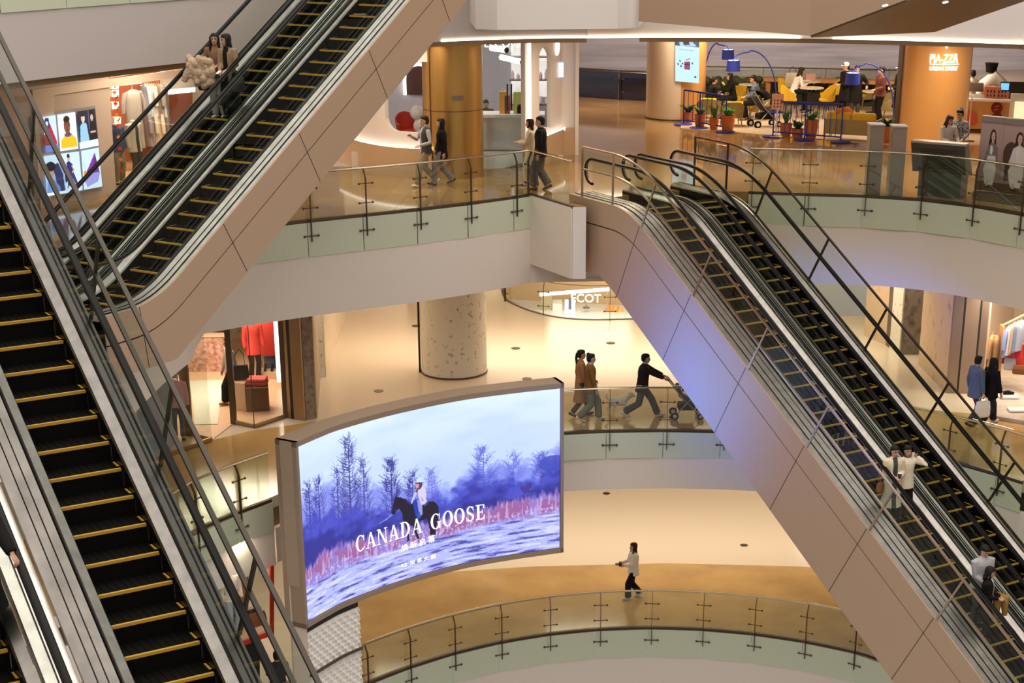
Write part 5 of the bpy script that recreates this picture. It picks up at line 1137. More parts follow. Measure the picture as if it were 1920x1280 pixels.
p = fA(1512, 208); tt = thing('laptop', 'open laptop on the tall round table', 'laptop', (p.x, p.y, ZA + .98)); m = MB(); m.box((p.x - .05, p.y, ZA + .99), (.32, .22, .02)); m.build('keyboard', WHITE, tt); m = MB(); m.box((p.x + .1, p.y + .1, ZA + 1.1), (.32, .02, .22)); m.build('lid', cloth('pink_lid', (.5, .3, .25)), tt)
# sofa
p0, p1 = fA(1543, 264), fA(1640, 270); c = (p0 + p1) / 2; t = thing('wicker_sofa', 'long wicker sofa with yellow cushions, seen from behind', 'sofa', c); X = (p1 - p0).normalized(); Yv = Vector((-X.y, X.x, 0)); L = (p1 - p0).length; ax = (X, Yv, Vector((0, 0, 1))); hb_ = hz(p0, 219) - ZA
m = MB(); m.box(c + Vector((0, 0, hb_ * .62)) + Yv * .02, (L, .07, hb_ * .62), ax); m.build('backrest', OLV, t, bevel=.02)
m = MB(); m.box(c + Yv * .42 + Vector((0, 0, .33)), (L, .8, .08), ax); m.build('seat_frame', OLV, t)
for k in (-1, 1): m = MB(); m.box(c + X * (k * L * .24) + Yv * .42 + Vector((0, 0, .45)), (L * .47, .72, .16), ax); m.build('seat_cushion', YEL, t, bevel=.05); m = MB(); m.box(c + X * (k * L * .24) + Yv * .14 + Vector((0, 0, hb_ * .98)), (L * .47, .2, .34), ax); m.build('back_cushion', YEL, t, bevel=.07)
for k in (-1, 1):
    m = MB(); m.box(c + X * (k * L * .49) + Yv * .42 + Vector((0, 0, .62)), (.06, .8, .06), ax); m.build('armrest', OLV, t)
    for j in (0, 1): q_ = c + X * (k * L * .47) + Yv * (.05 + .7 * j); m = MB(); m.tube([q_ + Vector((0, 0, .34)), q_ + X * .04 * k], [.03, .02], 8); m.build('leg', OLV, t)
for lab, x, mt in (('round yellow pillow with orange centre on the sofa', .0, cloth('orange_pillow', (.65, .18, .02))), ): m = MB(); m.ball(c - X * (L * .16) + Yv * .2 + Vector((0, 0, hb_ * 1.15)), (.28, .12, .18), 14, 8); tag(m.build('pillow', mt, None, True), lab, 'pillow')
m = MB(); q_ = c + X * (L * .22) + Yv * .6 + Vector((0, 0, .62)); m.ball(q_, (.3, .2, .14), 12, 7); tag(m.build('coat_bundle', blk, None, True), 'dark coat bundled on the sofa seat', 'coat')
# wooden bar, planter, sign stand, stroller
b0, b1 = Vector((7.45, 60.6, 0)), Vector((12.6, 59.2, 0)); bt = UW(1600, 149, b0, (b1 - b0)).z; t = thing('bar_counter', 'long wooden bar counter at the back of the cafe', 'counter', (b0.x, b0.y, ZA)); WOOD = cloth('orange_wood', (.45, .22, .08), .4)
m = MB(); m.wallstrip([b0, b1], bt - .12, bt, .5); m.build('counter_top', WOOD, t)
for f in (.02, .5, .98): q_ = b0.lerp(b1, f); m = MB(); m.box((q_.x, q_.y, (ZA + bt - .12) / 2), (.14, .3, bt - .12 - ZA)); m.build('leg', WOOD, t)
hd = thing('planter_hedge', 'low dark green planting along the back of the cafe', 'plants', (9, 60, ZA)); m = MB(); m.wallstrip([Vector((5.3, 61.6, 0)), Vector((12.9, 59.9, 0))], ZA, ZA + .45, .5); m.build('trough', cloth('dark_trough', (.05, .045, .035)), hd); m = MB()
for k in range(150): f = random.random(); m.ball((lerp(5.3, 12.9, f), lerp(61.6, 59.9, f) + random.uniform(-.25, .2), ZA + random.uniform(.45, .8)), random.uniform(.10, .2), 6, 4)
o = m.build('foliage', M('hedge_leaf', (.05, .06, .02), .7), hd); o['kind'] = 'stuff'
def sign_stand(label, base, tl, br, prnt):
    P = fA(*base); a, b = UW(*tl, P, (1, 0)), UW(*br, P, (1, 0)); t = thing('sign_stand', label, 'sign', P); flat_picture('print', a + Vector((0, -.02, .0)), Vector((b.x, b.y - .02, a.z)), Vector((a.x, a.y - .02, b.z)), 30, 40, (226, 172, 150), prnt, vcol_mat('print_matte', 0., .6), t)
    m = MB(); m.box(((a.x + b.x) / 2, a.y + .005, (a.z + b.z) / 2), (abs(b.x - a.x), .025, abs(a.z - b.z))); m.build('board', WHITE, t); m = MB(); x = (a.x + b.x) / 2; m.tube([(x, P.y + .02, ZA + .02), (x, P.y + .02, b.z + .1)], .02, 8); m.build('pole', WHITE, t); m = MB(); m.box((x, P.y, ZA + .03), (.36, .26, .025)); m.build('base', WHITE, t)
def prn(p):
    for i in range(3):
        for j in range(3): p.ell(.22 + .28 * i, .42 + .2 * j, .08, .055, (90, 50, 40))
sign_stand('pink menu board on a white stand at the cafe edge', (1457, 258), (1448, 176), (1468.5, 205), prn)
def stroller(label, p, ang, s=1., hood=blk, seatm=dgrey):
    t = thing('stroller', label, 'stroller', p); t.rotation_euler = (0, 0, R(ang)); t.scale = (s, s, s); lo = lambda m_, n_, mt, sm=False: setattr(m_.build(n_, mt, None, sm), 'parent', t)
    for x in (-.30, .34):
        for y in (-.22, .22):
            r = .10 if x < 0 else .085; m = MB(); ax = (Vector((1, 0, 0)), Vector((0, 0, 1)), Vector((0, 1, 0))); m.lathe([(r, -.025), (r, .025), (r * .7, .03), (r * .7, -.03)], (x, y, r), 18, ax=ax); lo(m, 'wheel', RUBBER, True); m = MB(); m.lathe([(r * .5, -.032), (r * .5, .032)], (x, y, r), 12, ax=ax); lo(m, 'hub', WHITE)
    for y in (-.22, .22):
        m = MB(); m.tube([(.34, y, .1), (-.12, y, .55), (-.46, y, 1.0)], .016, 8); m.tube([(-.30, y, .1), (.05, y, .48), (.22, y, .62)], .016, 8); lo(m, 'frame_tube', STEELD, True)
    m = MB(); m.tube([(-.46, -.22, 1.0), (-.49, 0, 1.02), (-.46, .22, 1.0)], .02, 8); lo(m, 'handlebar', RUBBER, True)
    m = MB(); m.box((.0, 0, .30), (.42, .36, .16)); b = m.build('basket', blk, None, bevel=.04); b.parent = t
    m = MB(); m.tube([(.30, 0, .50), (.05, 0, .46), (-.14, 0, .58), (-.24, 0, .84)], [.17, .2, .2, .17], 12, r2=[.05, .07, .06, .05]); lo(m, 'seat', seatm, True)
    m = MB(); n = 9; vs = []
    for j in range(7):
        a = R(15 + 95 * j / 6); 
        for k in range(n): b_ = R(-90 + 180 * k / (n - 1)); vs.append((-.14 + .36 * math.cos(a) * math.cos(b_) * .9, .22 * math.sin(b_), .70 + .30 * math.sin(a) * (.35 + .65 * math.cos(b_))))
    m.add(vs, [(j * n + k, j * n + k + 1, (j + 1) * n + k + 1, (j + 1) * n + k) for j in range(6) for k in range(n - 1)]); o = m.build('hood', hood, None, True); o.parent = t; so = o.modifiers.new('thick', 'SOLIDIFY'); so.thickness = .01
    return t
stroller('dark stroller parked beside the pink menu board', fA(1432, 238), 20, 1.15)
# people of the cafe
kw = dict(vox=.015)
person('person in white cap and black coat standing left of the blue lamp shade', fA(1581, 226), 200, 1.78, blk, blk, BLACK, 'short', cap=white, length=.3, bulk=1.15, L=(.25, .12, 1.1), Rr=(.22, -.12, 1.1), **kw)
person('person in black standing behind the blue lamp shade', fA(1601, 227), -100, 1.70, blk, dgrey, BLACK, 'short', length=.3, bulk=1.15, L=(.12, .34, 1.1), **kw)
person('man in patterned brown jacket standing in the cafe', fA(1647, 232), 200, 1.74, rust, blk, BLACK, 'short', L=(.26, .1, 1.05), bulk=1.1, **kw)
person('man in black coat and tan cap beside the orange column', fA(1682, 230), 190, 1.76, blk, blk, BLACK, 'short', cap=tan_, length=.45, L=(.28, .12, 1.05), Rr=(.28, -.05, 1.08), bulk=1.12, **kw)
person('person in dark jacket and jeans seated behind the blue fence', fA(1326, 224), 20, 1.68, blk, denim, BLACK, 'short', pose='sit', lean=18, pitch=15, L=(.42, .1, .78), Rr=(.42, -.1, .78), **kw)
person('woman with long dark hair seated facing the dark jacket person', fA(1374, 214), 185, 1.62, blk, blk, BLACK, 'long', fem=True, pose='sit', lean=12, L=(.35, .06, 1.0), Rr=(.42, -.12, .75), **kw)
person('man in denim shirt and black trousers seated by the low yellow table', fA(1421, 226), 180, 1.76, denim, blk, BLACK, 'short', pose='sit', lean=16, pitch=12, L=(.44, .08, .72), Rr=(.44, -.1, .72), **kw)
person('woman in white sitting at the tall round table', fA(1485, 212), 10, 1.66, white, blk, BLACK, 'long', HAIRD, fem=True, pose='sit', seat=.62, lean=22, pitch=20, L=(.45, .12, .98), Rr=(.45, -.12, .98), **kw)
tote('handbag', 'black and cream bag on the back of the woman in white', fA(1480, 206) + Vector((0, -.3, 1.45)), .42, .46, .16, M('cream_bag', (.62, .55, .44), .5), 10, BLACK, drop=.2)
# pillars, directory kiosk, posters
for lab, x, y, x1, yt in (('left one of two grey brown stone pillars beside the cafe', 1624, 364, 1650, 233), ('right one of two grey brown stone pillars, nearer the directory', 1666, 366, 1692, 236)):
    p, q_ = fA(x, y), fA(x1, y + 1); d = Vector((0, .42, 0)); top_ = hz(p, yt); t = thing('stone_pillar', lab, 'pillar', p, 'stone pillars beside the cafe'); PIL = M('pillar_stone', (.32, .24, .185), .4); m = MB(); m.prism([p.xy, q_.xy, (q_ + d).xy, (p + d).xy], ZA, top_ - .03); m.build('pillar_body', PIL, t, bevel=.006); m = MB(); e = .02; m.prism([(p.x - e, p.y - e), (q_.x + e, q_.y - e), (q_.x + e, q_.y + .44), (p.x - e, p.y + .44)], top_ - .03, top_); m.build('cap', cloth('light_cap', (.5, .46, .43)), t)
k0, k1 = fA(1716, 366), fA(1803, 374); t = thing('directory_kiosk', 'slanted metal directory kiosk behind the right balustrade', 'kiosk', k0); KM = M('kiosk_metal', (.16, .145, .12), .32, .8); X = (k1 - k0).normalized(); Yv = Vector((-X.y, X.x, 0)); L = (k1 - k0).length
def kiosk_sheet(name, prof, mat, x0=0, x1=None, par=None):
    m = MB(); n = len(prof); x1 = L if x1 is None else x1; vs = [k0 + X * x + Yv * a + Vector((0, 0, b)) for x in (x0, x1) for a, b in prof]; m.add(vs, [tuple(range(n))[::-1], tuple(range(n, 2 * n))] + [(i, (i + 1) % n, n + (i + 1) % n, n + i) for i in range(n)]); return m.build(name, mat, par or t)
hk = hz(k0, 321) - ZA; kt = UW(1710, 267, k0 - Yv * .25, X).z - ZA
kiosk_sheet('pedestal', [(0, 0), (.5, 0), (.5, hk), (0, hk)], KM, .05, L - .05); kiosk_sheet('display_panel', [(.0, hk), (.5, hk - .05), (.04, kt), (-.25, kt)], KM, -.12, L + .05); kiosk_sheet('panel_rim', [(-.25, kt), (.06, kt), (.06, kt + .05), (-.25, kt + .05)], M('rim_steel', (.45, .40, .36), .3, .8), -.13, L + .06)
for j in range(9): z = lerp(hk + .12, kt - .15, j / 8); kiosk_sheet('vent_slot', [(-.006 - .25 * (z - hk) / (kt - hk), z), (.0 - .25 * (z - hk) / (kt - hk), z), (0 - .25 * (z - hk) / (kt - hk), z + .02), (-.006 - .25 * (z - hk) / (kt - hk), z + .02)], BLACK, .1, L - .15)
person('woman with long hair in light jacket reading the directory kiosk', fA(1768, 338), -80, 1.63, cloth('pale_print', (.45, .40, .36)), blk, BLACK, 'long', HAIRD, fem=True, lean=8, pitch=18, yaw=25, L=(.3, .22, 1.0), Rr=(.35, -.05, 1.05), vox=.013)
person('woman with topknot and patterned jacket standing at the directory kiosk', fA(1790, 334), -120, 1.72, M('patterned_cloth', (.35, .36, .38), .7, noise=(30, (.06, .06, .08), 2, (1, 1, 1), .45, .55)), blk, BLACK, 'bun', fem=True, pitch=12, yaw=-15, L=(.28, .2, 1.02), Rr=(.3, -.1, 1.02), vox=.013)
def lady(sitting, cloth_c):
    def f(p):
        p.C[...] = np.array((176, 148, 142)) - p.Y[..., None] * 30
        p.put(p.Y > .86, (96, 70, 50)); b = -.04 if sitting else 0
        if sitting: p.ell(.28, .45, .26, .2, (70, 48, 36)); p.poly([(.1, .45), (.45, .4), (.5, .8), (.12, .82)], (74, 50, 38))
        p.ell(.55, .20, .13, .10, (30, 22, 22)); p.poly([(.42, .2), (.5, .12), (.66, .14), (.70, .3), (.72, .42), (.62, .36), (.44, .38), (.38, .34)], (30, 22, 22)); p.ell(.56, .205, .075, .07, (205, 165, 148)); p.poly([(.52, .26), (.6, .26), (.62, .31), (.5, .31)], (200, 160, 142))
        for a in (.53, .59): p.ell(a, .20, .014, .008, (40, 30, 30))
        p.ell(.56, .235, .02, .008, (160, 70, 70)); p.poly([(.36, .34), (.5, .30), (.64, .30), (.80, .36), (.84, .6), (.74, .62), (.70, .5), (.42, .5), (.3, .6), (.22, .58)], cloth_c); p.poly([(.4, .48), (.72, .48), (.78, .7), (.7, .9), (.36, .9), (.24, .68)], (218, 206, 198)); p.ell(.52, .4, .06, .07, (225, 215, 205)); p.poly([(.42, .84), (.5, .84), (.5, .95), (.4, .95)], (205, 165, 148)); p.ell(.46, .94, .1, .02, (40, 34, 34))
    return f
for lab, tl, tr, bl, sit_, c in (('left fashion poster board with a standing woman in grey', (1837, 226), (1880, 231), (1830, 372), 0, (120, 110, 112)), ('right fashion poster board with a seated woman in white', (1882, 231), (1936, 237), (1873, 378), 1, (214, 204, 200))):
    P = fA(*bl); d = fA(tr[0] + bl[0] - tl[0], bl[1] + (tr[1] - tl[1]) * 1.1) - P; a = UW(*tl, P, d); b = UW(*tr, P, d); t = thing('poster_board', lab, 'poster', P, 'fashion poster boards'); h0 = ZA + .22; n_ = Vector((d.y, -d.x, 0)).normalized()
    flat_picture('print', Vector((P.x, P.y, a.z)) + n_ * .06, Vector((P.x + d.x, P.y + d.y, a.z)) + n_ * .06, Vector((P.x, P.y, h0)) + n_ * .06, 60, 150, (170, 140, 130), lady(sit_, c), vcol_mat('print_satin', 0., .4), t)
    m = MB(); m.wallstrip([P, P + d], h0, a.z, .1); m.build('board', WHITE, t); m = MB(); m.wallstrip([P, P + d], a.z, a.z + .13, .16); m.build('top_bar', M('bar_taupe', (.24, .19, .16), .4), t); m = MB(); m.wallstrip([P, P + d], ZA + .01, h0 - .02, .4); m.build('base', STEELD, t)
# coffee counter at the right edge
c0, c1 = fA(1790, 249), fA(1888, 253); t = thing('coffee_counter', 'coffee counter with orange ribbed front', 'counter', c0); X = (c1 - c0).normalized(); Yv = Vector((-X.y, X.x, 0)); L = (c1 - c0).length; hc_ = hz(c0, 186) - ZA; RIB = M('orange_ribbed_panel', (.62, .30, .09), .5)
m = MB(); ax = (X, Yv, Vector((0, 0, 1))); m.box(c0 + X * L / 2 + Yv * .35 + Vector((0, 0, hc_ / 2 + .06)), (L, .7, hc_ - .16), ax)
for k in range(24): m.box(c0 + X * (L * (k + .5) / 24) + Vector((0, 0, hc_ / 2 + .06)), (L / 48, .03, hc_ - .2), ax)
m.build('ribbed_front', RIB, t); m = MB(); m.box(c0 + X * L / 2 + Yv * .33 + Vector((0, 0, hc_)), (L + .1, .8, .07), ax); m.build('counter_top', WHITE, t); m = MB(); m.box(c0 + X * L / 2 + Yv * .35 + Vector((0, 0, .05)), (L, .6, .1), ax); m.build('kick_board', cloth('brown_kick', (.16, .08, .04)), t)
for x, y, r in ((1869, 202, .17), (1869, 222, .17)):
    p = UW(x, y, c0 - Yv * .03, X); m = MB(); m.lathe([(r, 0), (r, .03)], p, 20, ax=(X, Vector((0, 0, 1)), -Yv)); m.build('logo_disc', cloth('maroon', (.20, .015, .012), .4), t); m = MB(); q_ = p - Yv * .04; m.tube([q_ + X * .07 + Vector((0, 0, .06)), q_ - X * .06 + Vector((0, 0, .04)), q_ + X * .05 - Vector((0, 0, .04)), q_ - X * .08 - Vector((0, 0, .06))], .014, 6); m.build('logo_mark', RIB, t)
p = UW(1817, 223, c0 - Yv * .03, X); m = MB(); m.lathe([(.24, 0), (.24, .02)], p, 18, ax=(X, Vector((0, 0, 1)), -Yv)); m.build('round_sticker', cloth('coral', (.55, .10, .05)), t)
cw0, cw1 = c1, c1 + X * 3.0; t = thing('display_counter', 'white pastry counter right of the ribbed counter', 'counter', c1); m = MB(); m.box(c1 + X * 1.5 + Yv * .4 + Vector((0, 0, .62)), (3, .9, 1.2), ax); m.build('counter_body', WHITE, t); m = MB(); m.box(c1 + X * 1.5 - Yv * .06 + Vector((0, 0, .75)), (2.7, .03, .5), ax); m.build('lit_niche', M('warm_lit', (1, .8, .5), .5, emit=.8, ecol=(1, .75, .45)), t)
def cpos(x, y, dy=.35): q_ = UW(x, y, c0 + Yv * dy, X); return Vector((q_.x, q_.y, ZA + hc_ + .035))
p = cpos(1862, 186); t = thing('coffee_machine', 'white and black espresso machine on the back counter', 'coffee machine', p + Yv * 2); q_ = UW(1856, 160, c0 + Yv * 2.2, X); bz = q_.z - .5
m = MB(); m.box(Vector((q_.x, q_.y, bz)), (1.0, .6, .10), ax); m.build('drip_tray', STEELD, t); m = MB(); m.tube([Vector((q_.x - .45, q_.y, bz)), Vector((q_.x - .2, q_.y, bz + .5)), Vector((q_.x + .1, q_.y, bz + .75)), Vector((q_.x + .45, q_.y, bz + .5))], [.12, .2, .24, .16], 12); m.build('machine_body', WHITE, t, True); m = MB(); m.lathe([(.16, bz + .9), (.2, bz + 1.15), (.22, bz + 1.18)], (q_.x, q_.y, 0), 16); m.build('bean_hopper', blk, t, True)
for j in range(2): m = MB(); a = Vector((q_.x - .1 + .4 * j, q_.y - .3, bz + .42)); m.tube([a, a + Vector((0, -.18, -.03))], .03, 8); m.build('portafilter', BLACK, t)
m = MB(); m.box(Vector((q_.x, q_.y + .1, (ZA + bz) / 2)), (4.2, .8, bz - ZA - .1), ax); m.build('counter_body', WHITE, thing('back_counter', 'white back counter under the espresso machine', 'counter', (q_.x, q_.y, ZA)))
for nm, lab, x, w, h, c, cat in (('pink_box', 'wide pink box with window pattern on the counter', 1860, .50, .34, (.62, .22, .15), 'box'), ('pink_box', 'plain pink box next to the patterned one', 1881, .36, .22, (.62, .22, .15), 'box'), ('till_screen', 'small till screen glowing blue on the counter', 1883, .30, .26, (.03, .03, .04), 'screen'), ('glass_cabinet', 'dark glass cake cabinet at the right edge', 1909, .60, .50, (.03, .03, .03), 'cabinet'), ('menu_book', 'open white menu board lying on the counter', 1826, .70, .10, (.66, .62, .58), 'menu')):
    p = cpos(x, 186, .3 if nm != 'till_screen' else .42); tt = thing(nm, lab, cat, p); zz = .22 if nm == 'till_screen' else 0; m = MB(); m.box(p + Vector((0, 0, h / 2 + zz)), (w, .2, h), ax); m.build('case', cloth('cab_' + lab[:6].strip().replace(' ', '_'), c, .4), tt, bevel=.008)
    if nm == 'till_screen': m = MB(); m.box(p - Yv * .105 + Vector((0, 0, h / 2 + zz)), (.26, .01, .2), ax); m.build('display', M('blue_screen', (.1, .3, .9), .4, emit=1.5, ecol=(.1, .35, 1)), tt); m = MB(); m.tube([p, p + Vector((0, 0, zz))], .03, 8); m.build('stand', BLACK, tt)
    if 'pattern' in lab:
        for i in range(3):
            for j in range(2): m = MB(); m.box(p - X * (.14 - .1 * i) - Yv * .105 + Vector((0, 0, .09 + .12 * j)), (.04, .012, .07), ax); m.build('window_cutout', BLACK, tt)
    if nm == 'menu_book': m = MB(); m.box(p + Vector((0, 0, .3)) + Yv * .1, (.5, .04, .36), (X, (Yv + Vector((0, 0, .9))).normalized(), X.cross((Yv + Vector((0, 0, .9))).normalized()))); m.build('raised_page', cloth('brown_page', (.20, .14, .11)), tt)
person('barista in white shirt behind the coffee counter', Vector((*(UW(1823, 150, c0 + Yv * 1.4, X)).xy, ZA)), 120, 1.72, white, blk, BLACK, 'short', vox=.015, hands=False, L=(.3, .15, 1.1), Rr=(.3, -.15, 1.1))
P = fA(1815, 266); t = thing('sign_pole', 'thin white pole with round foot beside the poster boards', 'stand', P); m = MB(); m.tube([P + Vector((0, 0, .03)), P + Vector((0, 0, 1.3))], .018, 8); m.build('pole', WHITE, t); m = MB(); m.lathe([(.19, ZA + .005), (.19, ZA + .03), (.02, ZA + .04)], (P.x, P.y, 0), 20); m.build('foot', BLACK, t)
# ---------------------------------------------------------------- top: white landing box and the escalator going up from it
q0, q1 = U(892, 45, Y=41.), U(1197, 52, Y=41.4); m = MB(); m.prism([(q0.x, q0.y), (q0.x + .5, q0.y - .28), (q1.x - .5, q1.y - .3), (q1.x, q1.y), (q1.x + .3, 44), (q0.x - .3, 44)], q1.z, ZZ + .6); _n[0] += 1; struct(m.build('trim_%d' % _n[0], PLASTERW), 'white bulging landing box of the top storey')
a0, a1, a2 = U(1199, 35, Y=41.2), U(1520, 67, Y=38.6), U(1700, 0, Y=36.4); b1 = U(1752, 57, Y=40.6); b2 = U(1828, 0, Y=39.4)
t = thing('escalator_underside', 'brown underside of the escalator rising to the upper right, with two small downlights', 'escalator', a1); up = Vector((0, 0, 1.6))
a0b = U(1199, 40, Y=41.2); lowz = a1.z
m = MB(); m.add([a0b, a1, a2, a2 + up, a1 + up, a0b + up], [(0, 1, 4, 5), (1, 2, 3, 4)]); o = m.build('side_cladding', CLAD, t); so = o.modifiers.new('thick', 'SOLIDIFY'); so.thickness = .04
ex = (a2 - a1) * 2.2
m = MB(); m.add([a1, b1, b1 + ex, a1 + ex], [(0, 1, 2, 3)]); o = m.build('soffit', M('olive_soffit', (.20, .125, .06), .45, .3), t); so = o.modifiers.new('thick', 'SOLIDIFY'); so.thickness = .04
m = MB(); m.add([a0b, a1, b1, U(1480, 60, Y=42.8)], [(0, 1, 2, 3)]); o = m.build('soffit', CLAD, t); so = o.modifiers.new('thick', 'SOLIDIFY'); so.thickness = .04
j0, j1 = a1.lerp(b1, .55), a1.lerp(b1, .55) + ex; m = MB(); n_ = (b1 - a1).cross(ex).normalized(); n_ = n_ if n_.y < 0 else -n_; m.bar(j0 + n_ * .03, j1 + n_ * .03, .012); m.build('panel_joint', CLADD, t)
for x, y in ((1659, 6), (1772, 0)):
    v = U(x, y, Y=1.); k = a1.dot(n_) / v.dot(n_); p = v * k + n_ * .035; X = (b1 - a1).normalized(); Yv = n_.cross(X); m = MB(); m.lathe([(.06, 0), (.06, .02), (.045, .025)], p, 14, ax=(X, Yv, n_)); m.build('downlight', LEDW, t)
# ---------------------------------------------------------------- left shop of the cafe storey
wp0, wd = Vector((-10.94, 42.0)), Vector((.55, .835)).normalized(); wn = Vector((-wd.y, wd.x))
WL = lambda x, y: UW(x, y, wp0, wd)
BEI = M('beige_shop_wall', (.50, .42, .36), .5); BEIL = M('light_beige_trim', (.62, .53, .44), .45)
def wpoly(name, pts, mat, off=0., parent=None, thick=.06):
    P = [WL(*p) + Vector((*(wn * -off), 0)) for p in pts]; m = MB(); k = len(P); m.add(P + [p + Vector((*(wn * thick), 0)) for p in P], [tuple(range(k)), tuple(range(k, 2 * k))[::-1]] + [(i, (i + 1) % k, k + (i + 1) % k, k + i) for i in range(k)]); return m.build(name, mat, parent)
zg = lambda x: WL(x, 200)
def down(x, z): p = WL(x, 300); return (x, PY + F * -(z * math.cos(TH) + p.y * math.sin(TH)) / (p.y * math.cos(TH) - z * math.sin(TH)))
struct(wpoly('wall_left', [(-120, 150), (100, 135), (204, 118), (204, 150), (236, 620), (100, 700), (-120, 760)], BEI), 'beige wall of the left shop with six lit panels')
struct(wpoly('trim_90', [(58, 168), (366, 126), (366, 140), (100, 178), (92, 400), (76, 420)], BEIL, .05), 'light beige border around the left shop window')
struct(wpoly('wall_left', [(200, 110), (420, 70), (420, 112), (206, 146)], BEI), 'lintel over the left shop window')
dsp = thing('video_wall', 'six panel lit fashion display on the beige shop wall', 'screen', WL(130, 366))
def pan(name, tl, tr, bl, br_, draw, nx=60, ny=80):
    A, B, C_, D_ = (WL(*p) + Vector((*(wn * -.11), 0)) for p in (tl, tr, bl, br_)); X, Y = np.meshgrid(np.linspace(0, 1, nx), np.linspace(0, 1, ny)); p = Pic(X, Y, (205, 228, 250)); draw(p)
    P = sum(np.array(q_) * w_[..., None] for q_, w_ in ((A, (1 - X) * (1 - Y)), (B, X * (1 - Y)), (C_, (1 - X) * Y), (D_, X * Y))); picture(name, P, p, vcol_mat('lit_picture', 1.0), dsp)
def d1(p): p.poly([(.1, .3), (.5, .2), (.95, .75), (.9, .95), (0, .9)], (190, 30, 80)); p.poly([(0, .5), (.3, .5), (.35, .8), (0, .8)], (150, 60, 60)); p.put(p.Y > .8, (120, 140, 215)); p.line([(.05, .25), (.2, .08), (.4, .1), (.42, .3)], .1, (40, 50, 110))
def d2(p):
    p.C[...] = (226, 234, 240); p.poly([(.08, .95), (.1, .72), (.3, .6), (.7, .58), (.92, .70), (.98, .95)], (236, 190, 30)); p.ell(.5, .58, .2, .06, (90, 90, 170)); p.poly([(.40, .5), (.6, .5), (.62, .6), (.38, .6)], (110, 62, 44)); p.ell(.48, .33, .17, .22, (128, 76, 54)); p.ell(.48, .16, .17, .09, (34, 24, 22))
    for a in (.41, .56): p.ell(a, .31, .03, .014, (30, 20, 20)); p.line([(a - .04, .275), (a + .04, .27)], .015, (40, 26, 22))
    p.ell(.48, .46, .05, .018, (110, 40, 44)); p.line([(.49, .33), (.48, .4)], .02, (104, 60, 42)); p.put(p.Y > .93, (235, 238, 240))
def d3(p): p.C[...] = (30, 34, 56); p.poly([(.05, .85), (.1, .4), (.25, .3), (.45, .35), (.55, .85)], (150, 200, 236)); p.ell(.28, .2, .1, .12, (220, 200, 180)); p.ell(.28, .1, .11, .06, (30, 26, 30)); p.poly([(.6, .85), (.62, .4), (.75, .3), (.95, .4), (.98, .85)], (14, 14, 22)); p.ell(.77, .2, .08, .1, (214, 180, 160)); p.ell(.77, .12, .12, .1, (18, 14, 18)); p.ell(.77, .22, .07, .09, (214, 180, 160)); p.ell(.78, .6, .16, .03, (200, 180, 170)); p.line([(.6, 0), (.6, .5)], .02, (120, 150, 190)); p.put(p.Y > .82, (225, 240, 255))
def d4(p): p.C[...] = (150, 180, 225); p.put(p.Y < .25, (210, 235, 255)); p.poly([(.35, .3), (.7, .2), (.9, .5), (.95, 1), (.6, 1), (.5, .5)], (46, 56, 100)); p.ell(.25, .42, .2, .18, (198, 150, 130)); p.ell(.3, .28, .26, .12, (30, 26, 40)); p.poly([(0, 1), (.1, .65), (.4, .6), (.7, .8), (.75, 1)], (104, 136, 196)); p.put(p.Y > .93, (225, 240, 255))
def d5(p): p.ell(.35, .14, .08, .08, (205, 170, 150)); p.ell(.35, .08, .09, .05, (40, 30, 34)); p.poly([(.2, .25), (.35, .2), (.55, .3), (.58, .5), (.4, .55), (.22, .5)], (30, 40, 110)); p.poly([(.25, .5), (.55, .48), (.78, .82), (.68, .86), (.45, .62), (.3, .85), (.15, .82)], (36, 46, 120)); p.line([(.5, .35), (.62, .45), (.5, .5)], .05, (205, 170, 150)); p.poly([(.02, .55), (.2, .5), (.22, .7), (.04, .75)], (28, 34, 80)); p.line([(.7, .85), (.85, .9)], .03, (20, 20, 40)); p.line([(.2, .84), (.12, .88)], .03, (20, 20, 40))
def d6(p): p.poly([(.75, .1), (.92, .62), (.12, .62), (.3, .48)], (120, 50, 150)); p.poly([(.75, .1), (.9, .6), (.62, .5)], (90, 36, 120)); p.ell(.14, .58, .09, .06, (220, 150, 60)); p.poly([(.05, .72), (.4, .62), (.95, .62), (.8, .85), (.2, .95)], (130, 120, 210), .7); p.line([(.1, .3), (.15, .5)], .03, (150, 200, 220))
for nm, q_, d in (('upper left panel', ((74, 219), (98, 215), (80, 286), (104, 282)), d1), ('upper middle panel', ((101, 214.5), (135, 209), (107, 283), (141, 278)), d2), ('upper right panel', ((139, 208.5), (172, 203), (144, 279), (179, 272)), d3), ('lower left panel', ((76, 292), (112, 287), (82, 367), (119, 361)), d4), ('lower middle panel', ((110, 287), (142, 283), (118, 361), (149, 355.5)), d5), ('lower right panel', ((146, 282), (179, 276), (151.5, 355), (186, 348.5)), d6)): pan('panel_picture', *q_, d)
wpoly('surround', [(55, 218), (176, 198), (191, 352), (62, 375)], M('panel_surround', (.30, .29, .30), .4), .045, dsp, .02)
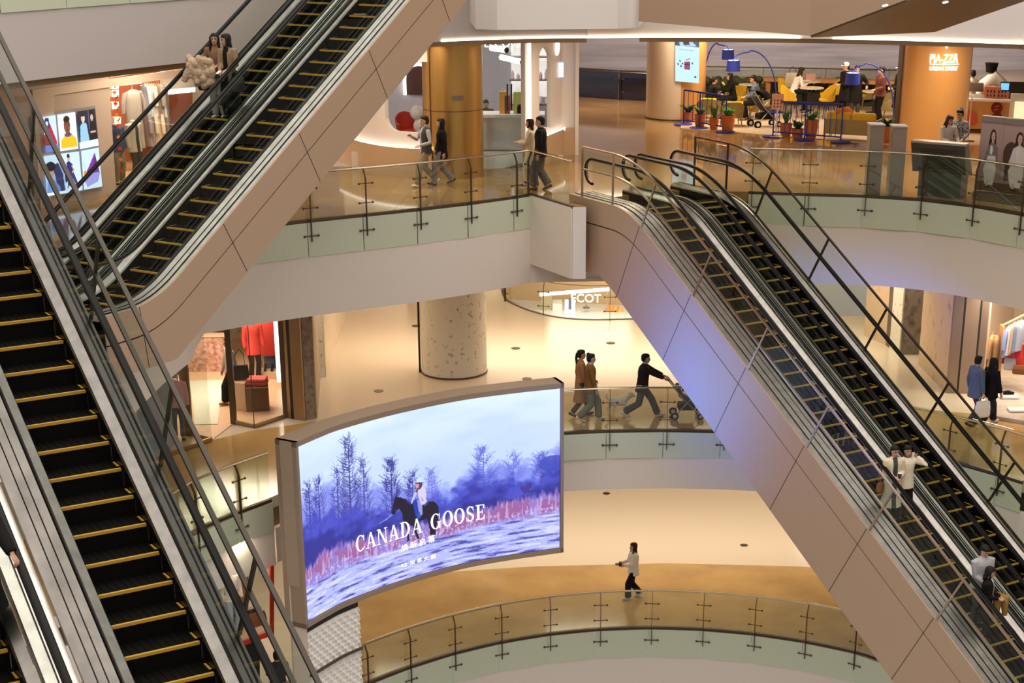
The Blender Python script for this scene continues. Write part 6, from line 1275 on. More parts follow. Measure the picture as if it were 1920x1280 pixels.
# shop window interior
def inn(x, y, dep): return UW(x, y, wp0 + wn * dep, wd)
REDW = M('red_shop_wall', (.42, .10, .035), .5); OAK = cloth('pale_oak', (.55, .38, .22), .5)
def ipoly(name, pts, dep, mat, parent=None, thick=.06):
    P = [inn(*p, dep) for p in pts]; m = MB(); k = len(P); m.add(P + [p + Vector((*(wn * thick), 0)) for p in P], [tuple(range(k)), tuple(range(k, 2 * k))[::-1]] + [(i, (i + 1) % k, k + (i + 1) % k, k + i) for i in range(k)]); return m.build(name, mat, parent)
struct(ipoly('wall_back', [(190, 100), (300, 90), (300, 400), (190, 420)], 3.6, REDW), 'orange red back wall of the left shop'); struct(ipoly('wall_back', [(300, 90), (440, 70), (440, 330), (300, 400)], 3.6, M('pale_shop_wall', (.66, .54, .44), .5)), 'pale back wall of the left shop')
f_ = [WL(195, 300).xy, WL(440, 300).xy]; m = MB(); m.prism([f_[0], f_[1], f_[1] + wn * 3.7, f_[0] + wn * 3.7], ZA + .002, ZA + .02); struct(m.build('floor', M('shop_orange_floor', (.55, .32, .17), .3)), 'floor of the left shop')
t = thing('mirror_panel', 'dark red mirror door at the back of the left shop', 'mirror', inn(340, 220, 3.4)); ipoly('panel', [(321, 172), (361, 168), (361, 245), (323, 260)], 3.4, cloth('wine_mirror', (.22, .05, .02), .3), t); t = thing('ceiling_light', 'bright light panel above the red mirror door', 'light', inn(340, 172, 3.3)); ipoly('diffuser', [(318, 168), (366, 164), (366, 172), (318, 177)], 3.3, LEDW, t)
a_ = inn(255, 200, 1.5); area((a_.x, a_.y, -3.9), 1.5, 120, (1, .80, .6)); a_ = inn(340, 200, 1.5); area((a_.x, a_.y, -3.9), 1.5, 110, (1, .84, .66))
def garment(label, top, w, h, mat, ang, sleeves=True, hanger=True, group=None, name='garment', d=.09, flare=1.15):
    """coat or shirt on a hanger; top is the hook height"""
    top = Vector(top); t = thing(name, label, 'clothing', top, group); ca, sa = math.cos(ang), math.sin(ang); X, Yv, Z = Vector((ca, sa, 0)), Vector((-sa, ca, 0)), Vector((0, 0, 1)); c = top - Z * .10
    m = MB(); rings(m, [(c - Z * z, wd_, dp, Yv, X) for z, wd_, dp in ((-.01, w * .14, d * .4), (.03, w * .30, d * .6), (.09, w * .46, d * .8), (.2, w * .46, d), (h * .5, w * .45, d), (h, w * .48 * flare, d * 1.05))], 14)
    m.build('cloth', mat, t, True)
    if sleeves:
        for sg in (-1, 1): m = MB(); L = min(.55, h * .8); m.tube([c + X * (sg * w * .40) - Z * .06, c + X * (sg * w * .56) - Z * (L * .5), c + X * (sg * w * .60) - Z * L], [.07, .06, .05], 10); m.build('sleeve', mat, t, True)
    if hanger: m = MB(); m.tube([c + X * (-w * .42) - Z * .05, c + Z * .03, c + X * (w * .42) - Z * .05], .012, 6); m.tube([c + Z * .03, c + Z * .09, c + Z * .12 + X * .02], .006, 6); m.build('hanger', OAK, t, True)
    return t
ang0 = math.atan2(wd.y, wd.x); rl0, rl1 = inn(228, 160, 2.6), inn(266, 161, 2.6); t = thing('clothes_rail', 'white clothes rail behind the long grey dress', 'rail', rl0); m = MB(); m.tube([rl0, Vector((rl1.x, rl1.y, rl0.z))], .025, 8); m.build('rail_bar', WHITE, t, True)
p = inn(247, 162, 2.2); garment('long grey dress with white sleeves hanging in the left shop window', p, .62, 1.5, M('grey_dress', (.30, .26, .23), .8), ang0, name='dress', flare=1.0)
for j, c in enumerate(((.42, .46, .52), (.45, .47, .5), (.40, .42, .47), (.62, .5, .4), (.24, .17, .13), (.22, .16, .13), (.30, .24, .24), (.55, .52, .55), (.16, .12, .12))):
    p = inn(271 + j * 4.2, 150 + j * .2, 2.9); garment('%s shirt hanging on the upper rail, place %s from the grey dress' % (('pale blue', 'light grey', 'steel grey', 'tan', 'brown', 'dark brown', 'taupe', 'white', 'charcoal')[j], ('first', 'second', 'third', 'fourth', 'fifth', 'sixth', 'seventh', 'eighth', 'ninth')[j]), p, .42, .85, cloth('hung_%d' % j, c), ang0 + 1.2, j % 3 == 0, True, 'garments on the upper rail of the left shop')
for j, c in enumerate(((.28, .22, .24), (.30, .24, .22), (.55, .45, .36), (.62, .48, .34), (.60, .46, .34), (.20, .15, .14))):
    p = inn(273 + j * 6, 202 + j * .2, 2.9); garment('%s garment on the lower rail, place %s from the grey dress' % (('plum', 'brown', 'beige', 'sand', 'camel', 'dark')[j], ('first', 'second', 'third', 'fourth', 'fifth', 'sixth')[j]), p, .42, .9, cloth('hungl_%d' % j, c), ang0 + 1.2, j % 2 == 0, True, 'garments on the lower rail of the left shop')
for j, (x, y) in enumerate(((216, 160), (216, 175), (216, 198), (220, 226))): t = thing('shelf_box', 'white lit shelf box, number %s from the top beside the red window pattern' % ('one', 'two', 'three', 'four')[j], 'shelf', inn(x, y, 2.2)); ipoly('board', [(x - 6, y - 6), (x + 7, y - 7), (x + 7, y + 6), (x - 6, y + 7)], 2.2, WHITE, t, .2)
def mann(label, x, y, H, top, bottom, dep=None, ang=None, p=None, **k):
    q_ = p or inn(x, y, dep); return person(label, (q_.x, q_.y, k.pop('z', ZA)), ang if ang is not None else math.degrees(ang0) - 90, H, top, bottom, BLACK, None, name='mannequin', skinm=k.pop('sk', WHITE), vox=.014, hands=False, curl=.3, **k)
mann('headless mannequin in cream jacket and dark shirt in the left shop window', 262, 385, 1.72, cloth('cream_jacket', (.62, .56, .50)), dgrey, .9, headless=True, inner=dgrey, bulk=1.1, length=.15); mann('headless mannequin in navy jumper and grey trousers behind the red window pattern', 229, 385, 1.70, cloth('navy_jumper', (.05, .07, .16)), cloth('taupe_trousers', (.25, .22, .18)), .9, headless=True, bulk=1.1)
pt = thing('window_pattern', 'red and orange diamond pattern on the glass along the left shop window', 'decoration', WL(212, 150)); RD = cloth('red_deco', (.5, .03, .02)); OR = cloth('orange_deco', (.62, .20, .04)); GN = cloth('green_deco', (.03, .06, .02))
def dia(x, y, s, mt): wpoly('diamond', [(x, y - s), (x + s, y), (x, y + s), (x - s, y)], mt, .03, pt, .01)
for j in range(9): y = 152 + j * 21; dia(211.5 + j * 1.9, y, 4, (RD, OR)[j % 2]); wpoly('twig', [(213 + j * 1.9, y + 12), (218 + j * 1.9, y + 5), (219 + j * 1.9, y + 6), (214 + j * 1.9, y + 13)], GN, .03, pt, .01)
for j in range(15): x = 214 + j * 11; dia(x, 147.5 - (x - 206) * .138 + 3, 3.4, (OR, RD)[j % 2]); wpoly('twig', [(x + 4, 151 - (x - 206) * .138), (x + 8, 146 - (x - 206) * .138), (x + 9, 147 - (x - 206) * .138), (x + 5, 152 - (x - 206) * .138)], GN, .03, pt, .01)
struct(wpoly('window_2', [(206, 146), (420, 112), (420, 380), (226, 420)], SHOPGLASS, 0, None, .012), 'glass of the left shop window')
# ---------------------------------------------------------------- middle storey: left store, stone columns, right store, far shop
fB = lambda x, y: U(x, y, z=ZB); ZTB = ZA - 2.15
cb = fB(852, 696); t = thing('column', 'round pale speckled stone column on the middle storey', 'column', (cb.x, cb.y, ZB)); m = MB(); m.lathe([(.89, ZB), (.89, ZTB)], (cb.x, cb.y, 0), 48); m.build('shaft', STONE, t, True); m = MB(); m.lathe([(.905, ZB), (.905, ZB + .05)], (cb.x, cb.y, 0), 48); m.build('base_ring', BRONZE, t)
e_ = fB(789, 697); m = MB(); m.box((e_.x - .02, e_.y, (ZB + ZTB) / 2), (.05, .12, ZTB - ZB)); m.build('joint_strip', BLACK, t)
random.seed(4); gD = 'round floor outlets in the cream floor'
for x, y in ((967, 653), (1145, 643), (710, 733), (748, 568), (780, 611), (988, 710)): p = fB(x, y); m = MB(); m.lathe([(.13, ZB + .001), (.13, ZB + .012), (.10, ZB + .016)], (p.x, p.y, 0), 20); tag(m.build('floor_outlet', BRONZE), 'small round metal outlet in the cream floor of the middle storey', 'floor outlet', gD)
for x, y in ((1137, 925), (1395, 1022)): p = U(x, y, z=ZC); m = MB(); m.lathe([(.12, ZC + .001), (.12, ZC + .012), (.09, ZC + .016)], (p.x, p.y, 0), 20); tag(m.build('floor_outlet', BRONZE), 'small round metal outlet in the cream floor of the lowest storey', 'floor outlet', 'round floor outlets of the lowest storey')
# left store
def slabx(name, pts, z0, z1, mat, lab=None, parent=None):
    m = MB(); m.wallstrip([p for p in pts], z0, z1, .08); o = m.build(name, mat, parent); return struct(o, lab) if lab else o
V = lambda x, y: Vector((*fB(x, y).xy, 0))
m = MB(); m.prism([V(326, 850).xy, V(396.7, 826).xy, V(438, 795).xy, V(477, 801).xy, V(536, 782).xy, V(600, 690).xy, V(560, 610).xy, V(330, 600).xy, V(250, 760).xy], ZB + .009, ZB + .02); struct(m.build('floor', M('peach_store_floor', (.68, .44, .27), .35)), 'peach floor of the left store on the middle storey')
t = thing('rug', 'pale green rug on the peach store floor', 'rug', V(380, 760) + Vector((0, 0, ZB + .02))); m = MB(); m.prism([V(355, 716).xy, V(417, 714).xy, V(409, 797).xy, V(366, 798).xy], ZB + .021, ZB + .035); m.build('rug_pile', cloth('pale_rug', (.58, .60, .50)), t)
cw = [V(330, 700), V(352, 694), V(428, 692.5)]; h1 = hz(cw[2], 627); t = thing('store_counter', 'long counter with pink brown crinkled front in the left store', 'counter', V(390, 693)); m = MB(); m.wallstrip(cw, ZB + .02, h1, .5); m.build('counter_front', M('crinkled_pink_stone', (.62, .40, .32), .5, noise=(9, (.34, .16, .11), 6, (1, 1, 1), .35, .65), bump=(14, 1., 'noise')), t); m = MB(); m.wallstrip(cw, h1, h1 + .04, .56); m.build('counter_top', cloth('peach_top', (.66, .46, .32), .4), t)
p = V(417, 690) + Vector((0, .0, h1 + .04)); tt = thing('handbag', 'dark brown handbag on the pink store counter', 'bag', p); m = MB(); m.box(p + Vector((0, 0, .14)), (.42, .2, .26)); m.build('bag_body', cloth('dark_brown_leather', (.08, .02, .015), .4), tt, bevel=.03); m = MB(); m.tube([p + Vector((-.14, 0, .26)), p + Vector((-.1, 0, .4)), p + Vector((.1, 0, .4)), p + Vector((.14, 0, .26))], .015, 6); m.build('handle', BLACK, tt, True)
bw = [V(300, 640) + Vector((0, 2, 0)), V(430, 612), V(600, 612)]; slabx('wall_back', [V(250, 640), V(430, 634), V(545, 640)], ZB, ZTB, M('honey_wall', (.58, .38, .20), .5), 'honey coloured back wall of the left store')
slabx('wall_right', [V(546, 648), V(538, 779)], ZB, ZTB, BRONZE, 'bronze side wall of the left store')
a_ = V(430, 740); area((a_.x, a_.y, ZTB - .25), 2.2, 105, (1, .82, .62)); a_ = V(340, 780); area((a_.x, a_.y, ZTB - .25), 1.6, 45, (1, .80, .6))
def post(p, w=.10, mat=BRONZE, par=None): m = MB(); m.box((p.x, p.y, (ZB + ZTB) / 2), (w, w, ZTB - ZB)); return m.build('post', mat, par)
vt = thing('glass_vitrine', 'right glass show window with bronze frame around the red outfit', 'show window', V(477, 801)); g0, g1, g2 = V(438.7, 794), V(477, 802), V(535.5, 782)
for a, b in ((g0, g1), (g1, g2)): m = MB(); m.wallstrip([a, b], ZB + .08, ZTB, .014); m.build('glass_pane', SHOPGLASS, vt); m = MB(); m.wallstrip([a, b], ZB + .02, ZB + .10, .06); m.build('bottom_frame', M('light_bronze', (.42, .28, .15), .35, .7), vt)
for p, w in ((g0, .14), (g2, .10)): post(p, w, BRONZE, vt)
m = MB(); m.box((g1.x, g1.y, (ZB + ZTB) / 2), (.02, .02, ZTB - ZB)); m.build('corner_joint', BRONZE, vt)
vt2 = thing('glass_vitrine', 'left glass show window with bronze frame beside the pink jumper', 'show window', V(397, 826)); g3, g4 = V(356, 817), V(397, 826.5)
for a, b in ((g3, g4), (g4, V(300, 862))): m = MB(); m.wallstrip([a, b], ZB + .08, ZTB, .014); m.build('glass_pane', SHOPGLASS, vt2); m = MB(); m.wallstrip([a, b], ZB + .02, ZB + .10, .06); m.build('bottom_frame', MATS['light_bronze'], vt2)
post(g3, .16, BRONZE, vt2)
for x0, x1, y0, y1, mt, lab in ((537, 548, 781, 784, MATS['light_bronze'], 'bronze door panel next to the show window'), (549, 553, 784, 785, BLACK, 'black joint between two bronze door panels'), (553, 573, 785, 788, MATS['light_bronze'], 'second bronze panel beside the stone pilaster'), (573, 592, 787, 783, M('grey_marble_pilaster', (.30, .24, .20), .4, noise=(7, (.14, .11, .09), 5, (1, 1, 1), .45, .7)), 'grey marble pilaster right of the left store')): slabx('wall_left', [V(x0, y0), V(x1, y1)], ZB, ZTB, mt, lab)
slabx('wall_left', [V(592, 783), V(598, 715)], ZB, ZTB, STONEL, 'side of the grey marble pilaster'); slabx('wall_left', [V(597, 708), V(609, 707)], ZB, ZTB, STONE, 'narrow pale stone pilaster')
slabx('wall_back', [V(609, 707), V(628, 640), V(660, 560), V(760, 520)], ZB, ZTB, M('cream_gloss_wall', (.74, .60, .44), .12), 'glossy cream wall leading to the round column')
led = thing('strip_light', 'bright upright light panel inside the right show window', 'light', V(526, 728)); m = MB(); p = V(526, 726); m.box((p.x, p.y, (ZB + .1 + ZTB) / 2), (.16, .05, ZTB - ZB - .2)); m.build('diffuser', M('white_light_panel', (1, .97, .95), .5, emit=1.5), led)
mann('mannequin in red jacket and black trousers in the right show window', 0, 0, 1.80, cloth('red_cloth', (.62, .05, .04)), blk, p=V(479, 714), ang=-60, z=ZB + .02, headless=True, length=.22, sk=cloth('skin_tone_plastic', (.6, .4, .3)))
mann('mannequin in pink jumper with printed front and jeans in the left show window', 0, 0, 1.68, cloth('pink_jumper', (.60, .33, .38)), denim, p=V(337, 826), ang=-75, z=ZB + .02, headless=True, bulk=1.15)
t = thing('plinth', 'brown display cube with folded red clothes on top', 'plinth', V(483, 772)); b0, b1, b2 = V(463, 774), V(506, 772), V(470, 752); h2 = hz(b0, 728); XX = (b1 - b0); YY = Vector((-XX.y, XX.x, 0)) * .85; m = MB(); m.prism([b0.xy, b1.xy, (b1 + YY).xy, (b0 + YY).xy], ZB + .02, h2); m.build('cube', cloth('brown_gloss', (.12, .055, .025), .15), t, bevel=.008)
for k, (c, lab) in enumerate((((.60, .05, .05), 'lower folded red jumper on the brown cube'), ((.68, .10, .10), 'upper folded red jumper on the brown cube'))): m = MB(); q_ = (b0 + b1 + YY) / 2 + Vector((0, .1, 0)); m.box((q_.x, q_.y, h2 + .05 + .09 * k), (.52 - .04 * k, .40, .085)); tag(m.build('folded_jumper', cloth('folded_red_%d' % k, c), None, bevel=.03), lab, 'clothing', 'folded red clothes')
t = thing('plinth', 'peach display cube carrying a black handbag', 'plinth', V(450, 770)); b0, b1 = V(441, 771), V(462, 773); h3 = hz(b0, 717); m = MB(); YY = Vector((0, .6, 0)); m.prism([b0.xy, b1.xy, (b1 + YY).xy, (b0 + YY).xy], ZB + .02, h3); m.build('cube', cloth('peach_cube', (.62, .42, .28), .4), t)
q_ = (b0 + b1) / 2 + Vector((0, .3, 0)); tote('handbag', 'black structured handbag on the peach cube', Vector((q_.x, q_.y, h3 + .80)), .42, .36, .16, blk, 10, drop=.42)
r0, r1 = V(492, 690), V(522, 706); zr = hz(r0, 585); t = thing('clothes_rail', 'brass clothes rail behind the red mannequin', 'rail', r0); m = MB(); m.tube([Vector((r0.x, r0.y, ZB + .02)), Vector((r0.x, r0.y, zr)), Vector((r1.x, r1.y, zr)), Vector((r1.x, r1.y, ZB + .02))], .02, 8); m.build('rail_bar', GOLD, t, True)
garment('red jacket on the brass rail beside the white light panel', Vector((*r0.lerp(r1, .62).xy, zr)), .62, .95, MATS['red_cloth'], .3, name='jacket'); garment('blue jeans hanging below the red jacket', Vector((*r0.lerp(r1, .55).xy, zr - .75)), .40, .85, denim, .3, False, False, name='jeans')
for j, (x, y, c) in enumerate(((458, 676, (.10, .09, .05)), (470, 674, (.03, .03, .03)), (486, 672, (.06, .06, .04)), (448, 678, (.14, .12, .07)))): p = V(x, y); garment('%s long coat hanging at the back of the left store' % ('olive', 'black', 'dark green', 'khaki')[j], Vector((p.x, p.y, ZB + 2.15)), .45, 1.2, cloth('coat_%d' % j, c), .4 + j * .2, False, True, 'coats at the back of the left store', 'long_coat')
t = thing('shoe_stand', 'small peach stand carrying a pair of heels', 'stand', V(505, 708)); p = V(505, 708); h4 = .18; m = MB(); m.box((p.x, p.y, ZB + .02 + h4 / 2), (.6, .4, h4)); m.build('stand_top', MATS['peach_cube'], t)
for k in (-1, 1): q_ = p + Vector((.09 * k, 0, ZB + .02 + h4)); t = thing('heel_shoe', '%s black and white high heel on the peach stand' % ('left', 'right')[k > 0], 'shoe', q_, 'pair of heels'); m = MB(); m.tube([q_ + Vector((0, -.12, .03)), q_ + Vector((0, 0, .06)), q_ + Vector((0, .1, .15))], [.03, .035, .03], 8); m.build('upper', blk, t, True); m = MB(); m.tube([q_ + Vector((0, .1, .13)), q_ + Vector((0, .11, 0))], [.015, .006], 6); m.build('heel', blk, t)
SH = person('shopper in green cap, grey top and wide black trousers in the left store', V(436, 757) + Vector((0, 0, ZB + .02)), -150, 1.70, cloth('grey_brown_top', (.30, .26, .23)), blk, cloth('brown_shoe', (.2, .12, .05)), 'bob', fem=True, stride=.45, wide=1.5, cap=cloth('green_cap', (.07, .07, .03)), length=.12)
person('assistant in dark clothes at the far left of the store', V(336, 745) + Vector((0, 0, ZB + .02)), -60, 1.7, blk, dgrey, BLACK, 'bob', fem=True, L=(.3, .15, 1.1), vox=.014)
# blue grey wall piece left of the store
slabx('wall_left', [V(262, 850), V(326, 835)], ZB, hz(V(300, 840), 716), M('blue_grey_panel', (.36, .42, .50), .5), 'pale blue grey panel left of the store entrance'); slabx('wall_left', [V(150, 880), V(262, 850)], ZB, ZTB, PLASTERW, 'white wall behind the nearest escalator')
# far curved balustrade and the lit shop beyond it
ec = V3(fit([fB(x, y).xy for x, y in ((950, 562), (975, 577), (1010, 588), (1080, 596), (1170, 599.5), (1260, 598))], 3, 30)); ec = [Vector((*fB(941, 535).xy, 0)), Vector((*fB(944, 552).xy, 0))] + ec
rail('curved glass balustrade in front of the far shop on the middle storey', ec, ZB, 0, 1.05, 2.2, group=None)
es = [Vector((-2.2, 66, 0)), Vector((4.5, 64.5, 0)), Vector((9, 62, 0))]; slabx('wall_back', es, ZC, ZTB, M('peach_far_wall', (.72, .48, .28), .4), 'peach wall of the far shop')
m = MB(); m.prism([(-3, 55.5), (9, 55.5), (9, 61.4), (4.5, 63.9), (-2.2, 65.4)], -15.2, -14.9); struct(m.build('floor', M('white_floor', (.66, .66, .68), .2)), 'white lower floor beyond the curved balustrade')
EP = (Vector((.2, 63.5)), Vector((1, -.1))); p = UW(1098, 566, *EP); w_ = thing('shop_sign', 'glowing white lettering of the far shop', 'sign', p); word('lettering', 'ECOT', p, (1, -.1, 0), (.0, 0, 1), .44, LEDW, w_, .04)
t = thing('strip_light', 'long white light band above the far shop lettering', 'light', UW(1090, 548, *EP)); A, B = UW(1012, 552, *EP), UW(1142, 542, *EP); m = MB(); m.bar(A, B, .05, .12); m.build('diffuser', LEDW, t)
t = thing('light_box', 'bluish white advertising box left of the far shop lettering', 'sign', UW(1069, 592, *EP)); A, B = UW(1059, 561, *EP), UW(1078, 593, *EP); m = MB(); m.box(((A.x + B.x) / 2, A.y - .1, (A.z + B.z) / 2), (B.x - A.x, .12, A.z - B.z)); m.build('box_face', M('blue_white_box', (.7, .75, 1), .4, emit=1., ecol=(.75, .8, 1)), t); m = MB(); c_ = (A + B) / 2; m.box((c_.x, A.y - .17, c_.z + .2), (.10, .02, .45)); m.build('printed_mark', denim, t)
t = thing('white_counter', 'white angled counter beside the advertising box', 'counter', UW(1045, 588, *EP)); A = UW(1036, 568, *EP); B = UW(1054, 590, *EP); m = MB(); m.prism([(A.x, A.y - .1), (B.x, A.y - .2), (B.x, A.y + .6), (A.x, A.y + .6)], B.z, A.z); m.build('counter_body', WHITE, t)
t = thing('wall_panel', 'beige framed panel at the left end of the far shop', 'panel', UW(1025, 580, *EP)); A = UW(1015, 555, *EP); B = UW(1035, 588, *EP); m = MB(); m.box(((A.x + B.x) / 2, A.y, (A.z + B.z) / 2), (B.x - A.x, .1, A.z - B.z)); m.build('panel_face', cloth('olive_beige', (.40, .33, .22)), t)
t = thing('display_lamp', 'small dark pendant shaped stand in the far shop', 'stand', UW(1099, 574, *EP)); p = UW(1099, 574, *EP); m = MB(); m.tube([p + Vector((0, -.2, .0)), p + Vector((0, -.2, .12))], .015, 6); m.lathe([(.14, 0), (.10, .05), (.02, .07)], p + Vector((0, -.2, -.02)), 14); m.build('lamp_body', BRONZE, t)
for j in range(6): p = UW(1141 + j * 4.5, 566 + j * 1.2, *EP); garment('%s orange garment hanging in the far shop' % ('first', 'second', 'third', 'fourth', 'fifth', 'sixth')[j], Vector((p.x, p.y, p.z)), .3, .9, cloth('orange_garment_%d' % (j % 2), ((.62, .25, .06), (.7, .38, .14))[j % 2]), 1.3, False, False, 'orange garments in the far shop')
area((1.5, 61, ZTB - .3), 3, 140, (1, .86, .7))
# right side of the middle storey: stone slabs, bronze doors, clothes store
for pts, mt, lab in (([(1622, 628), (1663, 647)], STONEL, 'warm stone slab at the left of the right wall'), ([(1663, 647), (1670, 652)], BRONZE, 'dark bronze joint in the stone wall'), ([(1670, 652), (1688, 664)], STONE, 'narrow pale stone slab in the right wall'), ([(1688, 664), (1728, 664)], STONED, 'dark fossil stone slab in the right wall'), ([(1724, 683), (1775, 736)], STONEL, 'large warm travertine slab in the right wall'), ([(1775, 736), (1793, 737)], M('taupe_door', (.34, .25, .18), .4, .3), 'first taupe door panel'), ([(1793, 737), (1796, 737)], BLACK, 'black joint between the taupe doors'), ([(1796, 737), (1822, 737)], MATS['taupe_door'], 'second taupe door panel'), ([(1822, 737), (1826, 737)], BLACK, 'second black joint of the taupe doors'), ([(1826, 737), (1840, 738)], MATS['taupe_door'], 'third taupe door panel')): slabx('wall_right', [V(*p) for p in pts], ZB, ZTB, mt, lab)
slabx('wall_right', [V(1840, 738), V(1846, 690)], ZB, ZTB, M('peach_white_wall', (.72, .58, .45), .5), 'light side wall of the right clothes store'); slabx('wall_back', [V(1846, 690), V(1892, 660), V(2010, 650)], ZB, ZTB, MATS['peach_white_wall'], 'light back wall of the right clothes store')
m = MB(); m.prism([V(1858, 778).xy, V(1866, 787).xy, V(1985, 806).xy, V(1985, 700).xy, V(1850, 720).xy], ZB + .009, ZB + .10); struct(m.build('floor', M('grey_marble_floor', (.62, .55, .50), .3, noise=(3, (.45, .38, .34), 5, (1, 1, 1), .4, .7))), 'grey marble platform of the right clothes store')
a_ = V(1900, 740); area((a_.x, a_.y, ZTB - .25), 2, 170, (1, .82, .62))
def RP(x, y): return UW(x, y, V(1895, 735).xy, Vector((.85, -.5)))
rr0, rr1 = RP(1880, 610), RP(1925, 588); t = thing('clothes_rail', 'slanting wooden clothes rail in the right store', 'rail', rr0); m = MB(); m.tube([rr0, rr1], .03, 8); m.build('rail_bar', OAK, t); m = MB(); m.bar(rr0, Vector((rr0.x, rr0.y, ZB + .1)), .3, .06); m.build('rail_leg', cloth('tan_panel', (.45, .24, .10)), t)
for j, (x, y, c, lab) in enumerate(((1862, 622, (.42, .25, .12), 'tan coat'), (1872, 624, (.36, .22, .12), 'brown coat'), (1892, 606, (.25, .32, .55), 'blue shirt'), (1898, 602, (.6, .6, .62), 'white shirt'), (1904, 598, (.5, .36, .24), 'camel shirt'), (1910, 596, (.2, .24, .34), 'slate shirt'), (1916, 594, (.30, .34, .42), 'grey blue shirt'))): garment('%s on the rail of the right store, hanger %s from the left' % (lab, ('one', 'two', 'three', 'four', 'five', 'six', 'seven')[j]), RP(x, y), .5, .95 if j < 2 else .75, cloth('rstore_%d' % j, c), 1.0, j in (0, 2), True, 'clothes in the right store')
p = RP(1905, 640); garment('red and navy knitted jumper displayed in front of the rail', RP(1905, 632), .55, .62, cloth('red_knit', (.62, .05, .05)), -.4, name='jumper'); p = RP(1909, 704); tote('handbag', 'brown leather handbag hanging in the right store', p + Vector((0, -.2, .55)), .42, .24, .14, cloth('brown_leather', (.20, .08, .03), .4), -20); tote('handbag', 'grey cloth bag beside the brown handbag', RP(1891, 685) + Vector((0, -.1, .45)), .3, .32, .12, cloth('grey_bag', (.4, .4, .42)), -20)
for lab, x, y in (('white display board on the marble platform, nearer the walkers', 1889, 752), ('white display board below the brown handbag', 1908, 777)): p = V(x, y); m = MB(); m.box((p.x, p.y, ZB + .13), (.5, .36, .05)); tag(m.build('display_board', WHITE, None, bevel=.01), lab, 'display board')
p = V(1889, 750); t = thing('shoe', 'black trainer on the upper white display board', 'shoe', (p.x, p.y, ZB + .155)); m = MB(); m.tube([(p.x - .13, p.y, ZB + .20), (p.x, p.y, ZB + .215), (p.x + .15, p.y, ZB + .18)], [.045, .05, .03], 10); m.build('upper', blk, t, True)
# people on the middle storey
person('woman with ponytail in long tan coat walking behind the brown jacket', V(1088, 780) + Vector((0, 0, ZB)), 8, 1.69, cloth('rust_coat', (.36, .17, .07)), dgrey, BLACK, 'pony', fem=True, stride=.4, length=.5, bulk=1.02)
person('woman in brown jacket with pale collar walking left of the white dog', V(1106, 789) + Vector((0, 0, ZB)), 5, 1.71, cloth('brown_jacket', (.20, .10, .025)), cloth('grey_wide_trousers', (.17, .17, .14)), wsho, 'bun', fem=True, stride=.5, length=.12, bulk=1.1, neck=cloth('pink_collar', (.6, .42, .36)), wide=1.35, L=(.12, .26, .98))
PS = person('person in black pushing the stroller on the middle storey', V(1203, 783) + Vector((0, 0, ZB)), 2, 1.70, cloth('dark_brown_jacket', (.022, .013, .010)), dgrey, wsho, 'short', stride=.85, bulk=1.15, wide=1.3, lean=5, L=(.58, .14, 1.02), Rr=(.58, -.14, 1.02), length=.14)
h_ = PS['W']((.60, 0, 0)); stroller('black folding stroller pushed by the person in black', Vector((h_.x + .50, h_.y + .02, ZB)), 2, 1.0)
dp = V(1160, 772) + Vector((0, 0, ZB)); t = thing('dog', 'small fluffy white dog walking behind the balustrade', 'dog', dp); m = MB(); rings(m, [(Vector((x, 0, z)), w, h, Vector((0, 0, 1)), Vector((0, 1, 0))) for x, z, w, h in ((-.26, .28, .05, .05), (-.22, .28, .10, .11), (0, .27, .10, .10), (.14, .29, .11, .13), (.20, .32, .07, .08))], 14); m.tube([(.16, 0, .32), (.24, 0, .42)], [.08, .07], 10); m.ball((.28, 0, .45), (.09, .08, .085), 12, 8); m.tube([(.33, 0, .43), (.40, 0, .41)], [.045, .03], 8)
for sy in (-1, 1):
    m.ball((.26, .075 * sy, .46), (.03, .02, .06), 8, 6)
    m.tube([(.14, .06 * sy, .25), (.16, .06 * sy, .13), (.17 + .05 * sy, .06 * sy, .03)], [.05, .035, .03], 8); m.tube([(-.18, .06 * sy, .27), (-.15 - .06 * sy, .06 * sy, .17), (-.21 - .06 * sy, .06 * sy, .10), (-.19 - .06 * sy, .06 * sy, .03)], [.065, .045, .03, .03], 8)
m.tube([(-.25, 0, .32), (-.33, 0, .42), (-.28, 0, .48)], [.03, .04, .03], 8); o = remesh(m, 'fur_body', M('white_fur', (.78, .74, .70), .9, bump=(40, .8, 'noise')), .014, 2, t)
m = MB(); m.ball((.405, 0, .415), .016, 8, 6); m.build('nose', BLACK, None).parent = t
for sy in (-1, 1): m = MB(); m.ball((.345, .04 * sy, .475), .012, 8, 6); m.build('eye', BLACK, None).parent = t
KP = person('man in grey blue overshirt carrying a white bag near the right store', V(1823, 797) + Vector((0, 0, ZB)), 20, 1.74, denim, dgrey, BLACK, 'short', stride=.3, length=.18, bulk=1.12, yaw=25, Rr=(.06, -.25, .80))
tote('shopping_bag', 'white shopping bag in the hand of the man in the grey blue overshirt', KP['W']((.06, -.27, .80)), .36, .40, .14, WHITE, 20, drop=.14)
person('woman with long black hair all in black beside the grey blue overshirt man', V(1851, 797) + Vector((0, 0, ZB)), 25, 1.72, blk, navy, wsho, 'long', fem=True, stride=.5, bulk=1.15, length=.16, wide=1.25, yaw=20)
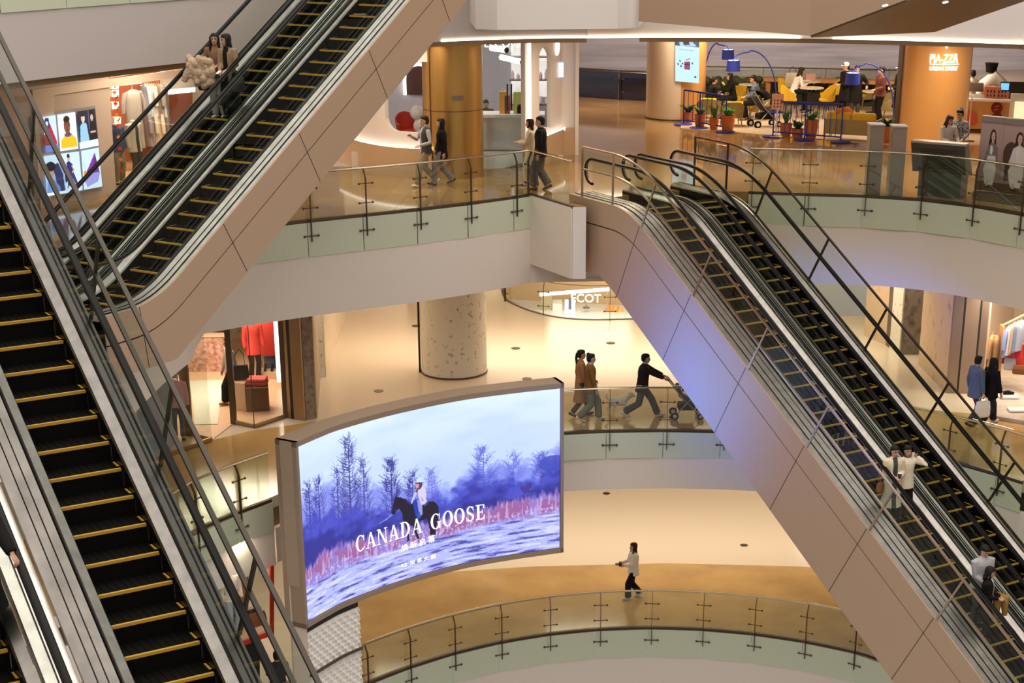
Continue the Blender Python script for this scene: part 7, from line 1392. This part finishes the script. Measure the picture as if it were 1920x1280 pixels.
# ---------------------------------------------------------------- lowest storey
fC = lambda x, y: U(x, y, z=ZC)
CP = person('woman in white jacket and black trousers holding a camera on the lowest storey', fC(1187, 1121), 195, 1.66, white, blk, wsho, 'long', HAIRD, fem=True, stride=.4, wide=1.4, bulk=1.12, L=(.32, .10, 1.08), Rr=(.32, -.10, 1.08), length=.14)
c_ = CP['W']((.40, 0, 1.10)); t = thing('camera', 'black camera in the hands of the woman in the white jacket', 'camera', c_); m = MB(); m.box(c_, (.08, .15, .10)); m.build('camera_body', BLACK, t, bevel=.01); m = MB(); m.tube([c_ + Vector((-.03, 0, 0)), c_ + Vector((-.14, -.02, 0))], [.04, .04], 12); m.build('lens', STEELD, t, True)
person('man in dark clothes at the bottom of the lowest storey, seen from behind', U(526, 1345, z=ZC), 100, 1.72, dgrey, blk, BLACK, 'short', bulk=1.12, L=(.3, .15, 1.0), Rr=(.3, -.2, 1.0))
# shop window with jeans below the left end of the screen
WC = lambda x, y: UW(x, y, (-6.3, 33.6), Vector((.72, .69))); nC = Vector((-.69, .72, 0))
def cpoly(name, pts, mat, dep=0., parent=None, thick=.05): P = [WC(*p) + nC * dep for p in pts]; m = MB(); k = len(P); m.add(P + [p + nC * thick for p in P], [tuple(range(k)), tuple(range(k, 2 * k))[::-1]] + [(i, (i + 1) % k, k + (i + 1) % k, k + i) for i in range(k)]); return m.build(name, mat, parent)
t = thing('show_window', 'orange show window with red frame under the balcony left of the screen', 'show window', WC(470, 1190)); ORW = M('orange_window_wall', (.70, .26, .08), .5)
cpoly('back_panel', [(395, 1075), (530, 1030), (530, 1175), (430, 1215)], ORW, 1.3, t); RF = M('red_frame', (.45, .02, .01), .4)
cpoly('red_frame', [(508, 1062), (514, 1060), (514, 1185), (508, 1190)], RF, 0, t); cpoly('red_frame', [(440, 1208), (514, 1182), (514, 1190), (440, 1216)], RF, 0, t)
cpoly('floor_board', [(436, 1206), (512, 1178), (512, 1184), (440, 1210)], cloth('peach_board', (.70, .45, .30), .4), .05, t, 1.2); a_ = WC(470, 1100) + nC * .6; area((a_.x, a_.y, a_.z + .9), .8, 40, (1, .78, .55))
pz_ = WC(456, 1195); 
for lab, x, y, c, d_ in (('mannequin in cream top and pale jeans in the orange show window', 456, 1196, (.70, .62, .52), .35), ('mannequin in peach top and grey jeans deeper in the orange show window', 480, 1172, (.66, .40, .26), .8)):
    p = WC(x, y) + nC * d_; mann(lab, 0, 0, 1.58, cloth('top_' + lab[13:18], c), cloth('pale_denim', (.36, .40, .44)), p=p, ang=-50, z=p.z, headless=True, sk=cloth('skin_tone_plastic', (.6, .4, .3)))
tote('handbag', 'clear and brown handbag standing in the orange show window', WC(500, 1165) + nC * .4 + Vector((0, 0, .3)), .45, .4, .16, cloth('brown_leather', (.2, .08, .03)), 40)
# shop wall around the window, relief panels and floor of the lowest storey there
struct(cpoly('wall_left', [(300, 1100), (440, 1216), (514, 1190), (560, 1175), (560, 1420), (300, 1420)], BLACK, 1.5), 'dark shop wall below the orange show window')
# rider at the bottom left corner
HB_ = E1B; hp_ = None
_a = R(AZ1); _d = Vector((math.cos(_a), math.sin(_a), 0)); _u = Vector((-math.sin(_a), math.cos(_a), 0))
best = None
for k in range(0, 140):
    s = k * .05; P0, _, n = E1B[2](s); w3 = Vector(C1B) + _d * (P0.x + n.x * .97) + _u * .546 + Vector((0, 0, P0.z + n.z * .97)); zc = w3.y * math.cos(TH) - w3.z * math.sin(TH); yy = PY + F * -(w3.z * math.cos(TH) + w3.y * math.sin(TH)) / zc
    if best is None or abs(yy - 1078) < best[0]: best = (abs(yy - 1078), s, w3)
s_ = best[1]; HP = best[2]; ir = int(round(s_ / RUN)); pr = step_at(E1B[1], C1B, AZ1, ir, .20); rel = HP - pr; loc = Vector((rel.dot(_d), rel.dot(_u), rel.z))
person('rider in long black coat with one hand on the handrail at the bottom left', pr, AZ1, 1.70, blk, blk, BLACK, 'short', bulk=1.3, length=.5, L=(loc.x - .10, loc.y - .02, loc.z + .05), curl=.9, vox=.009)
# ---------------------------------------------------------------- light
w = bpy.data.worlds.new('world'); SC.world = w; w.use_nodes = True
nt = w.node_tree; bg = nt.nodes['Background']; tc = nt.nodes.new('ShaderNodeTexCoord'); sx = nt.nodes.new('ShaderNodeSeparateXYZ'); mr = nt.nodes.new('ShaderNodeMapRange')
bg.inputs['Color'].default_value = (1.0, .90, .80, 1); mr.inputs['From Min'].default_value = -.05; mr.inputs['From Max'].default_value = .8; mr.inputs['To Min'].default_value = .30; mr.inputs['To Max'].default_value = 1.25
nt.links.new(tc.outputs['Generated'], sx.inputs[0]); nt.links.new(sx.outputs['Z'], mr.inputs['Value']); nt.links.new(mr.outputs[0], bg.inputs['Strength'])
# lamps set into the ceilings of each storey, plus an added wash on the far wall
for x, y, p in ((-9, 42, 100), (-4, 43.5, 75), (1.5, 45, 85), (6.5, 46, 130), (11, 46, 130), (5, 56, 260), (11, 55, 260), (2, 60, 200)): area((x, y, -3.75), 2.2, p)
for x, y, p in ((2, 67.5, 250), (9, 68, 310), (17, 68, 310)): area((x, y, -3.6), 3, p, (1, .95, .94), (R(30), 0, 0))  # added wash lamps that brighten the far stone wall
for x, y, sx, p in ((-7.5, 43.5, 5, 120), (3, 47.5, 17, 430), (4, 56, 14, 270)): area((x, y, ZB + 2.9), sx, p, (1, .82, .62), sy=3.)
for x, y, sx, p in ((3, 48, 17, 430), (3, 61, 17, 420), (-8, 41, 4, 100)): area((x, y, ZC + 4.6), sx, p, (1, .84, .65), sy=3.)
# big lamps under the atrium roof, and an added blue spot that boosts the screen's glow on the escalator side
area((2, 26, 24), 30, 3600, (1, .89, .78))
sl = bpy.data.lights.new('added_screen_spot', 'SPOT'); sl.energy = 6400; sl.color = (.04, .20, 1.); sl.spot_size = R(49); sl.spot_blend = 1.; sl.shadow_soft_size = 2.4
so = bpy.data.objects.new('added_screen_spot', sl); COL.objects.link(so); so.location = (-1.6, 35.6, -12.2); so.rotation_euler = (Vector((3.25, 37.9, -10.3)) - Vector(so.location)).to_track_quat('-Z', 'Y').to_euler()
SC.view_settings.view_transform = 'Standard'; SC.view_settings.look = 'None'; SC.view_settings.exposure = .30; SC.view_settings.gamma = 1
SC.cycles.use_denoising = True; SC.cycles.max_bounces = 8; SC.cycles.transparent_max_bounces = 24; SC.cycles.sample_clamp_indirect = 6; SC.cycles.caustics_reflective = False; SC.cycles.caustics_refractive = False
